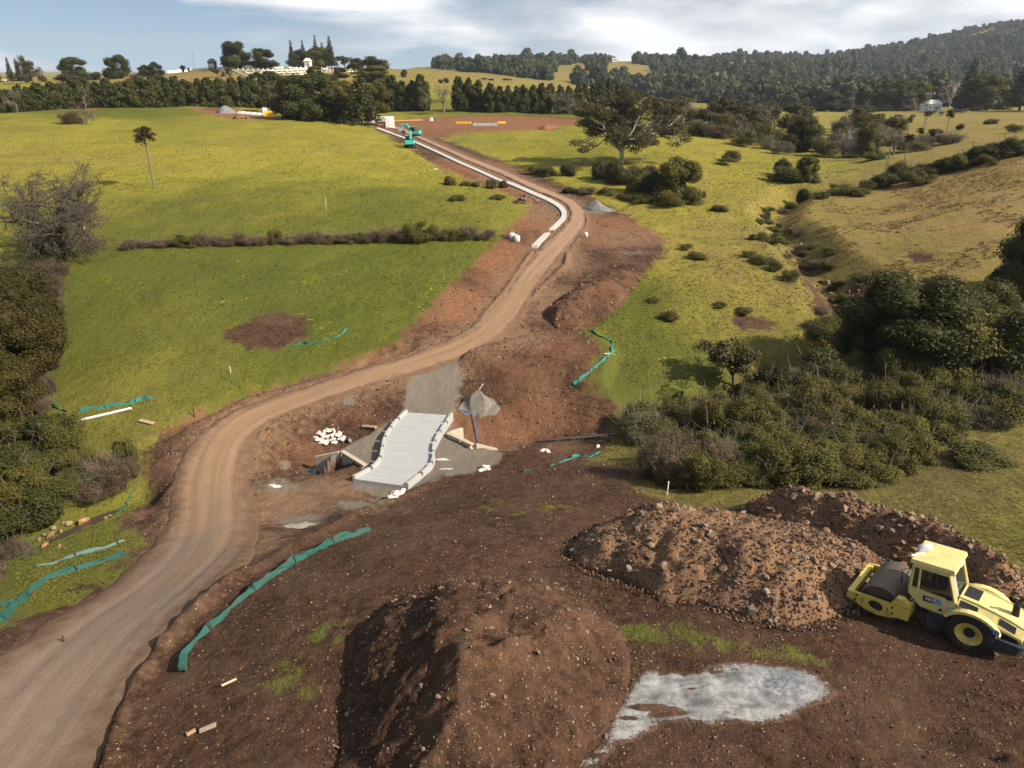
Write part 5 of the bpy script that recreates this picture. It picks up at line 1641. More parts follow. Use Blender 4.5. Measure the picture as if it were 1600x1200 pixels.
bk = heap('dirt_bank', "reddish dirt bank along the side track beside the green slope", 'mound',
     [(848,492),(868,470),(905,443),(935,426),(1000,418),(1008,428),(985,455),(962,485),(935,508),(895,520),(865,512)],
     [(868,482,.75),(900,457,.95),(940,436,.9),(985,427,.6),(930,465,.85),(900,490,.75),(965,450,.6)], M_bank, 0.15, 0.6, 4)
rocks_on(*bk, 120, 1600, 0.10, 0.32, 7)
gp = heap('gravel_pile', "cone of grey gravel beside the culvert bridge", 'gravel pile',
     [(713,640),(725,622),(748,612),(775,625),(785,640),(775,650),(750,654),(725,650)], [(746,606,1.45),(735,624,.75),(762,624,.8),(748,634,.6)], M_gravel, 0.08, 0.12, 5, noise_f=2.0)
gp2 = heap('gravel_pile', "low blue grey gravel pile beside the upper road bend", 'gravel pile',
     [(908,326),(918,319),(935,318),(948,324),(966,330),(950,332),(925,330)], [(928,316,.9),(940,322,.5),(920,323,.45)], M_gravelb, 0.15, 0.12, 6)
heap('gravel_pile', "distant grey gravel pile in front of the windbreak", 'gravel pile',
     [(334,176),(345,172),(360,172),(372,176),(360,178),(345,178)], [(352,164,2.1),(344,170,1.0),(362,170,1.0)], M_gravelb, 0.5, 0.3, 7)
heap('soil_heap', "distant red soil heap beside the grey gravel pile", 'mound',
     [(318,179),(330,174),(360,176),(385,180),(410,186),(370,187),(340,184)], [(340,176,1.2),(370,179,1.0),(395,184,.6)], soil_mat('red_soil', 1.0), 0.6, 0.4, 8)
heap('soil_heap', "small red soil heap far back on the left brow", 'mound',
     [(122,172),(136,169),(150,170),(160,173),(140,174)], [(142,166,1.3),(132,170,.6)], bpy.data.materials['red_soil'], 0.6, 0.3, 9)
heap('soil_heap', "red soil heap at the right end of the upper pads", 'mound',
     [(820,200),(835,195),(870,196),(880,201),(850,204)], [(833,191,1.6),(858,196,.9)], bpy.data.materials['red_soil'], 0.6, 0.4, 10)
heap('gravel_pile', "tiny grey heap behind the two excavators", 'gravel pile',
     [(617,203),(624,200),(633,202),(630,205),(620,205)], [(624,198,.9)], M_gravelb, 0.4, 0.2, 11)

# rock pile by the field corner and boulders by the creek
g = np.random.default_rng(31)
rp = heap('rock_pile', "pile of grey purple rocks at the field corner by the road", 'rocks', [(800,318),(812,309),(830,307),(845,313),(840,319),(820,321)], [(815,311,.5),(830,310,.5)], M_bank, 0.2, 0.2, 12)
rocks_on(*rp, 60, 0, 0.25, 0.7, 8)
BL = [(131,817,.62,"largest orange boulder beside the creek left of the road",3),(80,838,.50,"brown flat boulder in the left creek bed",2),(70,855,.42,"rounded orange boulder at the creek edge",3),(93,856,.28,"small orange boulder at the end of the creek stones",3),
      (108,819,.34,"pale boulder just left of the largest orange one",0),(84,826,.26,"small tan boulder above the flat brown one",0),(95,830,.30,"tan boulder in the middle of the creek stones",0),(99,818,.24,"small grey boulder above the creek stones",1),
      (69,836,.3,"grey boulder left of the flat brown one",1),(62,845,.26,"small grey boulder at the left end of the creek stones",1),(165,810,.24,"left small stone under the crumpled creek fence",0),(172,807,.22,"right small stone under the crumpled creek fence",0),
      (90,790,.5,"grey boulder half hidden in the creekside shrubs",1),(1336,800,.34,"single boulder perched on top of the rock heap",0),(900,483,.45,"pale rock on the face of the dirt bank",0)]
for a in BL:
    p = on_ground(a[0], a[1]) if a[0] < 880 else None
    if a[0] == 1336: p = np.array(lift(1336, 803, 0.9))
    if a[0] == 900:
        p = np.array(lift(900, 486, 0.7))
    o = place_rock('boulder', rock_mesh('boulder', int(a[0] * 7 + a[1]), M_st[a[4]], 22, 0.8), (p[0], p[1], p[2] + a[2] * 0.15), a[2], g)
    tag(o, a[3], 'boulder', 'creek boulders' if a[0] < 200 else None)

# boulders strewn down the rocky creek at right
gk = np.random.default_rng(91)
CRL = resample(np.array([(1196,342),(1205,354),(1245,400),(1262,430),(1290,458),(1310,475),(1330,460),(1360,450)], float), 200)
for i in range(90):
    q = CRL[int(gk.integers(0, 200))] + gk.normal(size=2) * np.array([10, 5])
    p = on_ground(*q); s_ = 0.25 + 0.75 * gk.random() ** 3
    o = place_rock('creek_rock', ROCKS[int(gk.integers(len(ROCKS)))], (p[0], p[1], p[2] + s_ * 0.1), s_, gk)
    tag(o, "grey rock in the stony creek bed at right, above the big dark trees", 'rock', 'rocks in the stony creek bed')
# loose stones and clods on the bare earth
def loose(name, label, region, n, smin, smax, seed, clump=0.0, shapes=None):
    g = np.random.default_rng(seed)
    W_ = np.array([on_ground(*q)[:2] for q in region]); lo, hi = W_.min(0), W_.max(0)
    x = g.uniform(lo[0], hi[0], n * 6); t = g.random(n * 6); y = 1 / (1 / lo[1] + t * (1 / hi[1] - 1 / lo[1]))
    m = (poly_sd(x, y, W_, 4) > 0) & (poly_sd(x, y, ROAD_POLY, 3) < -0.05) & (soil_mask(x, y) > -0.4) & (poly_sd(x, y, PAD, 2) < -0.1)
    m &= (fbm(x * 0.6, y * 0.6, 5, seed, 0.65) * 2.2 + 0.42) > g.random(len(x)) * 0.8 + clump
    x, y = x[m][:n], y[m][:n]; k = len(x)
    s = smin + (smax - smin) * g.random(k) ** 5
    s = s * np.clip(y / 22, 0.8, 2.2)
    return scatter(name, label, 'stones', np.stack([x, y, H(x, y) + s * 0.12], -1), g.uniform(-1, 6, (k, 3)), np.stack([s, s * .85, s * .75], -1), shapes or CLODS)
loose('loose_stones', "loose stones and clods strewn over the foreground earth", [(130,1250),(170,1120),(270,990),(420,890),(700,750),(960,700),(1080,795),(900,850),(1000,960),(1330,1000),(1640,1020),(1640,1250)], 9000, 0.018, 0.14, 21)
loose('loose_stones', "loose stones on the earth left of and between road and bridge", [(180,880),(240,690),(400,610),(620,580),(660,570),(630,650),(500,720),(420,760),(390,760),(390,690),(300,800)], 3500, 0.022, 0.13, 22)
loose('loose_stones', "loose stones on the red earth beside the upper road", [(640,540),(760,400),(840,330),(980,350),(1040,390),(980,430),(850,500),(960,560),(960,690),(760,690),(720,600)], 3500, 0.022, 0.13, 23)

# ------------------------------------------------------------------ concrete edge strip (two pours)
def concrete(name, col, var=0.1, dirt=(0.25, 0.2, 0.15), amt=0.3, scale=2.0):
    m = NT(name)
    a = m.noise(1.4, 6, 0.6); b = m.noise(22, 3, 0.6)
    c = m.mix(a, tuple(q * (1 - var) for q in col), tuple(q * (1 + var) for q in col))
    c = m.mix(m.math('MULTIPLY', m.step(m.noise(scale, 7, 0.65), 0.5, 0.75), amt), c, dirt)
    c = m.mix(m.math('MULTIPLY', b, 0.15), c, tuple(q * .7 for q in col))
    m.color(c); m.bump(b, 0.25, 0.01); m.set(Roughness=0.8)
    return m.mat
M_conc = concrete('concrete_pale', (0.40, 0.395, 0.37))
M_concb = concrete('concrete_bridge', (0.33, 0.335, 0.335), 0.08, (0.25, 0.24, 0.225), 0.3)
M_conck = concrete('concrete_kerb', (0.36, 0.36, 0.345), 0.1, (0.25, 0.23, 0.20), 0.35)
M_conct = concrete('concrete_tan', (0.40, 0.345, 0.265), 0.14, (0.22, 0.16, 0.11), 0.45)
def strip(name, left, right, label, thick=0.10, per=8):
    A = smooth_line([on_ground(*q)[:2] for q in left], per); B = smooth_line([on_ground(*q)[:2] for q in right], per)
    n = max(len(A), len(B)) * 2; A = resample(A, n); B = resample(B, n)
    A, B = A * 0.86 + B * 0.14, B * 0.86 + A * 0.14
    mb = MB(); V = []; Fs = []
    for i in range(n):
        za = float(base(A[i, 0], A[i, 1])[0]); zb = float(base(B[i, 0], B[i, 1])[0]); z = max(za, zb) + 0.16
        V += [(A[i, 0], A[i, 1], z), (B[i, 0], B[i, 1], z), (B[i, 0], B[i, 1], z - thick - 0.25), (A[i, 0], A[i, 1], z - thick - 0.25)]
    for i in range(n - 1):
        for k in range(4):
            Fs.append((i * 4 + k, i * 4 + (k + 1) % 4, i * 4 + 4 + (k + 1) % 4, i * 4 + 4 + k))
    Fs += [(3, 2, 1, 0), (n * 4 - 4, n * 4 - 3, n * 4 - 2, n * 4 - 1)]
    mb.add(V, Fs)
    o = mb.build(name, M_conc)
    return tag(o, label, 'path', kind='structure')
strip('path', [(586,201.5),(634,219),(675,237),(715,256),(747,270),(775,283),(795,290),(830,305.5),(855,316.5),(871,327),(876,338),(867,349.5),(856,360)],
      [(592,200),(640,217.5),(682,235.5),(722,254),(754,268),(783,281),(803,287),(837,301.5),(864,313.5),(882,325),(887,338),(879,349),(867,360)], "long pale concrete edge strip curving beside the upper road")
strip('path', [(849,366),(838,376),(828,386)], [(861,366),(851,377),(842,387.5)], "short pale concrete strip below the gap at the road bend")

# ------------------------------------------------------------------ culvert bridge
DZ = -4.42                                   # deck top
bl = smooth_line([at_z(*q, DZ)[:2] for q in [(634,644),(620,657),(608,672),(600,686),(596,702),(593,717),(585,728),(570,738),(551,748)]], 10)
br = smooth_line([at_z(*q, DZ)[:2] for q in [(708,649),(698,664),(688,680),(681,694),(679,707),(679,719),(672,732),(656,746),(638,760)]], 10)
bl = resample(bl, 400); br = resample(br, 400)
def bp(t, s):
    """point on the deck: t along (0 far, 1 near), s across (0 left, 1 right)"""
    i = t * 399; k = int(min(max(i, 0), 398)); f = i - k
    a = bl[k] * (1 - f) + bl[k + 1] * f; b = br[k] * (1 - f) + br[k + 1] * f
    return a * (1 - s) + b * s
mid = bp(.5, .5)
bridge = tag(empty('culvert_bridge', (mid[0], mid[1], DZ - 0.35)), "curved pale concrete culvert bridge with low kerb blocks in the gravel", 'bridge')
bo = Vector((mid[0], mid[1], DZ - 0.35))
def slabpiece(name, t0, t1, s0, s1, z0, z1, mat, seg=4, bev=0.01):
    mb = MB(); V = []; Fs = []
    for i in range(seg + 1):
        t = t0 + (t1 - t0) * i / seg
        a = bp(t, s0); b = bp(t, s1)
        V += [Vector((*a, z0)) - bo, Vector((*b, z0)) - bo, Vector((*b, z1)) - bo, Vector((*a, z1)) - bo]
    for i in range(seg):
        for k in range(4):
            Fs.append((i * 4 + k, i * 4 + (k + 1) % 4, i * 4 + 4 + (k + 1) % 4, i * 4 + 4 + k))
    Fs += [(3, 2, 1, 0), (seg * 4, seg * 4 + 1, seg * 4 + 2, seg * 4 + 3)]
    mb.add(V, Fs)
    return mb.build(name, mat, bridge, bevel=bev)
slabpiece('deck_slab', 0.0, 1.0, 0.0, 1.0, DZ - 0.35, DZ - 0.035, M_concb, 40, 0)
NP = 26
for i in range(NP):
    slabpiece('deck_panel', (i + 0.012) / NP, (i + 0.988) / NP, 0.035, 0.965, DZ - 0.034, DZ + 0.002 * ((i * 7) % 3), M_concb, 2, 0.003)
NK = 7
for side in (0, 1):
    for i in range(NK):
        t0 = (i + 0.08) / NK; t1 = (i + 0.92) / NK
        if i == 0: t0 = 0.0
        if i == NK - 1: t1 = 1.0
        s0, s1 = (-0.004, 0.046) if side == 0 else (0.954, 1.004)
        slabpiece('kerb_block', t0, t1, s0, s1, DZ - 0.028, DZ + 0.19, M_conck, 5, 0.005)

def wall_piece(name, a, b, th, mat, parent, org):
    """wall between two plan points a=(x,y,zbottom,ztop)"""
    a0 = np.array(a[:2]); b0 = np.array(b[:2]); d = b0 - a0; n_ = np.array([-d[1], d[0]]) / np.linalg.norm(d) * th / 2
    V = []
    for p, q in ((a0, a), (b0, b)):
        for z in (q[2], q[3]):
            for s in (-1, 1):
                V.append(Vector((*(p + n_ * s), z)) - Vector(org))
    mb = MB().add(V, [(0, 1, 3, 2), (4, 6, 7, 5), (0, 4, 5, 1), (2, 3, 7, 6), (0, 2, 6, 4), (1, 5, 7, 3)])
    return mb.build(name, mat, parent, bevel=0.015)
M_void = simple('culvert_dark', (0.03, 0.025, 0.022), 0.95)
def culvert(label, c0, c1, w0, w1, zt, zf, out):
    """head wall c0-c1 (pixels at height zt) with pipe mouths, wing walls running to w0 and w1"""
    A = at_z(*c0, zt); B = at_z(*c1, zt)
    root = tag(empty('culvert_headwall', (*(A + B)[:2] / 2, zf)), label, 'culvert', 'culvert ends')
    org = ((A + B)[0] / 2, (A + B)[1] / 2, zf)
    # head wall with arched mouths built as frame pieces round two openings
    d = (B - A)[:2]; Lh = np.linalg.norm(d); u = d / Lh; nrm = np.array([-u[1], u[0]]) * out
    def P(s, z, o): q = A[:2] + u * s + nrm * o; return Vector((q[0], q[1], z)) - Vector(org)
    r = min(0.36, Lh / 4.6); zc_ = zf + r * 1.05
    th = 0.16; mb = MB(); nseg = 14
    cs = [Lh * 0.28, Lh * 0.72]
    edges = [0, Lh * 0.5, Lh]
    for j, c_ in enumerate(cs):
        x0, x1 = edges[j], edges[j + 1]
        ring = []; outer = []
        for k in range(nseg):
            t = 2 * math.pi * k / nseg
            ring.append((c_ + r * math.cos(t), zc_ + r * math.sin(t)))
            ex = max(abs(math.cos(t)) / ((x1 - c_) if math.cos(t) > 0 else (c_ - x0)), abs(math.sin(t)) / ((zt - zc_) if math.sin(t) > 0 else (zc_ - zf + .3)))
            outer.append((c_ + math.cos(t) / ex, zc_ + math.sin(t) / ex))
        V = [P(s, z, o) for o in (0.0, -th) for s, z in ring + outer]
        n2 = 2 * nseg; Fs = []
        for k in range(nseg):
            k2 = (k + 1) % nseg
            Fs += [(k, k2, nseg + k2, nseg + k), (n2 + k, n2 + nseg + k, n2 + nseg + k2, n2 + k2), (k, n2 + k, n2 + k2, k2)]
            Fs += [(nseg + k, nseg + k2, n2 + nseg + k2, n2 + nseg + k)]
        mb.add(V, Fs)
    mb.build('head_wall', M_conct, root)
    for c_ in cs:
        V = []; Fs = []
        for i, o in enumerate((-th * .5, -2.2)):
            for k in range(nseg):
                t = 2 * math.pi * k / nseg; V.append(P(c_ + r * 1.002 * math.cos(t), zc_ + r * 1.002 * math.sin(t), o))
        for k in range(nseg): Fs.append((k, (k + 1) % nseg, nseg + (k + 1) % nseg, nseg + k))
        Fs.append(tuple(range(nseg, 2 * nseg)))
        MB().add(V, Fs).build('culvert_pipe', M_void, root)
    # capping on the head wall
    V0 = A[:2]; V1 = B[:2]
    wall_piece('coping', (*(V0 - nrm * th / 2), zt + 0.003, zt + 0.09), (*(V1 - nrm * th / 2), zt + 0.003, zt + 0.09), 0.26, M_conct, root, org)
    for C, Wp in ((A, w0), (B, w1)):
        E = at_z(Wp[0], Wp[1], Wp[2])
        dv = (E - C)[:2]; dv = dv / np.linalg.norm(dv)
        st_ = C[:2] + dv * 0.14
        wall_piece('wing_wall', (st_[0], st_[1], zf - 0.3, zt + 0.05), (E[0], E[1], zf - 0.3, Wp[2]), 0.17, M_conct, root, org)
    return root
culvert("left culvert mouth with tan wing walls beside the muddy hollow", (533,707), (569,729), (492,713,-5.0), (543,742,-5.75), -4.55, -5.95, -1)
culvert("right culvert mouth with tan wing walls above the wet channel", (701,677), (740,695), (722,668,-5.1), (777,701,-5.3), -4.62, -6.0, 1)

# creek water
def water_mat():
    m = NT('creek_water')
    m.color((0.06, 0.045, 0.035)); m.set(Roughness=0.08); m.b.inputs['Specular IOR Level'].default_value = 0.6
    m.bump(m.noise(6, 3, 0.5), 0.12, 0.02)
    return m.mat
M_water = water_mat()
def water(label, pts, w):
    P = smooth_line([at_z(a, b, z)[:3] for a, b, z in pts], 6); n = len(P)
    V = []; Fs = []
    for i in range(n):
        d = P[min(i + 1, n - 1)] - P[max(i - 1, 0)]; nn_ = np.array([-d[1], d[0]]) / (np.hypot(d[0], d[1]) + 1e-9)
        ww = w * (0.6 + 0.8 * vnoise(i * 0.45, 3.3, 4)) * (0.15 + math.sin(math.pi * (i + .5) / n))
        a = P[i, :2] - nn_ * ww; b = P[i, :2] + nn_ * ww
        V += [(*a, P[i, 2]), (*b, P[i, 2])]
    for i in range(n - 1): Fs.append((2 * i, 2 * i + 1, 2 * i + 3, 2 * i + 2))
    o = MB().add(V, Fs).build('water', M_water)
    return tag(o, label, 'water', kind='structure')
water("thin shining trickle in the channel right of the culvert", [(840,689,-6.0),(880,685,-5.96),(920,682,-5.93),(962,677,-5.93)], 0.13)
water("brown water pooled at the left culvert mouth", [(538,738,-5.93),(515,737,-5.93),(490,741,-5.88),(470,741,-5.75)], 0.7)
water("narrow dark creek at the left of the haul road", [(185,797,-5.12),(150,812,-5.26),(110,833,-5.42),(60,856,-5.62)], 0.3)

# pale slurry spill
def slurry_mat():
    m = NT('slurry')
    a = m.noise(1.6, 7, 0.65, vec=m.mapped((1, 2.2, 1))); b = m.noise(9, 5, 0.65)
    c = m.mix(m.step(a, 0.3, 0.65), (0.12, 0.118, 0.115), (0.31, 0.31, 0.305))
    at = m.attr('blue'); c = m.mix(m.math('MULTIPLY', at, m.step(b, 0.35, 0.6)), c, (0.075, 0.095, 0.135))
    thin = m.step(m.math('ADD', m.attr('thin'), m.math('MULTIPLY', m.math('SUBTRACT', m.noise(2.2, 7, 0.65, vec=m.mapped((1, 2.6, 1))), 0.5), 1.3)), 0.55, 0.7)
    c = m.mix(thin, c, (0.075, 0.047, 0.03))
    c = m.mix(m.math('MULTIPLY', m.step(b, 0.58, 0.7), 0.6), c, (0.11, 0.085, 0.07))
    fr_ = m.noise(26, 4, 0.7)
    c = m.mix(m.math('MULTIPLY', m.step(fr_, 0.5, 0.68), 0.45), c, (0.10, 0.085, 0.072))
    sl, sh_ = soil_nodes(m, m.val(0.2))
    gone = m.step(m.math('ADD', m.attr('rim'), m.math('ADD', m.math('MULTIPLY', m.math('SUBTRACT', b, 0.5), 0.45), m.math('MULTIPLY', m.math('SUBTRACT', fr_, 0.5), 0.35))), 0.13, 0.0)
    c = m.mix(gone, c, sl)
    m.color(c); m.bump(m.math('ADD', m.math('ADD', a, b), fr_), 0.6, 0.04); m.set(Roughness=0.8)
    return m.mat
SLP = [(1012,1050),(1035,1053),(1090,1056),(1105,1044),(1140,1040),(1190,1040),(1235,1046),(1262,1050),(1290,1066),(1302,1082),(1288,1092),(1262,1100),(1240,1118),(1200,1127),(1160,1127),(1110,1132),(1085,1127),(1060,1124),(1030,1128),(1000,1145),
       (978,1160),(960,1158),(950,1180),(935,1195),(905,1205),(880,1235),(868,1230),(895,1196),(925,1180),(948,1160),(955,1140),(962,1115),(975,1095),(990,1070)]
O = np.array([on_ground(*q)[:2] for q in SLP]); lo, hi = O.min(0) - .2, O.max(0) + .2
xs_ = np.arange(lo[0], hi[0], 0.045); ys_ = np.arange(lo[1], hi[1], 0.045); X, Y = np.meshgrid(xs_, ys_); x = X.ravel(); y = Y.ravel()
sd = poly_sd(x, y, O, 2) + 0.16 * fbm(x * 3.5, y * 3.5, 4, 61)
Q = (np.arange(len(ys_) - 1)[:, None] * len(xs_) + np.arange(len(xs_) - 1)[None]).ravel(); Q = np.stack([Q, Q + 1, Q + len(xs_) + 1, Q + len(xs_)], -1)
_th = np.zeros(len(x))
for a_, b_, rx, ry, k_ in [(1010,1105,.7,.17,1.0),(1045,1112,.7,.16,1.0),(985,1122,.35,.12,.7),(1075,1078,.5,.1,.7),(1150,1106,1.1,.12,.75),(1130,1050,.8,.2,.6),(930,1190,.6,.4,.6),(1160,1125,1.2,.15,.6)]:
    p = on_ground(a_, b_); _th = np.maximum(_th, k_ * np.exp(-(((x - p[0]) / rx) ** 2 + ((y - p[1]) / ry) ** 2)))
sd0 = sd.copy()
sd = np.minimum(sd, 0.62 - _th + 1.5 * fbm(x * 1.1, y * 3.2, 5, 88, 0.65) + 0.35 * np.clip(sd, 0, 1))
edge_v = np.clip(sd, -0.3, 0.6)
Q = Q[(sd0[Q] > -0.12).all(1)]; used = np.unique(Q); mp_ = np.full(len(x), -1); mp_[used] = np.arange(len(used))
pb = on_ground(1215, 1070); blue = 0.95 * np.exp(-(((x - pb[0]) / 0.85) ** 2 + ((y - pb[1]) / 0.5) ** 2))
thin = np.zeros(len(x))
for a_, b_, rx, ry, k_ in [(1010,1105,.7,.17,1.0),(1045,1110,.6,.16,.8),(985,1122,.35,.12,.7),(1090,1080,.8,.12,.4),(1150,1105,1.0,.12,.45),(930,1190,.6,.4,.5)]:
    p = on_ground(a_, b_); thin = np.maximum(thin, k_ * np.exp(-(((x - p[0]) / rx) ** 2 + ((y - p[1]) / ry) ** 2)))
zz = H(x, y) + 0.026 * sstep(-0.12, 0.0, sd0) + 0.02 * sstep(0, 0.3, sd)
me = np_mesh('slurry_spill', np.stack([x, y, zz], -1)[used], mp_[Q], slurry_mat(), True, dict(blue=blue[used], thin=thin[used], rim=edge_v[used]))
tag(mobj('slurry_spill', me), "pale dried slurry spill with a bluish pool right of the mound", 'spill')
def dust(name, label, px, rx, ry, col, seed):
    p = on_ground(*px); n_ = 30; V = [(p[0], p[1], ground_z(p[0], p[1]) + 0.03)]; g = np.random.default_rng(seed)
    for k in range(n_):
        t = 2 * math.pi * k / n_; q = 0.7 + 0.5 * g.random()
        a = p[0] + rx * q * math.cos(t); b = p[1] + ry * q * math.sin(t); V.append((a, b, ground_z(a, b) + 0.015))
    o = MB().add(V, [(0, k + 1, (k + 1) % n_ + 1) for k in range(n_)]).build(name, simple(name + '_mat_%d' % seed, col, 0.9, 0.35, 5))
    tag(o, label, 'spill')
dust('spill_patch', "pale washed-out patch on the earth left of the bridge front", (466,822), 0.75, 0.4, (0.27, 0.24, 0.20), 1)
dust('spill_patch', "small white splash on the mud left of the bridge", (431,760), 0.32, 0.16, (0.40, 0.38, 0.36), 2)
dust('spill_patch', "pale smear on the gravel right of the bridge", (698,733), 0.4, 0.16, (0.34, 0.32, 0.30), 3)
dust('spill_patch', "pale scuffs on the gravel beside the right kerb", (691,719), 0.4, 0.14, (0.40, 0.39, 0.38), 4)

# ------------------------------------------------------------------ sediment fences
def fab_mat(name, col, hi):
    m = NT(name)
    a = m.noise(2.5, 5, 0.6, vec=m.mapped((1, 1, 6)))
    c = m.mix(a, col, hi)
    c = m.mix(m.math('MULTIPLY', m.step(m.noise(1.1, 5, 0.6), 0.5, 0.75), 0.55), c, (0.075, 0.06, 0.04))
    m.color(c); m.set(Roughness=0.7)
    tr = m.n('ShaderNodeBsdfTranslucent'); m.l(c, tr.inputs['Color']); mix = m.n('ShaderNodeMixShader'); mix.inputs[0].default_value = 0.25
    out = [q for q in m.t.nodes if q.type == 'OUTPUT_MATERIAL'][0]
    m.l(m.b.outputs[0], mix.inputs[1]); m.l(tr.outputs[0], mix.inputs[2]); m.l(mix.outputs[0], out.inputs['Surface'])
    return m.mat
M_fabd = fab_mat('fence_fabric_deep', (0.012, 0.070, 0.056), (0.038, 0.145, 0.122))
M_fabl = fab_mat('fence_fabric_light', (0.018, 0.15, 0.125), (0.055, 0.28, 0.245))
M_fabg = fab_mat('fence_fabric_faded', (0.09, 0.19, 0.165), (0.19, 0.29, 0.26))
M_post = simple('picket_steel', (0.06, 0.045, 0.035), 0.7, 0.3, 8)
M_wood = simple('stake_wood', (0.42, 0.31, 0.19), 0.85, 0.25, 9)
def fence(label, pts, h, mat, seed, post_gap=2.0, lean=0.25, crumple=0.09, wood=False):
    g = np.random.default_rng(seed)
    P = smooth_line([on_ground(*q)[:2] for q in pts], 6); ln = np.linalg.norm(np.diff(P, axis=0), axis=1).sum()
    n_ = max(12, int(ln / 0.12)); P = resample(P, n_)
    zb = H(P[:, 0], P[:, 1]); root = empty('silt_fence', (P[0, 0], P[0, 1], zb[0])); org = np.array([P[0, 0], P[0, 1], zb[0]])
    d = np.gradient(P, axis=0); d /= np.linalg.norm(d, axis=1)[:, None] + 1e-9; nn_ = np.stack([-d[:, 1], d[:, 0]], -1)
    if (nn_[:, 1].mean() < 0): nn_ = -nn_                     # leans back uphill
    s = np.linspace(0, ln, n_); rows_ = 6; V = []
    hv = h * (0.62 + 0.75 * vnoise(s * 0.55, 0 * s + seed, seed)) * np.clip(0.55 + 0.45 * np.abs(np.cos(math.pi * s / post_gap)), 0, 1)
    lv = lean * (0.3 + 1.3 * vnoise(s * 0.4, 0 * s + seed + 5, seed + 1))
    for r_ in range(rows_):
        t = r_ / (rows_ - 1)
        off = lv * t * h / 0.5 + crumple * (vnoise(s * 3.0, 0 * s + r_ * 1.7, seed + 2) - 0.5) * 2
        q = P + nn_ * off[:, None]
        z = zb - 0.05 + hv * t + crumple * (vnoise(s * 2.3, 0 * s + r_, seed + 3) - .5)
        V.append(np.stack([q[:, 0], q[:, 1], z], -1))
    V = np.stack(V, 1).reshape(-1, 3) - org
    ii = (np.arange(n_ - 1)[:, None] * rows_ + np.arange(rows_ - 1)[None]).ravel()
    mobj('fabric', np_mesh('fabric', V, np.stack([ii, ii + 1, ii + rows_ + 1, ii + rows_], -1), mat, True), root)
    k = 0
    while k * post_gap <= ln + 0.1:
        i = min(int(k * post_gap / ln * (n_ - 1)), n_ - 1); q = P[i] + nn_[i] * -0.03; z = zb[i]
        MB().tube([Vector((q[0], q[1], z - 0.15)) - Vector(org), Vector((q[0] + nn_[i, 0] * lean * .3, q[1] + nn_[i, 1] * lean * .3, z + h * 1.15)) - Vector(org)], 0.022, 5).build('picket', M_wood if wood else M_post, root)
        k += 1
    return tag(root, label, 'silt fence', 'green silt fences')
fence("long deep green silt fence slanting between haul road and big mound", [(291,1050),(297,1020),(330,985),(378,940),(440,895),(500,860),(540,842),(560,836),(580,828)], 0.28, M_fabd, 1, 2.2, 0.3)
fence("deep green silt fence running off the lower left edge", [(-60,1020),(0,978),(30,950),(62,918),(80,906),(120,893),(160,880),(195,868)], 0.27, M_fabd, 2, 2.2, 0.4)
fence("pale faded silt fence above the lower left one", [(56,886),(80,882),(108,872),(150,862),(195,848)], 0.14, M_fabg, 3, 1.6, 0.25)
fence("crumpled silt fence beside the creek boulders left of the bend", [(162,808),(182,804),(195,792),(205,778),(212,762),(220,745)], 0.16, M_fabd, 4, 1.5, 0.25, 0.08)
fence("bright teal silt fence above the white pipe in the left field", [(121,645),(150,640),(172,634),(200,630),(218,624),(234,624)], 0.32, M_fabl, 5, 1.7, 0.4)
fence("short curled teal fence piece by the left boundary shrubs", [(80,627),(84,636),(94,641),(105,644)], 0.16, M_fabl, 6, 1.2, 0.1)
fence("tiny teal fence scrap under the dark left clump", [(60,614),(62,606),(80,603),(84,608)], 0.18, M_fabl, 7, 1.2, 0.1)
fence("teal fence with crumpled end beside the brown field patch", [(452,548),(456,540),(466,537),(490,537),(510,530),(530,524),(545,512)], 0.16, M_fabl, 8, 1.8, 0.1, 0.10)
fence("bending teal silt fence between red earth and green slope", [(926,518),(940,528),(957,536),(960,546),(952,558),(930,573),(912,590),(896,602),(906,606)], 0.25, M_fabl, 9, 1.8, 0.25)
fence("torn teal fence lying below the wet channel", [(860,728),(875,722),(895,718),(905,714),(922,716),(940,707)], 0.15, M_fabl, 10, 1.8, 0.3, 0.12)
fence("small torn teal fence end left of the thicket", [(818,738),(825,736),(836,735)], 0.16, M_fabd, 11, 1.0, 0.1, 0.05)
fence("bundle of dark fence cloth at the lower left edge", [(-25,945),(0,948),(15,945),(24,942)], 0.14, M_fabd, 12, 1.5, 0.1, 0.15)

# ------------------------------------------------------------------ bags, pipes, planks, hose
M_bag = simple('bag_white', (0.50, 0.465, 0.43), 0.8, 0.15, 5, dirt=(0.38, 0.26, 0.2), dirt_amt=0.5)
M_bagp = simple('bag_pink', (0.60, 0.50, 0.45), 0.8, 0.2, 5, dirt=(0.36, 0.2, 0.16), dirt_amt=0.5)
def pillow(name, mat, seed):
    g = np.random.default_rng(seed); V = []; nu, nv = 7, 8
    for i in range(nu + 1):
        x_ = -0.5 + i / nu; e = max(0.05, 1 - abs(2 * x_) ** 3.5)
        for k in range(nv):
            t = 2 * math.pi * k / nv; V.append((x_ + g.normal() * .015, 0.30 * (0.55 + .45 * e) * math.cos(t) + g.normal() * .015, 0.16 * e * math.sin(t) + g.normal() * .012))
    Fs = [(i * nv + k, i * nv + (k + 1) % nv, (i + 1) * nv + (k + 1) % nv, (i + 1) * nv + k) for i in range(nu) for k in range(nv)] + [tuple(range(nv))[::-1], tuple(range(nu * nv, nu * nv + nv))]
    me = bpy.data.meshes.new(name); me.from_pydata(V, [], Fs); me.materials.append(mat)
    for p in me.polygons: p.use_smooth = True
    return me
BAGS = [pillow('sandbag', M_bag, i) for i in range(4)] + [pillow('sandbag', M_bagp, 9 + i) for i in range(3)]
g = np.random.default_rng(8)
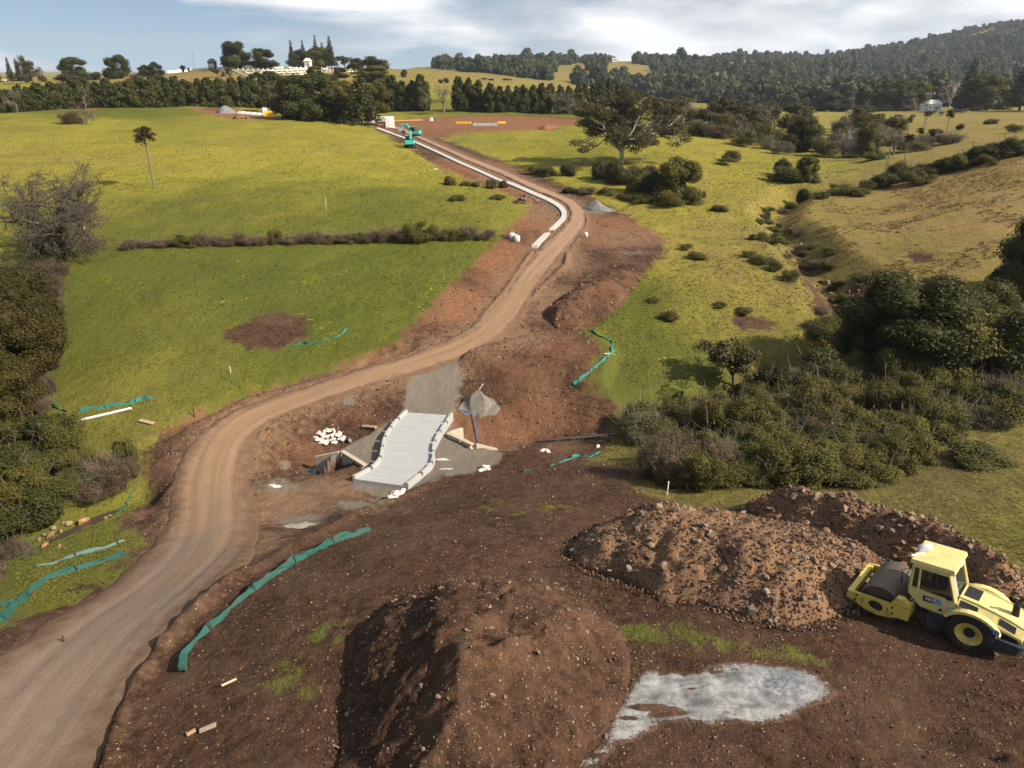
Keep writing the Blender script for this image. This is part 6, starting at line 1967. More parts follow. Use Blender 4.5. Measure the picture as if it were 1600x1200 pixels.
def bag(px, py, dz, s, label, group, k):
    p = on_ground(px, py); o = bpy.data.objects.new('sandbag', BAGS[k]); o.location = (p[0], p[1], ground_z(p[0], p[1]) + 0.1 * s + dz)
    o.rotation_euler = (g.uniform(-.25, .25), g.uniform(-.25, .25), g.uniform(0, 6.28)); o.scale = (s, s, s); link(o); tag(o, label, 'sandbag', group)
for i in range(46):
    t = g.uniform(0, 6.28); q = math.sqrt(g.random())
    px_, py_ = 514 + 21 * q * math.cos(t), 683 + 11 * q * math.sin(t)
    bag(px_, py_, 0.26 * (1 - q) * g.random(), 0.34, "white sandbag in the heap on the bank left of the bridge", 'white sandbags in a heap', int(g.integers(0, 5)))
for i, (a, b) in enumerate([(497,688),(503,691),(508,693),(536,686)]): bag(a, b, 0, 0.5, ["white sandbag at the left toe of the sandbag heap", "white sandbag second from the left toe of the heap", "white sandbag third from the left toe of the heap", "white sandbag lying apart at the right of the heap"][i], 'white sandbags in a heap', i)
for i, (a, b, z) in enumerate([(612,776,0),(618,773,0),(624,772,0),(619,774,.1),(628,769,0),(615,770,.02)]): bag(a, b, z, 0.52, "pinkish sandbag in the small pile at the bridge's near corner", 'pink sandbags at the bridge corner', 4 + i % 3)
for i, (a, b, z) in enumerate([(752,736,0),(757,734,0),(762,734,0),(757,733,.1),(759,731,0)]): bag(a, b, z, 0.45, "pale sandbag in the little pile right of the gravel apron", 'pale sandbags right of the apron', [0, 2, 4, 1, 3][i])
for i, (a, b) in enumerate([(848,704),(855,705)]): bag(a, b, 0, 0.5, ["left pale sandbag in the wet channel", "right pale sandbag in the wet channel"][i], 'sandbags in the wet channel', 4)
bag(934, 698, 0, 0.4, "pink tinted sandbag at the red end of the channel", None, 5)
def bulk_bag(px, py, s, label):
    p = on_ground(px, py); z = ground_z(p[0], p[1]); root = tag(empty('bulk_bag', (p[0], p[1], z - 0.03), 0.4), label, 'bag', 'white bulk bags')
    mb = MB(); prof = [(0.0, 0.0), (0.42, 0.0), (0.50, 0.12), (0.52, 0.45), (0.48, 0.8), (0.36, 0.92), (0.16, 0.97), (0.0, 0.97)]
    mb.lathe([(r_ * s, h_ * s) for r_, h_ in prof], (0, 0, 0), 'z', 14); mb.build('sack', M_bag, root, True)
    MB().tube([(-.2 * s, 0, .93 * s), (-.12 * s, 0, 1.1 * s), (.12 * s, 0, 1.1 * s), (.2 * s, 0, .93 * s)], 0.03 * s, 5).build('loop', M_bag, root)
bulk_bag(800, 374, 0.72, "left of two white bulk bags on the bank by the path end")
bulk_bag(807, 377, 0.72, "right of two white bulk bags on the bank by the path end")
bulk_bag(915, 370, 0.5, "single white bag on the red flat right of the road")
def stick(name, label, cat, a, b, r, mat, ha=0.05, hb=0.05, n=8):
    A = on_ground(*a); B = on_ground(*b); za = ground_z(A[0], A[1]) + ha; zb = ground_z(B[0], B[1]) + hb
    o = MB().tube([Vector((0, 0, 0)), Vector((B[0] - A[0], B[1] - A[1], zb - za))], r, n).build(name, mat, None, n > 5); o.location = (A[0], A[1], za)
    return tag(o, label, cat)
M_white = simple('pipe_white', (0.72, 0.70, 0.66), 0.5, 0.08)
stick('pipe', "long white plastic pipe lying in the grass below the teal fence", 'pipe', (104,663), (205,638), 0.075, M_white, 0.14, 0.14)
def plank(label, a, b, w, mat, t=0.05):
    A = on_ground(*a); B = on_ground(*b); d = (B - A)[:2]; l_ = np.linalg.norm(d); m_ = (A + B) / 2
    o = MB().box((0, 0, 0), (l_, w, t)).build('plank', mat, bevel=0.006); o.location = (m_[0], m_[1], ground_z(m_[0], m_[1]) + t * .5 + .03)
    o.rotation_euler = (0, -math.atan2(ground_z(B[0], B[1]) - ground_z(A[0], A[1]), l_), math.atan2(d[1], d[0])); return tag(o, label, 'plank')
M_wooda = simple('board_tan', (0.36, 0.24, 0.15), 0.85, 0.25, 6); M_woodg = simple('board_grey', (0.30, 0.25, 0.19), 0.9, 0.3, 6); M_woodp = simple('board_pale', (0.55, 0.45, 0.32), 0.85, 0.2, 6)
plank("tan board in the grass right of the white pipe", (218,656), (240,661), 0.28, M_wooda)
plank("thin pale batten on the soil below the long green fence", (347,1075), (370,1063), 0.05, M_woodp, 0.04)
plank("short weathered board on the soil left of the big mound", (312,1144), (338,1134), 0.12, M_woodg)
plank("broken board end beside the weathered board", (292,1150), (306,1142), 0.09, M_wooda)
plank("pale timber lying inside the bend of the teal fence", (944,553), (954,552), 0.10, M_woodp)
plank("brown timber half buried at the edge of the gravel pad", (566,667), (588,669), 0.22, M_wooda, 0.1)
plank("pale chunk of timber near the sandbag heap", (545,692), (549,690), 0.2, M_woodg, 0.2)
plank("white board in the grass beside the upper road", (677,260), (684,260), 0.35, M_white)
o = MB().box((0, 0, 0.35), (0.05, 0.04, 0.45), rot=(0, 0.7, 0.5)).build('stake', M_woodp); p = lift(752, 612, 1.15); o.location = Vector(p); tag(o, "pale stake stuck in the top of the gravel cone", 'stake')
M_hose = simple('hose_blue', (0.05, 0.12, 0.38), 0.5, 0.2)
pts = [on_ground(*q) for q in [(719,645),(726,644),(731,647),(735,645),(738,650),(741,660),(744,675),(747,690),(749,697)]]
pts = smooth_line([(p[0], p[1], ground_z(p[0], p[1]) + 0.12) for p in pts], 5)
tag(MB().tube([Vector(q) for q in pts], 0.028, 7).build('hose', M_hose, None, True), "blue lay-flat hose running from the gravel cone to the culvert", 'hose')
def marker(px, py, h, label, mat):
    p = on_ground(px, py); o = MB().tube([(0, 0, -.1), (0.02, 0, h)], 0.035, 6).build('marker_post', mat); o.location = (p[0], p[1], ground_z(p[0], p[1])); tag(o, label, 'post')
marker(1042, 772, 0.7, "short white post in front of the thicket", M_white)
marker(100, 1005, 0.5, "dark picket standing by the lower left fence", M_post)
marker(304, 652, 0.6, "dark stake on the field edge above the road bend", M_post)
marker(510, 329, 1.3, "pale fence post in the field above the dry hedge", M_woodp)
marker(617, 324, 1.3, "thin grey fence post further right above the dry hedge", M_twig)
marker(132, 358, 1.6, "white bag-topped post beside the large leafless tree", M_white)
marker(360, 582, 0.5, "small pale peg in the lower left field", M_woodp)
# ------------------------------------------------------------------ paints
M_yel = simple('paint_yellow', (0.60, 0.47, 0.085), 0.42, 0.10, 3, spec=0.45, dirt=(0.30, 0.22, 0.12), dirt_amt=0.8, dirt_scale=3.0)
M_yel2 = simple('paint_cab_cream', (0.62, 0.52, 0.20), 0.45, 0.08, 3, spec=0.4, dirt=(0.34, 0.27, 0.15), dirt_amt=0.6, dirt_scale=2.6)
M_blk = simple('plastic_black', (0.014, 0.014, 0.016), 0.6, 0.2, 5)
M_dgrey = simple('steel_dark', (0.035, 0.038, 0.045), 0.6, 0.25, 5, dirt=(0.12, 0.08, 0.05), dirt_amt=0.4)
M_tyre = simple('tyre_rubber', (0.022, 0.019, 0.018), 0.85, 0.3, 7, dirt=(0.10, 0.068, 0.045), dirt_amt=0.8, dirt_scale=2.5)
M_drum = simple('drum_steel', (0.115, 0.092, 0.072), 0.55, 0.3, 4, metal=0.35, dirt=(0.15, 0.10, 0.065), dirt_amt=0.9, dirt_scale=2.2)
M_blue = simple('sticker_blue', (0.03, 0.06, 0.30), 0.4, 0.1)
M_lblue = simple('sticker_pale_blue', (0.35, 0.48, 0.62), 0.4, 0.1)
M_sdark = simple('sticker_dark', (0.07, 0.05, 0.06), 0.5, 0.3, 9)
M_lime = simple('sticker_lime', (0.62, 0.72, 0.02), 0.45, 0.1)
M_orange = simple('paint_orange', (0.75, 0.22, 0.03), 0.5, 0.1)
M_alu = simple('panel_grey', (0.30, 0.31, 0.30), 0.6, 0.25, 6)
M_lamp = simple('lamp_white', (0.65, 0.68, 0.66), 0.4, 0.1)
M_brown = simple('panel_brown', (0.12, 0.075, 0.05), 0.7, 0.2)
def glass_mat():
    m = NT('cab_glass'); m.color((0.03, 0.032, 0.03)); m.set(Roughness=0.08, Alpha=0.62); m.b.inputs['Specular IOR Level'].default_value = 0.6
    return m.mat
M_glass = glass_mat()

# ------------------------------------------------------------------ road roller (x forward, y to its left, z up)
RS = 0.775
pd = on_ground(1383, 975); pw = on_ground(1512, 1014)
roller = empty('road_roller')
ROLL_ANG = R(136)
tag(roller, "yellow single-drum road roller with cab parked by the rock heap", 'road roller')
# drum
dr = MB().lathe([(0.0, -0.80), (0.20, -0.80), (0.22, -0.93), (0.66, -0.93), (0.70, -1.04), (0.75, -1.05), (0.75, 1.05), (0.70, 1.04), (0.66, 0.93), (0.22, 0.93), (0.20, 0.80), (0.0, 0.80)], (1.48, 0, 0.75), 'y', 48).build('drum', M_drum, roller, True)
for s in (-1, 1):
    MB().lathe([(0.0, s * 1.02), (0.26, s * 1.02), (0.26, s * 0.94)], (1.48, 0, 0.75), 'y', 20).build('drum_hub', M_blk, dr)
# drum frame: two side plates with a hole, front and rear beams
fr = empty('drum_frame'); fr.parent = roller
def plate(y0, y1):
    outer = [(2.62, .98), (2.64, .66), (2.30, .55), (1.95, .40), (1.55, .33), (1.10, .38), (.80, .50), (.42, .52), (.40, .98), (.70, 1.02), (1.00, 1.02), (1.9, 1.02)]
    n = len(outer); hole = [(1.55 + .30 * math.cos(t) * (1 if math.cos(t) > 0 else .8), .70 + .21 * math.sin(t)) for t in [2 * math.pi * k / 20 for k in range(20)]]
    bm = bmesh.new()
    ov = [bm.verts.new((a, y0, b)) for a, b in outer]; hv = [bm.verts.new((a, y0, b)) for a, b in hole]
    e = [bm.edges.new((ov[i], ov[(i + 1) % n])) for i in range(n)] + [bm.edges.new((hv[i], hv[(i + 1) % 20])) for i in range(20)]
    r_ = bmesh.ops.triangle_fill(bm, use_beauty=True, edges=e)
    fs = [f for f in bm.faces]
    ex = bmesh.ops.extrude_face_region(bm, geom=fs)
    bmesh.ops.translate(bm, verts=[v for v in ex['geom'] if isinstance(v, bmesh.types.BMVert)], vec=(0, y1 - y0, 0))
    bmesh.ops.recalc_face_normals(bm, faces=bm.faces)
    me = bpy.data.meshes.new('side_plate'); bm.to_mesh(me); bm.free(); me.materials.append(M_yel)
    return mobj('side_plate', me, fr)
plate(1.09, 1.17); plate(-1.17, -1.09)
MB().box((2.52, 0, .82), (.22, 2.16, .32)).build('front_beam', M_yel, fr, bevel=0.02)
MB().box((.50, 0, .78), (.18, 2.16, .40)).build('rear_beam', M_yel, fr, bevel=0.02)
for s in (-1, 1):
    MB().prism([(.42, 1.03), (.42, 1.15), (.62, 1.36), (.86, 1.36), (1.06, 1.03)], 'y', s * 1.16, s * 0.92).build('bracket', M_yel, fr, bevel=0.01)
for a, b in [(2.28, .88), (2.32, .66), (.98, .88), (.98, .62)]:
    MB().box((a, 1.175, b), (.075, .012, .085)).build('slot', M_blk, fr)
for a, b, w in [(2.05, .74, .03), (1.15, .70, .03)]:
    MB().box((a, 1.174, b), (w, .008, .22)).build('stencil_mark', M_dgrey, fr)
MB().lathe([(0, 1.02), (.16, 1.02), (.16, 1.11), (.07, 1.12), (0, 1.12)], (1.5, 0, .70), 'y', 18).build('drum_motor', M_dgrey, fr)
# articulation and chassis
MB().box((.18, 0, .72), (.5, .5, .45)).build('articulation', M_dgrey, roller, bevel=0.03)
MB().box((-1.2, 0, .82), (2.4, .95, .45)).build('chassis', M_dgrey, roller, bevel=0.03)
MB().prism([(-.12, .30), (-.12, 1.05), (-.75, 1.05), (-.75, .45), (-.55, .30)], 'y', .55, .82).build('step_box', M_dgrey, roller, bevel=0.02)
MB().tube([(-.15, .78, .42), (-.6, .78, .42)], .025, 6).build('step', M_dgrey, roller)
# cab
cab = empty('cab'); cab.parent = roller
side = [(.62, 1.78), (.56, 1.52), (.15, 1.10), (-.80, 1.02), (-.96, 1.02), (-.96, 1.70), (.60, 1.82)]
MB().prism([(.62, 1.80), (.60, 1.50), (.18, 1.08), (-.94, .98), (-.97, 1.72), (.60, 1.80)], 'y', -.78, .78).build('cab_body', M_yel2, cab, bevel=0.015)
ZR = 2.80
def post(a, b, w=.085, nm='pillar'):
    MB().tube([a, b], w * .62, 4).build(nm, M_yel2, cab)
for s in (-1, 1):
    y_ = s * .74
    post((.57, y_, 1.76), (.50, y_, ZR)); post((-.93, y_, 1.70), (-.66, y_, ZR), .13); post((.30, y_ , 1.76), (.28, y_, ZR), .07)
    MB().box((-.08, y_, ZR - .06), (1.15, .09, .14)).build('roof_rail', M_yel2, cab)
    MB().prism([(.27, 1.78), (-.84, 1.71), (-.63, ZR - .12), (.26, ZR - .12)], 'y', s * .735, s * .725).build('side_window', M_glass, cab)
    MB().tube([(-.33, s * .748, 1.74), (-.25, s * .748, ZR - .1)], .014, 5).build('window_bar', M_brown, cab)
    MB().prism([(.56, 1.80), (.31, 1.79), (.29, ZR - .12), (.49, ZR - .1)], 'y', s * .735, s * .725).build('quarter_window', M_glass, cab)
MB().prism([(-.70, 1.80), (.70, 1.80), (.70, ZR - .1), (-.70, ZR - .1)], 'x', .53, .54).build('front_window', M_glass, cab)
# rear face: sloping window, grey panel and white work lamp
def rear(y0, y1, z0, z1, off, nm, mat):
    xx = lambda z: -.965 + (z - 1.70) * .245 - off
    MB().add([(xx(z0), y0, z0), (xx(z0), y1, z0), (xx(z1), y1, z1), (xx(z1), y0, z1), (xx(z0) + .02, y0, z0), (xx(z0) + .02, y1, z0), (xx(z1) + .02, y1, z1), (xx(z1) + .02, y0, z1)],
             [(0, 1, 2, 3), (7, 6, 5, 4), (0, 4, 5, 1), (1, 5, 6, 2), (2, 6, 7, 3), (3, 7, 4, 0)]).build(nm, mat, cab)
rear(-.72, .34, 1.74, 2.62, 0.0, 'rear_window', M_glass)
rear(.36, .72, 1.72, 2.58, 0.0, 'rear_panel', M_alu)
rear(-.74, .36, 2.62, 2.82, .02, 'lamp_bar', M_brown)
rear(-.70, -.22, 2.60, 2.76, .05, 'work_lamp', M_lamp)
rear(.10, .22, 2.64, 2.74, .045, 'work_lamp', M_lamp)
MB().box((-.10, 0, 2.90), (1.48, 1.66, .16), taper=.95).build('roof', M_yel2, cab, bevel=0.03)
MB().box((-.25, .05, 1.95), (.5, .5, .5)).build('seat', M_blk, cab, bevel=0.08)
MB().box((-.45, .05, 2.25), (.14, .48, .55)).build('seat_back', M_blk, cab, bevel=0.05)
MB().lathe([(.19, 0), (.215, .02), (.19, .04)], (.22, .05, 2.05), 'x', 16).build('steering_wheel', M_dgrey, cab)
MB().box((-.20, .786, 1.50), (.60, .008, .24), rot=(0, 0.05, 0)).build('sticker', M_sdark, cab)
MB().box((-.40, .790, 1.49), (.30, .008, .25), rot=(0, 0.05, 0)).build('sticker', M_lblue, cab)
for k in range(3):
    MB().box((-.33 - .07 * k, .794, 1.49), (.03, .006, .19), rot=(0, .35 * (k - 1), 0)).build('sticker_letter', M_sdark, cab)
for k in range(3):
    MB().box((-.02 - .08 * k, .791, 1.51), (.045, .006, .10), rot=(0, .2, 0)).build('sticker_letter', M_lamp, cab)
for k in (0, 1):
    MB().box((-.22, .787, 1.28 - .075 * k), (.20, .008, .055), rot=(0, 0.08, 0)).build('sticker', M_lime, cab)
MB().box((-.78, .787, 1.42), (.10, .008, .2)).build('sticker', M_lblue, cab)
MB().lathe([(0, .785), (.055, .785), (.055, .80), (0, .80)], (-.50, 0, 1.22), 'y', 12).build('door_lock', M_blk, cab)
MB().box((-.72, .80, 1.76), (.12, .03, .05)).build('door_handle', M_blk, cab)
# handrails and mirror
for s in (-1, 1):
    MB().tube([(.55, s * .86, 1.35), (.66, s * .88, 1.6), (.68, s * .88, 2.3), (.60, s * .80, 2.55)], .018, 6).build('handrail', M_blk, cab)
MB().tube([(.56, .78, 2.6), (.80, 1.02, 2.55), (.80, 1.02, 2.2)], .014, 5).build('mirror_arm', M_blk, cab)
MB().box((.80, 1.02, 2.12), (.05, .16, .26)).build('mirror', M_dgrey, cab, bevel=0.01)
MB().tube([(.2, .3, .95), (.45, .42, 1.05), (.62, .5, .95)], .03, 6).build('hose', M_blk, roller)
MB().tube([(.2, -.1, .98), (.45, .1, 1.12), (.62, .2, .98)], .03, 6).build('hose', M_blk, roller)
# engine hood
hood = empty('hood'); hood.parent = roller
def loft(sections, nm, mat, par, bevel=0.0, smooth=False):
    V = []; n = len(sections[0]); Fs = []
    for s_ in sections: V += s_
    for i in range(len(sections) - 1):
        for k in range(n): Fs.append((i * n + k, i * n + (k + 1) % n, (i + 1) * n + (k + 1) % n, (i + 1) * n + k))
    Fs += [tuple(range(n))[::-1], tuple(range((len(sections) - 1) * n, len(sections) * n))]
    return MB().add(V, Fs).build(nm, mat, par, smooth, bevel)
def hs(x, zt, zs, zb, wt=.50, ws=.80): return [(x, -wt, zt), (x, wt, zt), (x, ws, zs), (x, ws, zb), (x, -ws, zb), (x, -ws, zs)]
HOOD = [(-.985, 1.84, 1.66, 1.02), (-1.5, 1.78, 1.56, 1.02), (-2.1, 1.66, 1.40, 1.0), (-2.6, 1.52, 1.22, .98), (-3.02, 1.36, 1.08, .96)]
loft([hs(*s_) for s_ in HOOD], 'hood_shell', M_yel2, hood, 0.02)
def hz_(x, j):
    return float(np.interp(-x, [-s_[0] for s_ in HOOD], [s_[j] for s_ in HOOD]))
def top_patch(x0, x1, y0, y1, nm, mat, e=.012):
    MB().add([(x0, y0, hz_(x0, 1) + e), (x0, y1, hz_(x0, 1) + e), (x1, y1, hz_(x1, 1) + e), (x1, y0, hz_(x1, 1) + e), (x0, y0, hz_(x0, 1) - .02), (x0, y1, hz_(x0, 1) - .02), (x1, y1, hz_(x1, 1) - .02), (x1, y0, hz_(x1, 1) - .02)],
             [(0, 1, 2, 3), (7, 6, 5, 4), (0, 4, 5, 1), (1, 5, 6, 2), (2, 6, 7, 3), (3, 7, 4, 0)]).build(nm, mat, hood)
top_patch(-1.08, -1.55, -.42, .30, 'top_vent', M_blk)
def shoulder(x0, x1, t0, t1, nm, mat, s=1):
    def P(x, t):
        e = .014
        return (x, s * (.50 + .30 * t + e * .6), hz_(x, 1) + (hz_(x, 2) - hz_(x, 1)) * t + e)
    a, b, c, d = P(x0, t0), P(x0, t1), P(x1, t1), P(x1, t0)
    dn = lambda q: (q[0], q[1] - s * .02, q[2] - .03)
    MB().add([a, b, c, d, dn(a), dn(b), dn(c), dn(d)], [(0, 1, 2, 3), (7, 6, 5, 4), (0, 4, 5, 1), (1, 5, 6, 2), (2, 6, 7, 3), (3, 7, 4, 0)]).build(nm, mat, hood)
for s in (-1, 1):
    shoulder(-1.06, -1.62, .30, 1.0, 'side_vent', M_blk, s)
    shoulder(-2.28, -2.78, .25, .80, 'louvre', M_blk, s)
    MB().prism([(-2.30, 1.20), (-2.86, 1.06), (-2.92, .99), (-2.38, .99)], 'y', s * .79, s * .815).build('rear_grille', M_blk, hood)
    MB().tube([(-.99, s * .50, 1.85), (-1.5, s * .50, 1.79), (-2.1, s * .50, 1.67), (-2.6, s * .50, 1.53), (-3.0, s * .50, 1.37)], .028, 6).build('hood_rib', M_yel2, hood)
    # wheel arch
    arc = []
    for k in range(11):
        t = R(168 - 150 * k / 10) if False else R(20 + 130 * k / 10)
        arc.append((-1.50 - .98 * math.cos(t), .80 + .86 * math.sin(t)))
    inner = [(-1.50 + (a + 1.50) * .88, .80 + (b - .80) * .88) for a, b in arc]
    V = []
    for yy in (s * .815, s * 1.06):
        V += [(a, yy, b) for a, b in arc] + [(a, yy, b) for a, b in inner]
    n = 11; Fs = []
    for k in range(n - 1):
        Fs += [(k, k + 1, n + k + 1, n + k), (2 * n + k, 3 * n + k, 3 * n + k + 1, 2 * n + k + 1), (k, 2 * n + k, 2 * n + k + 1, k + 1), (n + k, n + k + 1, 3 * n + k + 1, 3 * n + k)]
    Fs += [(0, n, 3 * n, 2 * n), (n - 1, 3 * n - 1, 4 * n - 1, 2 * n - 1)]
    MB().add(V, Fs).build('wheel_arch', M_yel2, hood)
MB().lathe([(0, .0), (.115, .0), (.115, .012), (0, .012)], (-2.28, 1.062, 1.25), 'y', 20).build('round_badge', M_blue, hood)
MB().lathe([(.05, .0), (.075, .0), (.075, .006), (.05, .006)], (-2.28, 1.076, 1.25), 'y', 16).build('badge_ring', M_lblue, hood)
MB().lathe([(.0, .0), (.03, .0), (.03, .006), (.0, .006)], (-2.05, 1.064, 1.45), 'y', 10).build('badge_dot', M_lamp, hood)
for k in range(3):
    MB().box((-2.40 + .0 * k, 1.064, 1.08 - .08 * k), (.05, .006, .05)).build('stencil_mark', M_dgrey, hood)
ex = MB().lathe([(0, 1.40), (.17, 1.40), (.17, 1.44), (.12, 1.46), (.105, 1.95), (0, 1.95)], (-2.62, .0, 0), 'z', 18).build('exhaust_stack', M_blk, roller, True)
MB().tube([(-2.62, 0, 1.92), (-2.64, 0, 2.06), (-2.72, -.02, 2.18), (-2.84, -.03, 2.24)], .05, 10).build('exhaust_tip', M_dgrey, ex, True)
# wheels
for s in (-1, 1):
    w = empty('rear_wheel', (-1.50, s * .80, .80)); w.parent = roller
    ty = MB().lathe([(.42, -.26), (.60, -.29), (.74, -.27), (.79, -.18), (.80, 0), (.79, .18), (.74, .27), (.60, .29), (.42, .26)], (0, 0, 0), 'y', 44).build('tyre', M_tyre, w, True)
    for k in range(22):
        t = 2 * math.pi * k / 22
        for sd_ in (-1, 1):
            MB().box((.795 * math.cos(t + sd_ * .06), sd_ * .13, .795 * math.sin(t + sd_ * .06)), (.03, .23, .07), rot=(0, -t - sd_ * .06, 0)).build('tread_lug', M_tyre, ty)
    MB().lathe([(.0, s * .10), (.24, s * .10), (.30, s * .14), (.37, s * .24), (.43, s * .27), (.45, s * .25), (.45, s * -.2)], (0, 0, 0), 'y', 32).build('rim', M_yel, w, True)
    MB().lathe([(.0, s * .20), (.14, s * .20), (.17, s * .18), (.18, s * .10)], (0, 0, 0), 'y', 20).build('hub', M_blk, w, True)
MB().tube([(-1.5, -.6, .8), (-1.5, .6, .8)], .12, 10).build('axle', M_dgrey, roller)
# rear ballast and hazard board
loft([[(-2.26, -1.0, .98), (-2.26, 1.0, .98), (-2.26, 1.0, .42), (-2.26, -1.0, .42)], [(-3.02, -1.0, .92), (-3.02, 1.0, .92), (-2.90, 1.0, .52), (-2.90, -1.0, .52)], [(-3.14, -.9, .92), (-3.14, .9, .92), (-3.04, .9, .60), (-3.04, -.9, .60)]], 'rear_ballast', M_dgrey, roller, 0.02)
for k in range(9):
    MB().box((-3.125, .80 - .2 * k, .78), (.03, .09, .17), rot=(.5, -.2, 0)).build('hazard_stripe', M_orange if k % 2 == 0 else M_lamp, roller)
for s in (-1, 1):
    MB().box((-3.035, s * .52, 1.16), (.04, .16, .20), rot=(0, -.1, 0)).build('tail_lamp', M_brown, roller)
MB().box((-3.04, 0, 1.20), (.04, .7, .20), rot=(0, -.1, 0)).build('rear_vent', M_blk, roller)
# set it on the ground
h = Vector((math.cos(ROLL_ANG), math.sin(ROLL_ANG), 0)); left = Vector((-h.y, h.x, 0))
c = Vector((pw[0], pw[1], 0)) + h * (1.50 * RS) - left * (0.95 * RS)
fx_ = c + h * 1.48 * RS; rx_ = c - h * 1.5 * RS
zf_ = ground_z(fx_.x, fx_.y); zr_ = ground_z(rx_.x, rx_.y)
pit = math.atan2(zf_ - zr_, 2.98 * RS)
roller.location = (c.x, c.y, zr_ + (zf_ - zr_) * .5 - 0.02); roller.rotation_euler = (0, -pit, ROLL_ANG); roller.scale = (RS, RS, RS)
# plastic bag lying on the cab roof
M_plas = simple('plastic_bag', (0.55, 0.50, 0.50), 0.35, 0.3, 5, dirt=(0.25, 0.13, 0.11), dirt_amt=0.6, dirt_scale=4)
gb = np.random.default_rng(4); V = []; Fs = []
for i in range(7):
    for k in range(10):
        a = 2 * math.pi * k / 10; e = math.sin(math.pi * (i + .35) / 7)
        V.append((-.36 + .72 * i / 6 + gb.normal() * .015, .2 * e * math.cos(a) + gb.normal() * .02, max(0, .13 * e * (math.sin(a) + .55)) + gb.random() * .015))
for i in range(6):
    for k in range(10): Fs.append((i * 10 + k, i * 10 + (k + 1) % 10, i * 10 + 10 + (k + 1) % 10, i * 10 + 10 + k))
Fs += [tuple(range(10)), tuple(range(60, 70))]
pb_ = MB().add(V, Fs).build('plastic_bag', M_plas, None, True)
mw = Matrix.Translation(roller.location) @ roller.rotation_euler.to_matrix().to_4x4() @ Matrix.Scale(RS, 4)
pb_.location = mw @ Vector((.42, -.15, 2.985)); pb_.rotation_euler = (0, -pit, ROLL_ANG + 1.2); pb_.scale = (RS, RS, RS)
tag(pb_, "crumpled clear plastic bag lying on the roller's cab roof", 'plastic bag')
st_ = MB().tube([(-.22, 0, 0), (.22, 0, 0)], .025, 8).build('white_tube', M_lamp); st_.location = mw @ Vector((.50, .42, 3.01)); st_.rotation_euler = (0, 0, ROLL_ANG + 1.0)
tag(st_, "short white tube beside the plastic bag on the cab roof", 'tube')

# ------------------------------------------------------------------ excavators
M_teal = simple('paint_teal', (0.045, 0.42, 0.36), 0.4, 0.08, 3, spec=0.4)
def excavator(px, py, ang, s, label, boomdir):
    p = on_ground(px, py); root = empty('excavator', (p[0], p[1], ground_z(p[0], p[1])), 0.0); root.scale = (s, s, s); root.rotation_euler = (0, 0, ang)
    for q in (-1, 1):
        tr = MB().prism([(-1.35, .35), (-1.15, .68), (1.15, .68), (1.35, .35), (1.15, .02), (-1.15, .02)], 'y', q * .62, q * 1.05).build('track', M_blk, root, bevel=0.04)
        for k in range(5): MB().lathe([(0, q * 1.03), (.2, q * 1.03), (.2, q * 1.07), (0, q * 1.07)], (-.9 + .45 * k, 0, .35), 'y', 10).build('roller_wheel', M_dgrey, tr)
    MB().box((0, 0, .5), (1.6, 1.3, .3)).build('undercarriage', M_dgrey, root)
    MB().lathe([(0, .68), (.55, .68), (.55, .82), (0, .82)], (0, 0, 0), 'z', 16).build('slew_ring', M_dgrey, root)
    up = empty('house', (0, 0, .82)); up.parent = root; up.rotation_euler = (0, 0, boomdir)
    MB().prism([(-1.45, 0.02), (1.0, 0.02), (1.0, .35), (-.1, .75), (-1.25, .95), (-1.5, .7)], 'y', -1.05, 1.05).build('engine_cover', M_teal, up, bevel=0.06)
    MB().prism([(-1.62, .05), (-1.2, .05), (-1.2, .9), (-1.55, .8)], 'y', -1.0, 1.0).build('counterweight', M_teal, up, bevel=0.08)
    cb_ = MB().prism([(-.25, .36), (1.02, .36), (1.02, .9), (.8, 1.75), (-.25, 1.75)], 'y', .15, 1.0).build('cab', M_blk, up, bevel=0.04)
    MB().box((.30, .575, 1.79), (1.1, .88, .07)).build('cab_roof', M_teal, cb_, bevel=0.02)
    MB().box((.45, 1.004, 1.2), (.9, .012, .8)).build('cab_window', M_glass, cb_)
    MB().box((-1.0, 0, .98), (.7, 1.5, .12)).build('top_grille', M_blk, up)
    bm_ = MB()
    for a, b, w0, w1 in [((.8, -.1, .4), (1.9, -.1, 2.2), .42, .5), ((1.9, -.1, 2.2), (3.5, -.1, 2.5), .5, .32)]:
        bm_.tube([a, b], [w0 * .5, w1 * .5], 6)
    bm_.build('boom', M_teal, up, bevel=0)
    MB().tube([(3.5, -.1, 2.55), (3.2, -.1, .9)], [.24, .15], 6).build('stick', M_teal, up)
    MB().tube([(1.1, -.1, .55), (2.3, -.1, 2.0)], .08, 8).build('boom_cylinder', M_dgrey, up)
    MB().tube([(2.2, -.1, 2.75), (3.5, -.1, 2.85)], .08, 8).build('stick_cylinder', M_dgrey, up)
    MB().prism([(3.3, .95), (3.0, .9), (2.6, .45), (2.65, .1), (3.05, .0), (3.35, .35)], 'y', -.5, .3).build('bucket', M_dgrey, up, bevel=0.02)
    return tag(root, label, 'excavator', 'teal excavators on the upper road')
excavator(641, 231, R(80), 0.80, "nearer teal excavator, seen from behind beside the concrete strip", R(15))
excavator(648, 213, R(150), 0.80, "farther teal excavator with its boom bent to the left", R(20))

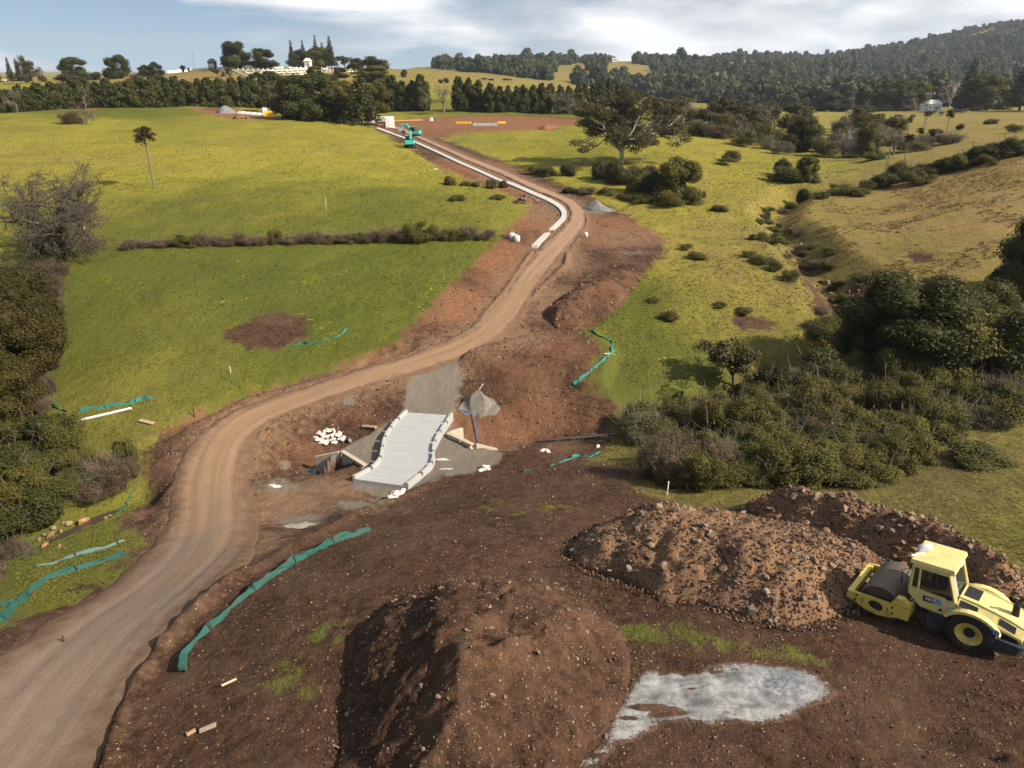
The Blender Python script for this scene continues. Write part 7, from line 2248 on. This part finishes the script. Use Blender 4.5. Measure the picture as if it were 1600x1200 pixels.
# ------------------------------------------------------------------ vehicles and site gear at the entrance
M_wp = simple('paint_white', (0.74, 0.73, 0.71), 0.4, 0.06, 3, spec=0.4)
M_pinkw = simple('panel_blush', (0.70, 0.58, 0.54), 0.5, 0.08)
def wheel(par, x, y, r=.36):
    w = MB().lathe([(r * .5, y - .1), (r, y - .11), (r, y + .11), (r * .5, y + .1)], (x, 0, r), 'y', 18).build('wheel', M_tyre, par)
    MB().lathe([(0, y - .105), (r * .52, y - .105), (r * .52, y + .105), (0, y + .105)], (x, 0, r), 'y', 12).build('rim', M_alu, w)
def van(px, py, ang, s, label):
    p = on_ground(px, py); r_ = empty('van', (p[0], p[1], ground_z(p[0], p[1])), ang); r_.scale = (s, s, s)
    MB().prism([(-2.2, .35), (2.2, .35), (2.25, .95), (1.65, 1.1), (1.05, 1.85), (-2.15, 1.9), (-2.25, 1.0)], 'y', -.88, .88).build('body', M_wp, r_, bevel=0.06)
    MB().prism([(1.60, 1.12), (1.06, 1.80), (.35, 1.80), (.35, 1.12)], 'y', -.89, .89).build('side_window', M_glass, r_)
    MB().box((-2.245, 0, 1.45), (.02, 1.4, .55)).build('rear_window', M_glass, r_)
    MB().box((-2.25, 0, .55), (.12, 1.7, .22)).build('bumper', M_dgrey, r_)
    for s_ in (-1, 1):
        MB().box((-2.27, s_ * .75, 1.05), (.03, .14, .3)).build('tail_lamp', M_orange, r_); wheel(r_, -1.4, s_ * .78); wheel(r_, 1.4, s_ * .78)
    return tag(r_, label, 'van')
van(577, 196, R(100), 0.95, "white van parked behind the thin pine at the entrance")
p = on_ground(597, 197); r_ = empty('tip_truck', (p[0], p[1], ground_z(p[0], p[1])), R(170)); r_.scale = (.9,) * 3
MB().prism([(1.2, .6), (2.9, .6), (2.95, 1.4), (2.7, 2.3), (1.2, 2.35)], 'y', -1.0, 1.0).build('truck_cab', M_wp, r_, bevel=0.05)
MB().prism([(2.92, 1.45), (2.72, 2.2), (1.7, 2.2), (1.7, 1.45)], 'y', -1.012, 1.012).build('cab_window', M_glass, r_)
MB().prism([(-2.9, 1.15), (1.0, 1.0), (1.0, 2.25), (-2.9, 2.3)], 'y', -1.1, 1.1).build('tray', M_wp, r_, bevel=0.03)
MB().box((0, 0, .78), (5.4, .9, .25)).build('chassis', M_dgrey, r_)
for x_ in (-2.2, -1.3, 2.1):
    for s_ in (-1, 1): wheel(r_, x_, s_ * .9, .45)
tag(r_, "white tip truck standing left of the portable toilets", 'truck')
def toilet(px, py, label):
    p = on_ground(px, py); r_ = empty('portable_toilet', (p[0], p[1], ground_z(p[0], p[1])), R(8)); r_.scale = (.95,) * 3
    MB().box((0, 0, 1.15), (1.1, 1.1, 2.1)).build('cabin', M_wp, r_, bevel=0.04); MB().box((0, 0, 2.27), (1.2, 1.2, .14), taper=.8).build('roof', M_wp, r_, bevel=0.03)
    d_ = MB().box((0, -.562, 1.12), (.8, .03, 1.9)).build('door', M_pinkw, r_); MB().box((.3, -.59, 1.1), (.05, .03, .16)).build('handle', M_dgrey, d_)
    MB().box((0, 0, .05), (1.2, 1.2, .12)).build('base', M_dgrey, r_); tag(r_, label, 'toilet', 'portable toilets')
toilet(606.5, 200, "left of two white portable toilets at the entrance"); toilet(613, 200, "right of two white portable toilets at the entrance")
M_ybar = simple('barrier_yellow', (0.80, 0.42, 0.03), 0.5, 0.1); M_pinkf = simple('mesh_orange', (0.70, 0.30, 0.12), 0.7, 0.2)
def barrier(label, a, b, h, mat, seg=5, cat='barrier', nm='water_barrier', thick=.45):
    A = on_ground(*a); B = on_ground(*b); ang = math.atan2(B[1] - A[1], B[0] - A[0]); ln = math.hypot(B[0] - A[0], B[1] - A[1]); r_ = empty(nm, (A[0], A[1], ground_z(A[0], A[1])), ang)
    for i in range(seg):
        x0 = ln * i / seg; q = A + (B - A) * ((i + .5) / seg); z = ground_z(q[0], q[1]) - ground_z(A[0], A[1])
        MB().prism([(-thick / 2, 0), (thick / 2, 0), (thick * .2, h), (-thick * .2, h)], 'x', x0 + .03 * ln / seg, x0 + .97 * ln / seg).build('barrier_unit', mat, r_, bevel=0.03, loc=(0, 0, z))
    return tag(r_, label, cat)
barrier("yellow barrier line on the red pad behind the excavators", (712,193.5), (736,193.5), .5, M_ybar, 6)
barrier("short yellow barrier further right on the red pad", (778,193), (790,193), .45, M_ybar, 3)
barrier("orange site mesh line in front of the windbreak", (592,189), (660,188.5), .35, M_pinkf, 12, 'fence', 'mesh_fence', .1)
barrier("pale stack of concrete pipes laid on the red pad", (739,197), (777,196.5), .6, M_alu, 5, 'pipes', 'pipe_stack', .8)
barrier("bright yellow skip by the left entrance", (413,182.5), (431,183), 1.3, M_ybar, 2, 'skip', 'yellow_skip', 1.6)
barrier("white pallet stack left of the yellow skip", (411,181), (418,181), 1.8, M_wp, 2, 'pallets', 'pallet_stack', 1.2)
barrier("long white sheet stack left of the fig trees", (374,177), (408,180), .5, M_wp, 4, 'sheets', 'sheet_stack', 1.6)
barrier("pale stacked blocks among the fig trunks", (542,194), (560,194), 1.0, M_pinkw, 3, 'blocks', 'block_stack', 1.2)
barrier("small white bag on the pad above the farther excavator", (672,189), (676,189), .8, M_wp, 1, 'bag', 'pad_bag', .8)

# ------------------------------------------------------------------ hilltop walls, poles, houses, cattle
M_wall = simple('wall_white', (0.70, 0.69, 0.66), 0.8, 0.08)
def hill_wall(label, pts, h, posts=0, mat=None, nm='white_wall'):
    P = [visible_ground(*q) for q in pts]; root = empty(nm, tuple(P[0])); o0 = Vector(P[0])
    for a, b in zip(P[:-1], P[1:]):
        a_, b_ = np.array(a), np.array(b)
        wall_piece('wall_panel', (a_[0], a_[1], a_[2] - .5, a_[2] + h), (b_[0], b_[1], b_[2] - .5, b_[2] + h), .3, mat or M_wall, root, o0)
    if posts:
        Q = resample(np.array(P), posts); me_ = None
        for q in Q:
            if me_ is None:
                ob = MB().box((0, 0, .6), (.35, .35, .5 + h)).build('post', mat or M_wall, root, bevel=0.03); me_ = ob.data
            else: ob = mobj('post', me_, root)
            ob.location = Vector(q) - o0
    return tag(root, label, 'wall', 'white hilltop walls')
hill_wall("long white wall running along the left skyline", [(0,128),(40,125),(90,122.5),(150,118.5),(200,114),(260,110.5)], 1.0)
hill_wall("white wall along the crest above the tan hillside", [(262,110.5),(300,109),(340,107.5),(380,106),(400,105.8)], 1.1)
hill_wall("upper white terrace wall below the hilltop trees", [(402,106),(440,106),(480,107),(520,108),(548,110)], .3, 18)
hill_wall("second white terrace row on the hilltop", [(372,110),(410,110.5),(450,109.5),(490,109)], .2, 20)
hill_wall("third white terrace row on the hilltop", [(385,114),(430,114),(470,112.5),(530,110.5)], .2, 22)
hill_wall("lowest white terrace row above the fig clump", [(395,119),(430,118.5),(470,116),(510,113.5),(560,111.5)], .2, 24)
hill_wall("slanting white track edge down the tan hillside", [(362,109.5),(372,114),(385,120),(400,126),(408,131)], .4, 0)
hill_wall("short slanting white terrace edge on the hilltop", [(416,110),(422,114),(428,118)], .4)
M_polew = simple('pole_timber', (0.20, 0.20, 0.17), 0.9, 0.2)
def pole(px, py, hpx, label, arm=True):
    p = visible_ground(px, py); s = F / float((p - CAM) @ FWD); h_ = hpx / s; r_ = empty('utility_pole', tuple(p))
    MB().tube([(0, 0, -.5), (0, 0, h_)], [max(.16, .5 / s), max(.1, .35 / s)], 7).build('pole', M_polew, r_)
    if arm:
        MB().box((0, 0, h_ * .93), (2.2, .16, .16)).build('crossarm', M_polew, r_)
        for k in (-.9, .9): MB().tube([(k, 0, h_ * .93 + .08), (k, 0, h_ * .93 + .4)], .08, 6).build('insulator', M_lamp, r_)
    tag(r_, label, 'pole')
pole(1443, 200, 53, "tall timber power pole in front of the white farmhouse"); pole(927, 140, 15, "taller of two short power poles above the gum tree"); pole(919, 138, 13, "shorter of two power poles above the gum tree", False)
pole(305, 108, 26, "thin mast on the hilltop skyline at left", False); pole(394, 105, 16, "pale short mast beside the hilltop fig", False)
M_roofw = simple('roof_white', (0.52, 0.50, 0.46), 0.5, 0.06); M_brick = simple('brick_tan', (0.42, 0.27, 0.16), 0.9, 0.15, 8); M_roofg = simple('roof_grey', (0.25, 0.24, 0.23), 0.7, 0.1)
def house(px, py, wpx, ang, label, wall, roof, dd=6.0, hh=3.4, rise=1.5, wing=True):
    p = visible_ground(px, py); s = F / float((p - CAM) @ FWD); w = wpx / s; r_ = empty('house', tuple(p), ang)
    MB().box((0, 0, hh / 2 - .3), (w, dd, hh + .6)).build('wall', wall, r_)
    rf = MB().add([(-w / 2 - .4, -dd / 2 - .4, hh), (w / 2 + .4, -dd / 2 - .4, hh), (w / 2 + .4, dd / 2 + .4, hh), (-w / 2 - .4, dd / 2 + .4, hh), (-w * .32, 0, hh + rise), (w * .32, 0, hh + rise)],
             [(0, 1, 5, 4), (1, 2, 5), (2, 3, 4, 5), (3, 0, 4), (3, 2, 1, 0)]).build('roof', roof, r_)
    MB().box((w * .2, 0.5, hh + rise * .8), (.5, .5, .9)).build('chimney', M_brick, rf)
    for k in (-.3, .02, .32):
        f_ = MB().box((w * k, -dd / 2 - .03, hh * .55), (w * .14, .08, hh * .42)).build('window', M_wp, r_); MB().box((w * k, -dd / 2 - .085, hh * .55), (w * .11, .04, hh * .34)).build('pane', M_glass, f_)
    MB().box((w * .17, -dd / 2 - .03, hh * .38), (w * .08, .08, hh * .76)).build('door', M_brown, r_)
    if wing:
        MB().box((-w * .62, .5, hh * .4 - .2), (w * .3, dd * .7, hh * .8)).build('wing', wall, r_); MB().box((-w * .62, .4, hh * .84), (w * .36, dd * .85, .15), rot=(0, -.08, 0)).build('wing_roof', roof, r_)
    return tag(r_, label, 'house')
house(1455, 175, 20, R(-12), "white farmhouse with pale hip roof on the far right pasture", M_wp, M_roofw)
house(1564, 168, 22, R(5), "tan brick farmhouse under the far right trees", M_brick, M_roofg)
house(1592, 168, 16, R(5), "second tan farmhouse cut by the right edge", M_brick, M_roofg, wing=False)
house(1232, 134, 11, R(20), "pale house highest of those in the far forest clearing", M_wp, M_roofw, wing=False)
house(1246, 144, 10, R(0), "left white house in the far forest clearing", M_wp, M_roofw, wing=False)
house(1266, 146, 9, R(-10), "right white house in the far forest clearing", M_wp, M_roofw, wing=False)
house(752, 99, 14, R(0), "white house on the wooded ridge", M_wp, M_roofw, wing=False)
house(960, 93, 9, R(0), "tiny white house on the grassy ridge patch", M_wp, M_roofw, wing=False)
house(482, 107, 9, R(0), "small white shed below the hilltop pines", M_wp, M_roofw, 4, wing=False)
house(333, 106, 9, R(0), "dark shed on the hilltop skyline", M_dgrey, M_dgrey, 4, wing=False)
# cattle: one continuous body each
def cow_mesh():
    bm = bmesh.new()
    me = bpy.data.meshes.new('cow')
    J = {'pel': (-.75, 0, 1.12, .36), 'loin': (-.3, 0, 1.1, .38), 'chest': (.35, 0, 1.05, .40), 'should': (.7, 0, 1.12, .33), 'neck': (1.05, 0, 1.05, .21), 'poll': (1.38, 0, .98, .16), 'muz': (1.62, 0, .72, .09),
         'tail': (-1.1, 0, 1.15, .06), 'tail2': (-1.2, 0, .6, .04)}
    for s, q in (('l', .22), ('r', -.22)):
        J['hk' + s] = (-.62, q, .72, .17); J['hh' + s] = (-.85, q, .45, .085); J['hf' + s] = (-.78, q, .02, .075)
        J['fe' + s] = (.62, q, .66, .14); J['fk' + s] = (.66, q, .38, .08); J['ff' + s] = (.62, q, .02, .07); J['ear' + s] = (1.34, q * 1.15, 1.06, .05)
    E = [('pel', 'loin'), ('loin', 'chest'), ('chest', 'should'), ('should', 'neck'), ('neck', 'poll'), ('poll', 'muz'), ('pel', 'tail'), ('tail', 'tail2')]
    for s in 'lr': E += [('pel', 'hk' + s), ('hk' + s, 'hh' + s), ('hh' + s, 'hf' + s), ('should', 'fe' + s), ('fe' + s, 'fk' + s), ('fk' + s, 'ff' + s), ('poll', 'ear' + s)]
    K = list(J); me.from_pydata([J[k][:3] for k in K], [(K.index(a), K.index(b)) for a, b in E], [])
    o = bpy.data.objects.new('cow_form', me); COL.objects.link(o)
    md = o.modifiers.new('skin', 'SKIN')
    for k, v in zip(K, me.skin_vertices[0].data): v.radius = (J[k][3], J[k][3]); v.use_root = (k == 'pel')
    o.modifiers.new('sub', 'SUBSURF').levels = 1
    dg = bpy.context.evaluated_depsgraph_get(); m2 = bpy.data.meshes.new_from_object(o.evaluated_get(dg)); bpy.data.objects.remove(o); m2.materials.clear(); m2.materials.append(M_cow)
    m2.name = 'cow'
    return m2
M_cow = simple('cow_black', (0.016, 0.013, 0.012), 0.8, 0.3)
CM = cow_mesh(); gc = random.Random(2)
CW = [(1318,196),(1352,190),(1402,187),(1425,186),(1450,181),(1458,180),(1470,181),(1485,179),(1490,177),(1497,178),(1503,177)]
for i, (a, b) in enumerate(CW):
    p = on_ground(a, b); o = mobj('cow', CM); o.location = (p[0], p[1], ground_z(p[0], p[1]) - .02); o.rotation_euler = (0, 0, gc.choice([0.2, 3.0, 0.6, 2.6, -.4])); o.scale = (1.15,) * 3
    tag(o, f"{ORD[i]} black cow from the left grazing on the far right pasture", 'cow', 'black cattle on the far pasture')
for i, (a, b) in enumerate([(756,127),(768,128),(790,128),(797,127)]):
    p = visible_ground(a, b); o = mobj('cow', CM); o.location = (p[0], p[1], ground_z(p[0], p[1]) - .02); o.rotation_euler = (0, 0, gc.choice([0.2, 3.0])); o.scale = (1.25,) * 3
    tag(o, f"{ORD[i]} dark cow from the left on the pasture behind the windbreak", 'cow', 'cattle behind the windbreak')
# ------------------------------------------------------------------ air
hm_ = bpy.data.materials.new('haze_air'); hm_.use_nodes = True
t_ = hm_.node_tree; t_.nodes.clear()
o_ = t_.nodes.new('ShaderNodeOutputMaterial'); v_ = t_.nodes.new('ShaderNodeVolumePrincipled')
v_.inputs['Color'].default_value = (0.74, 0.85, 1.0, 1); v_.inputs['Density'].default_value = 0.00010; v_.inputs['Anisotropy'].default_value = 0.2
t_.links.new(v_.outputs[0], o_.inputs['Volume'])
hz_o = MB().box((0, 2700, 85), (9300, 5700, 230)).build('haze', hm_)
tag(hz_o, "thin pale haze over the valley and the far hills", 'haze', kind='stuff')
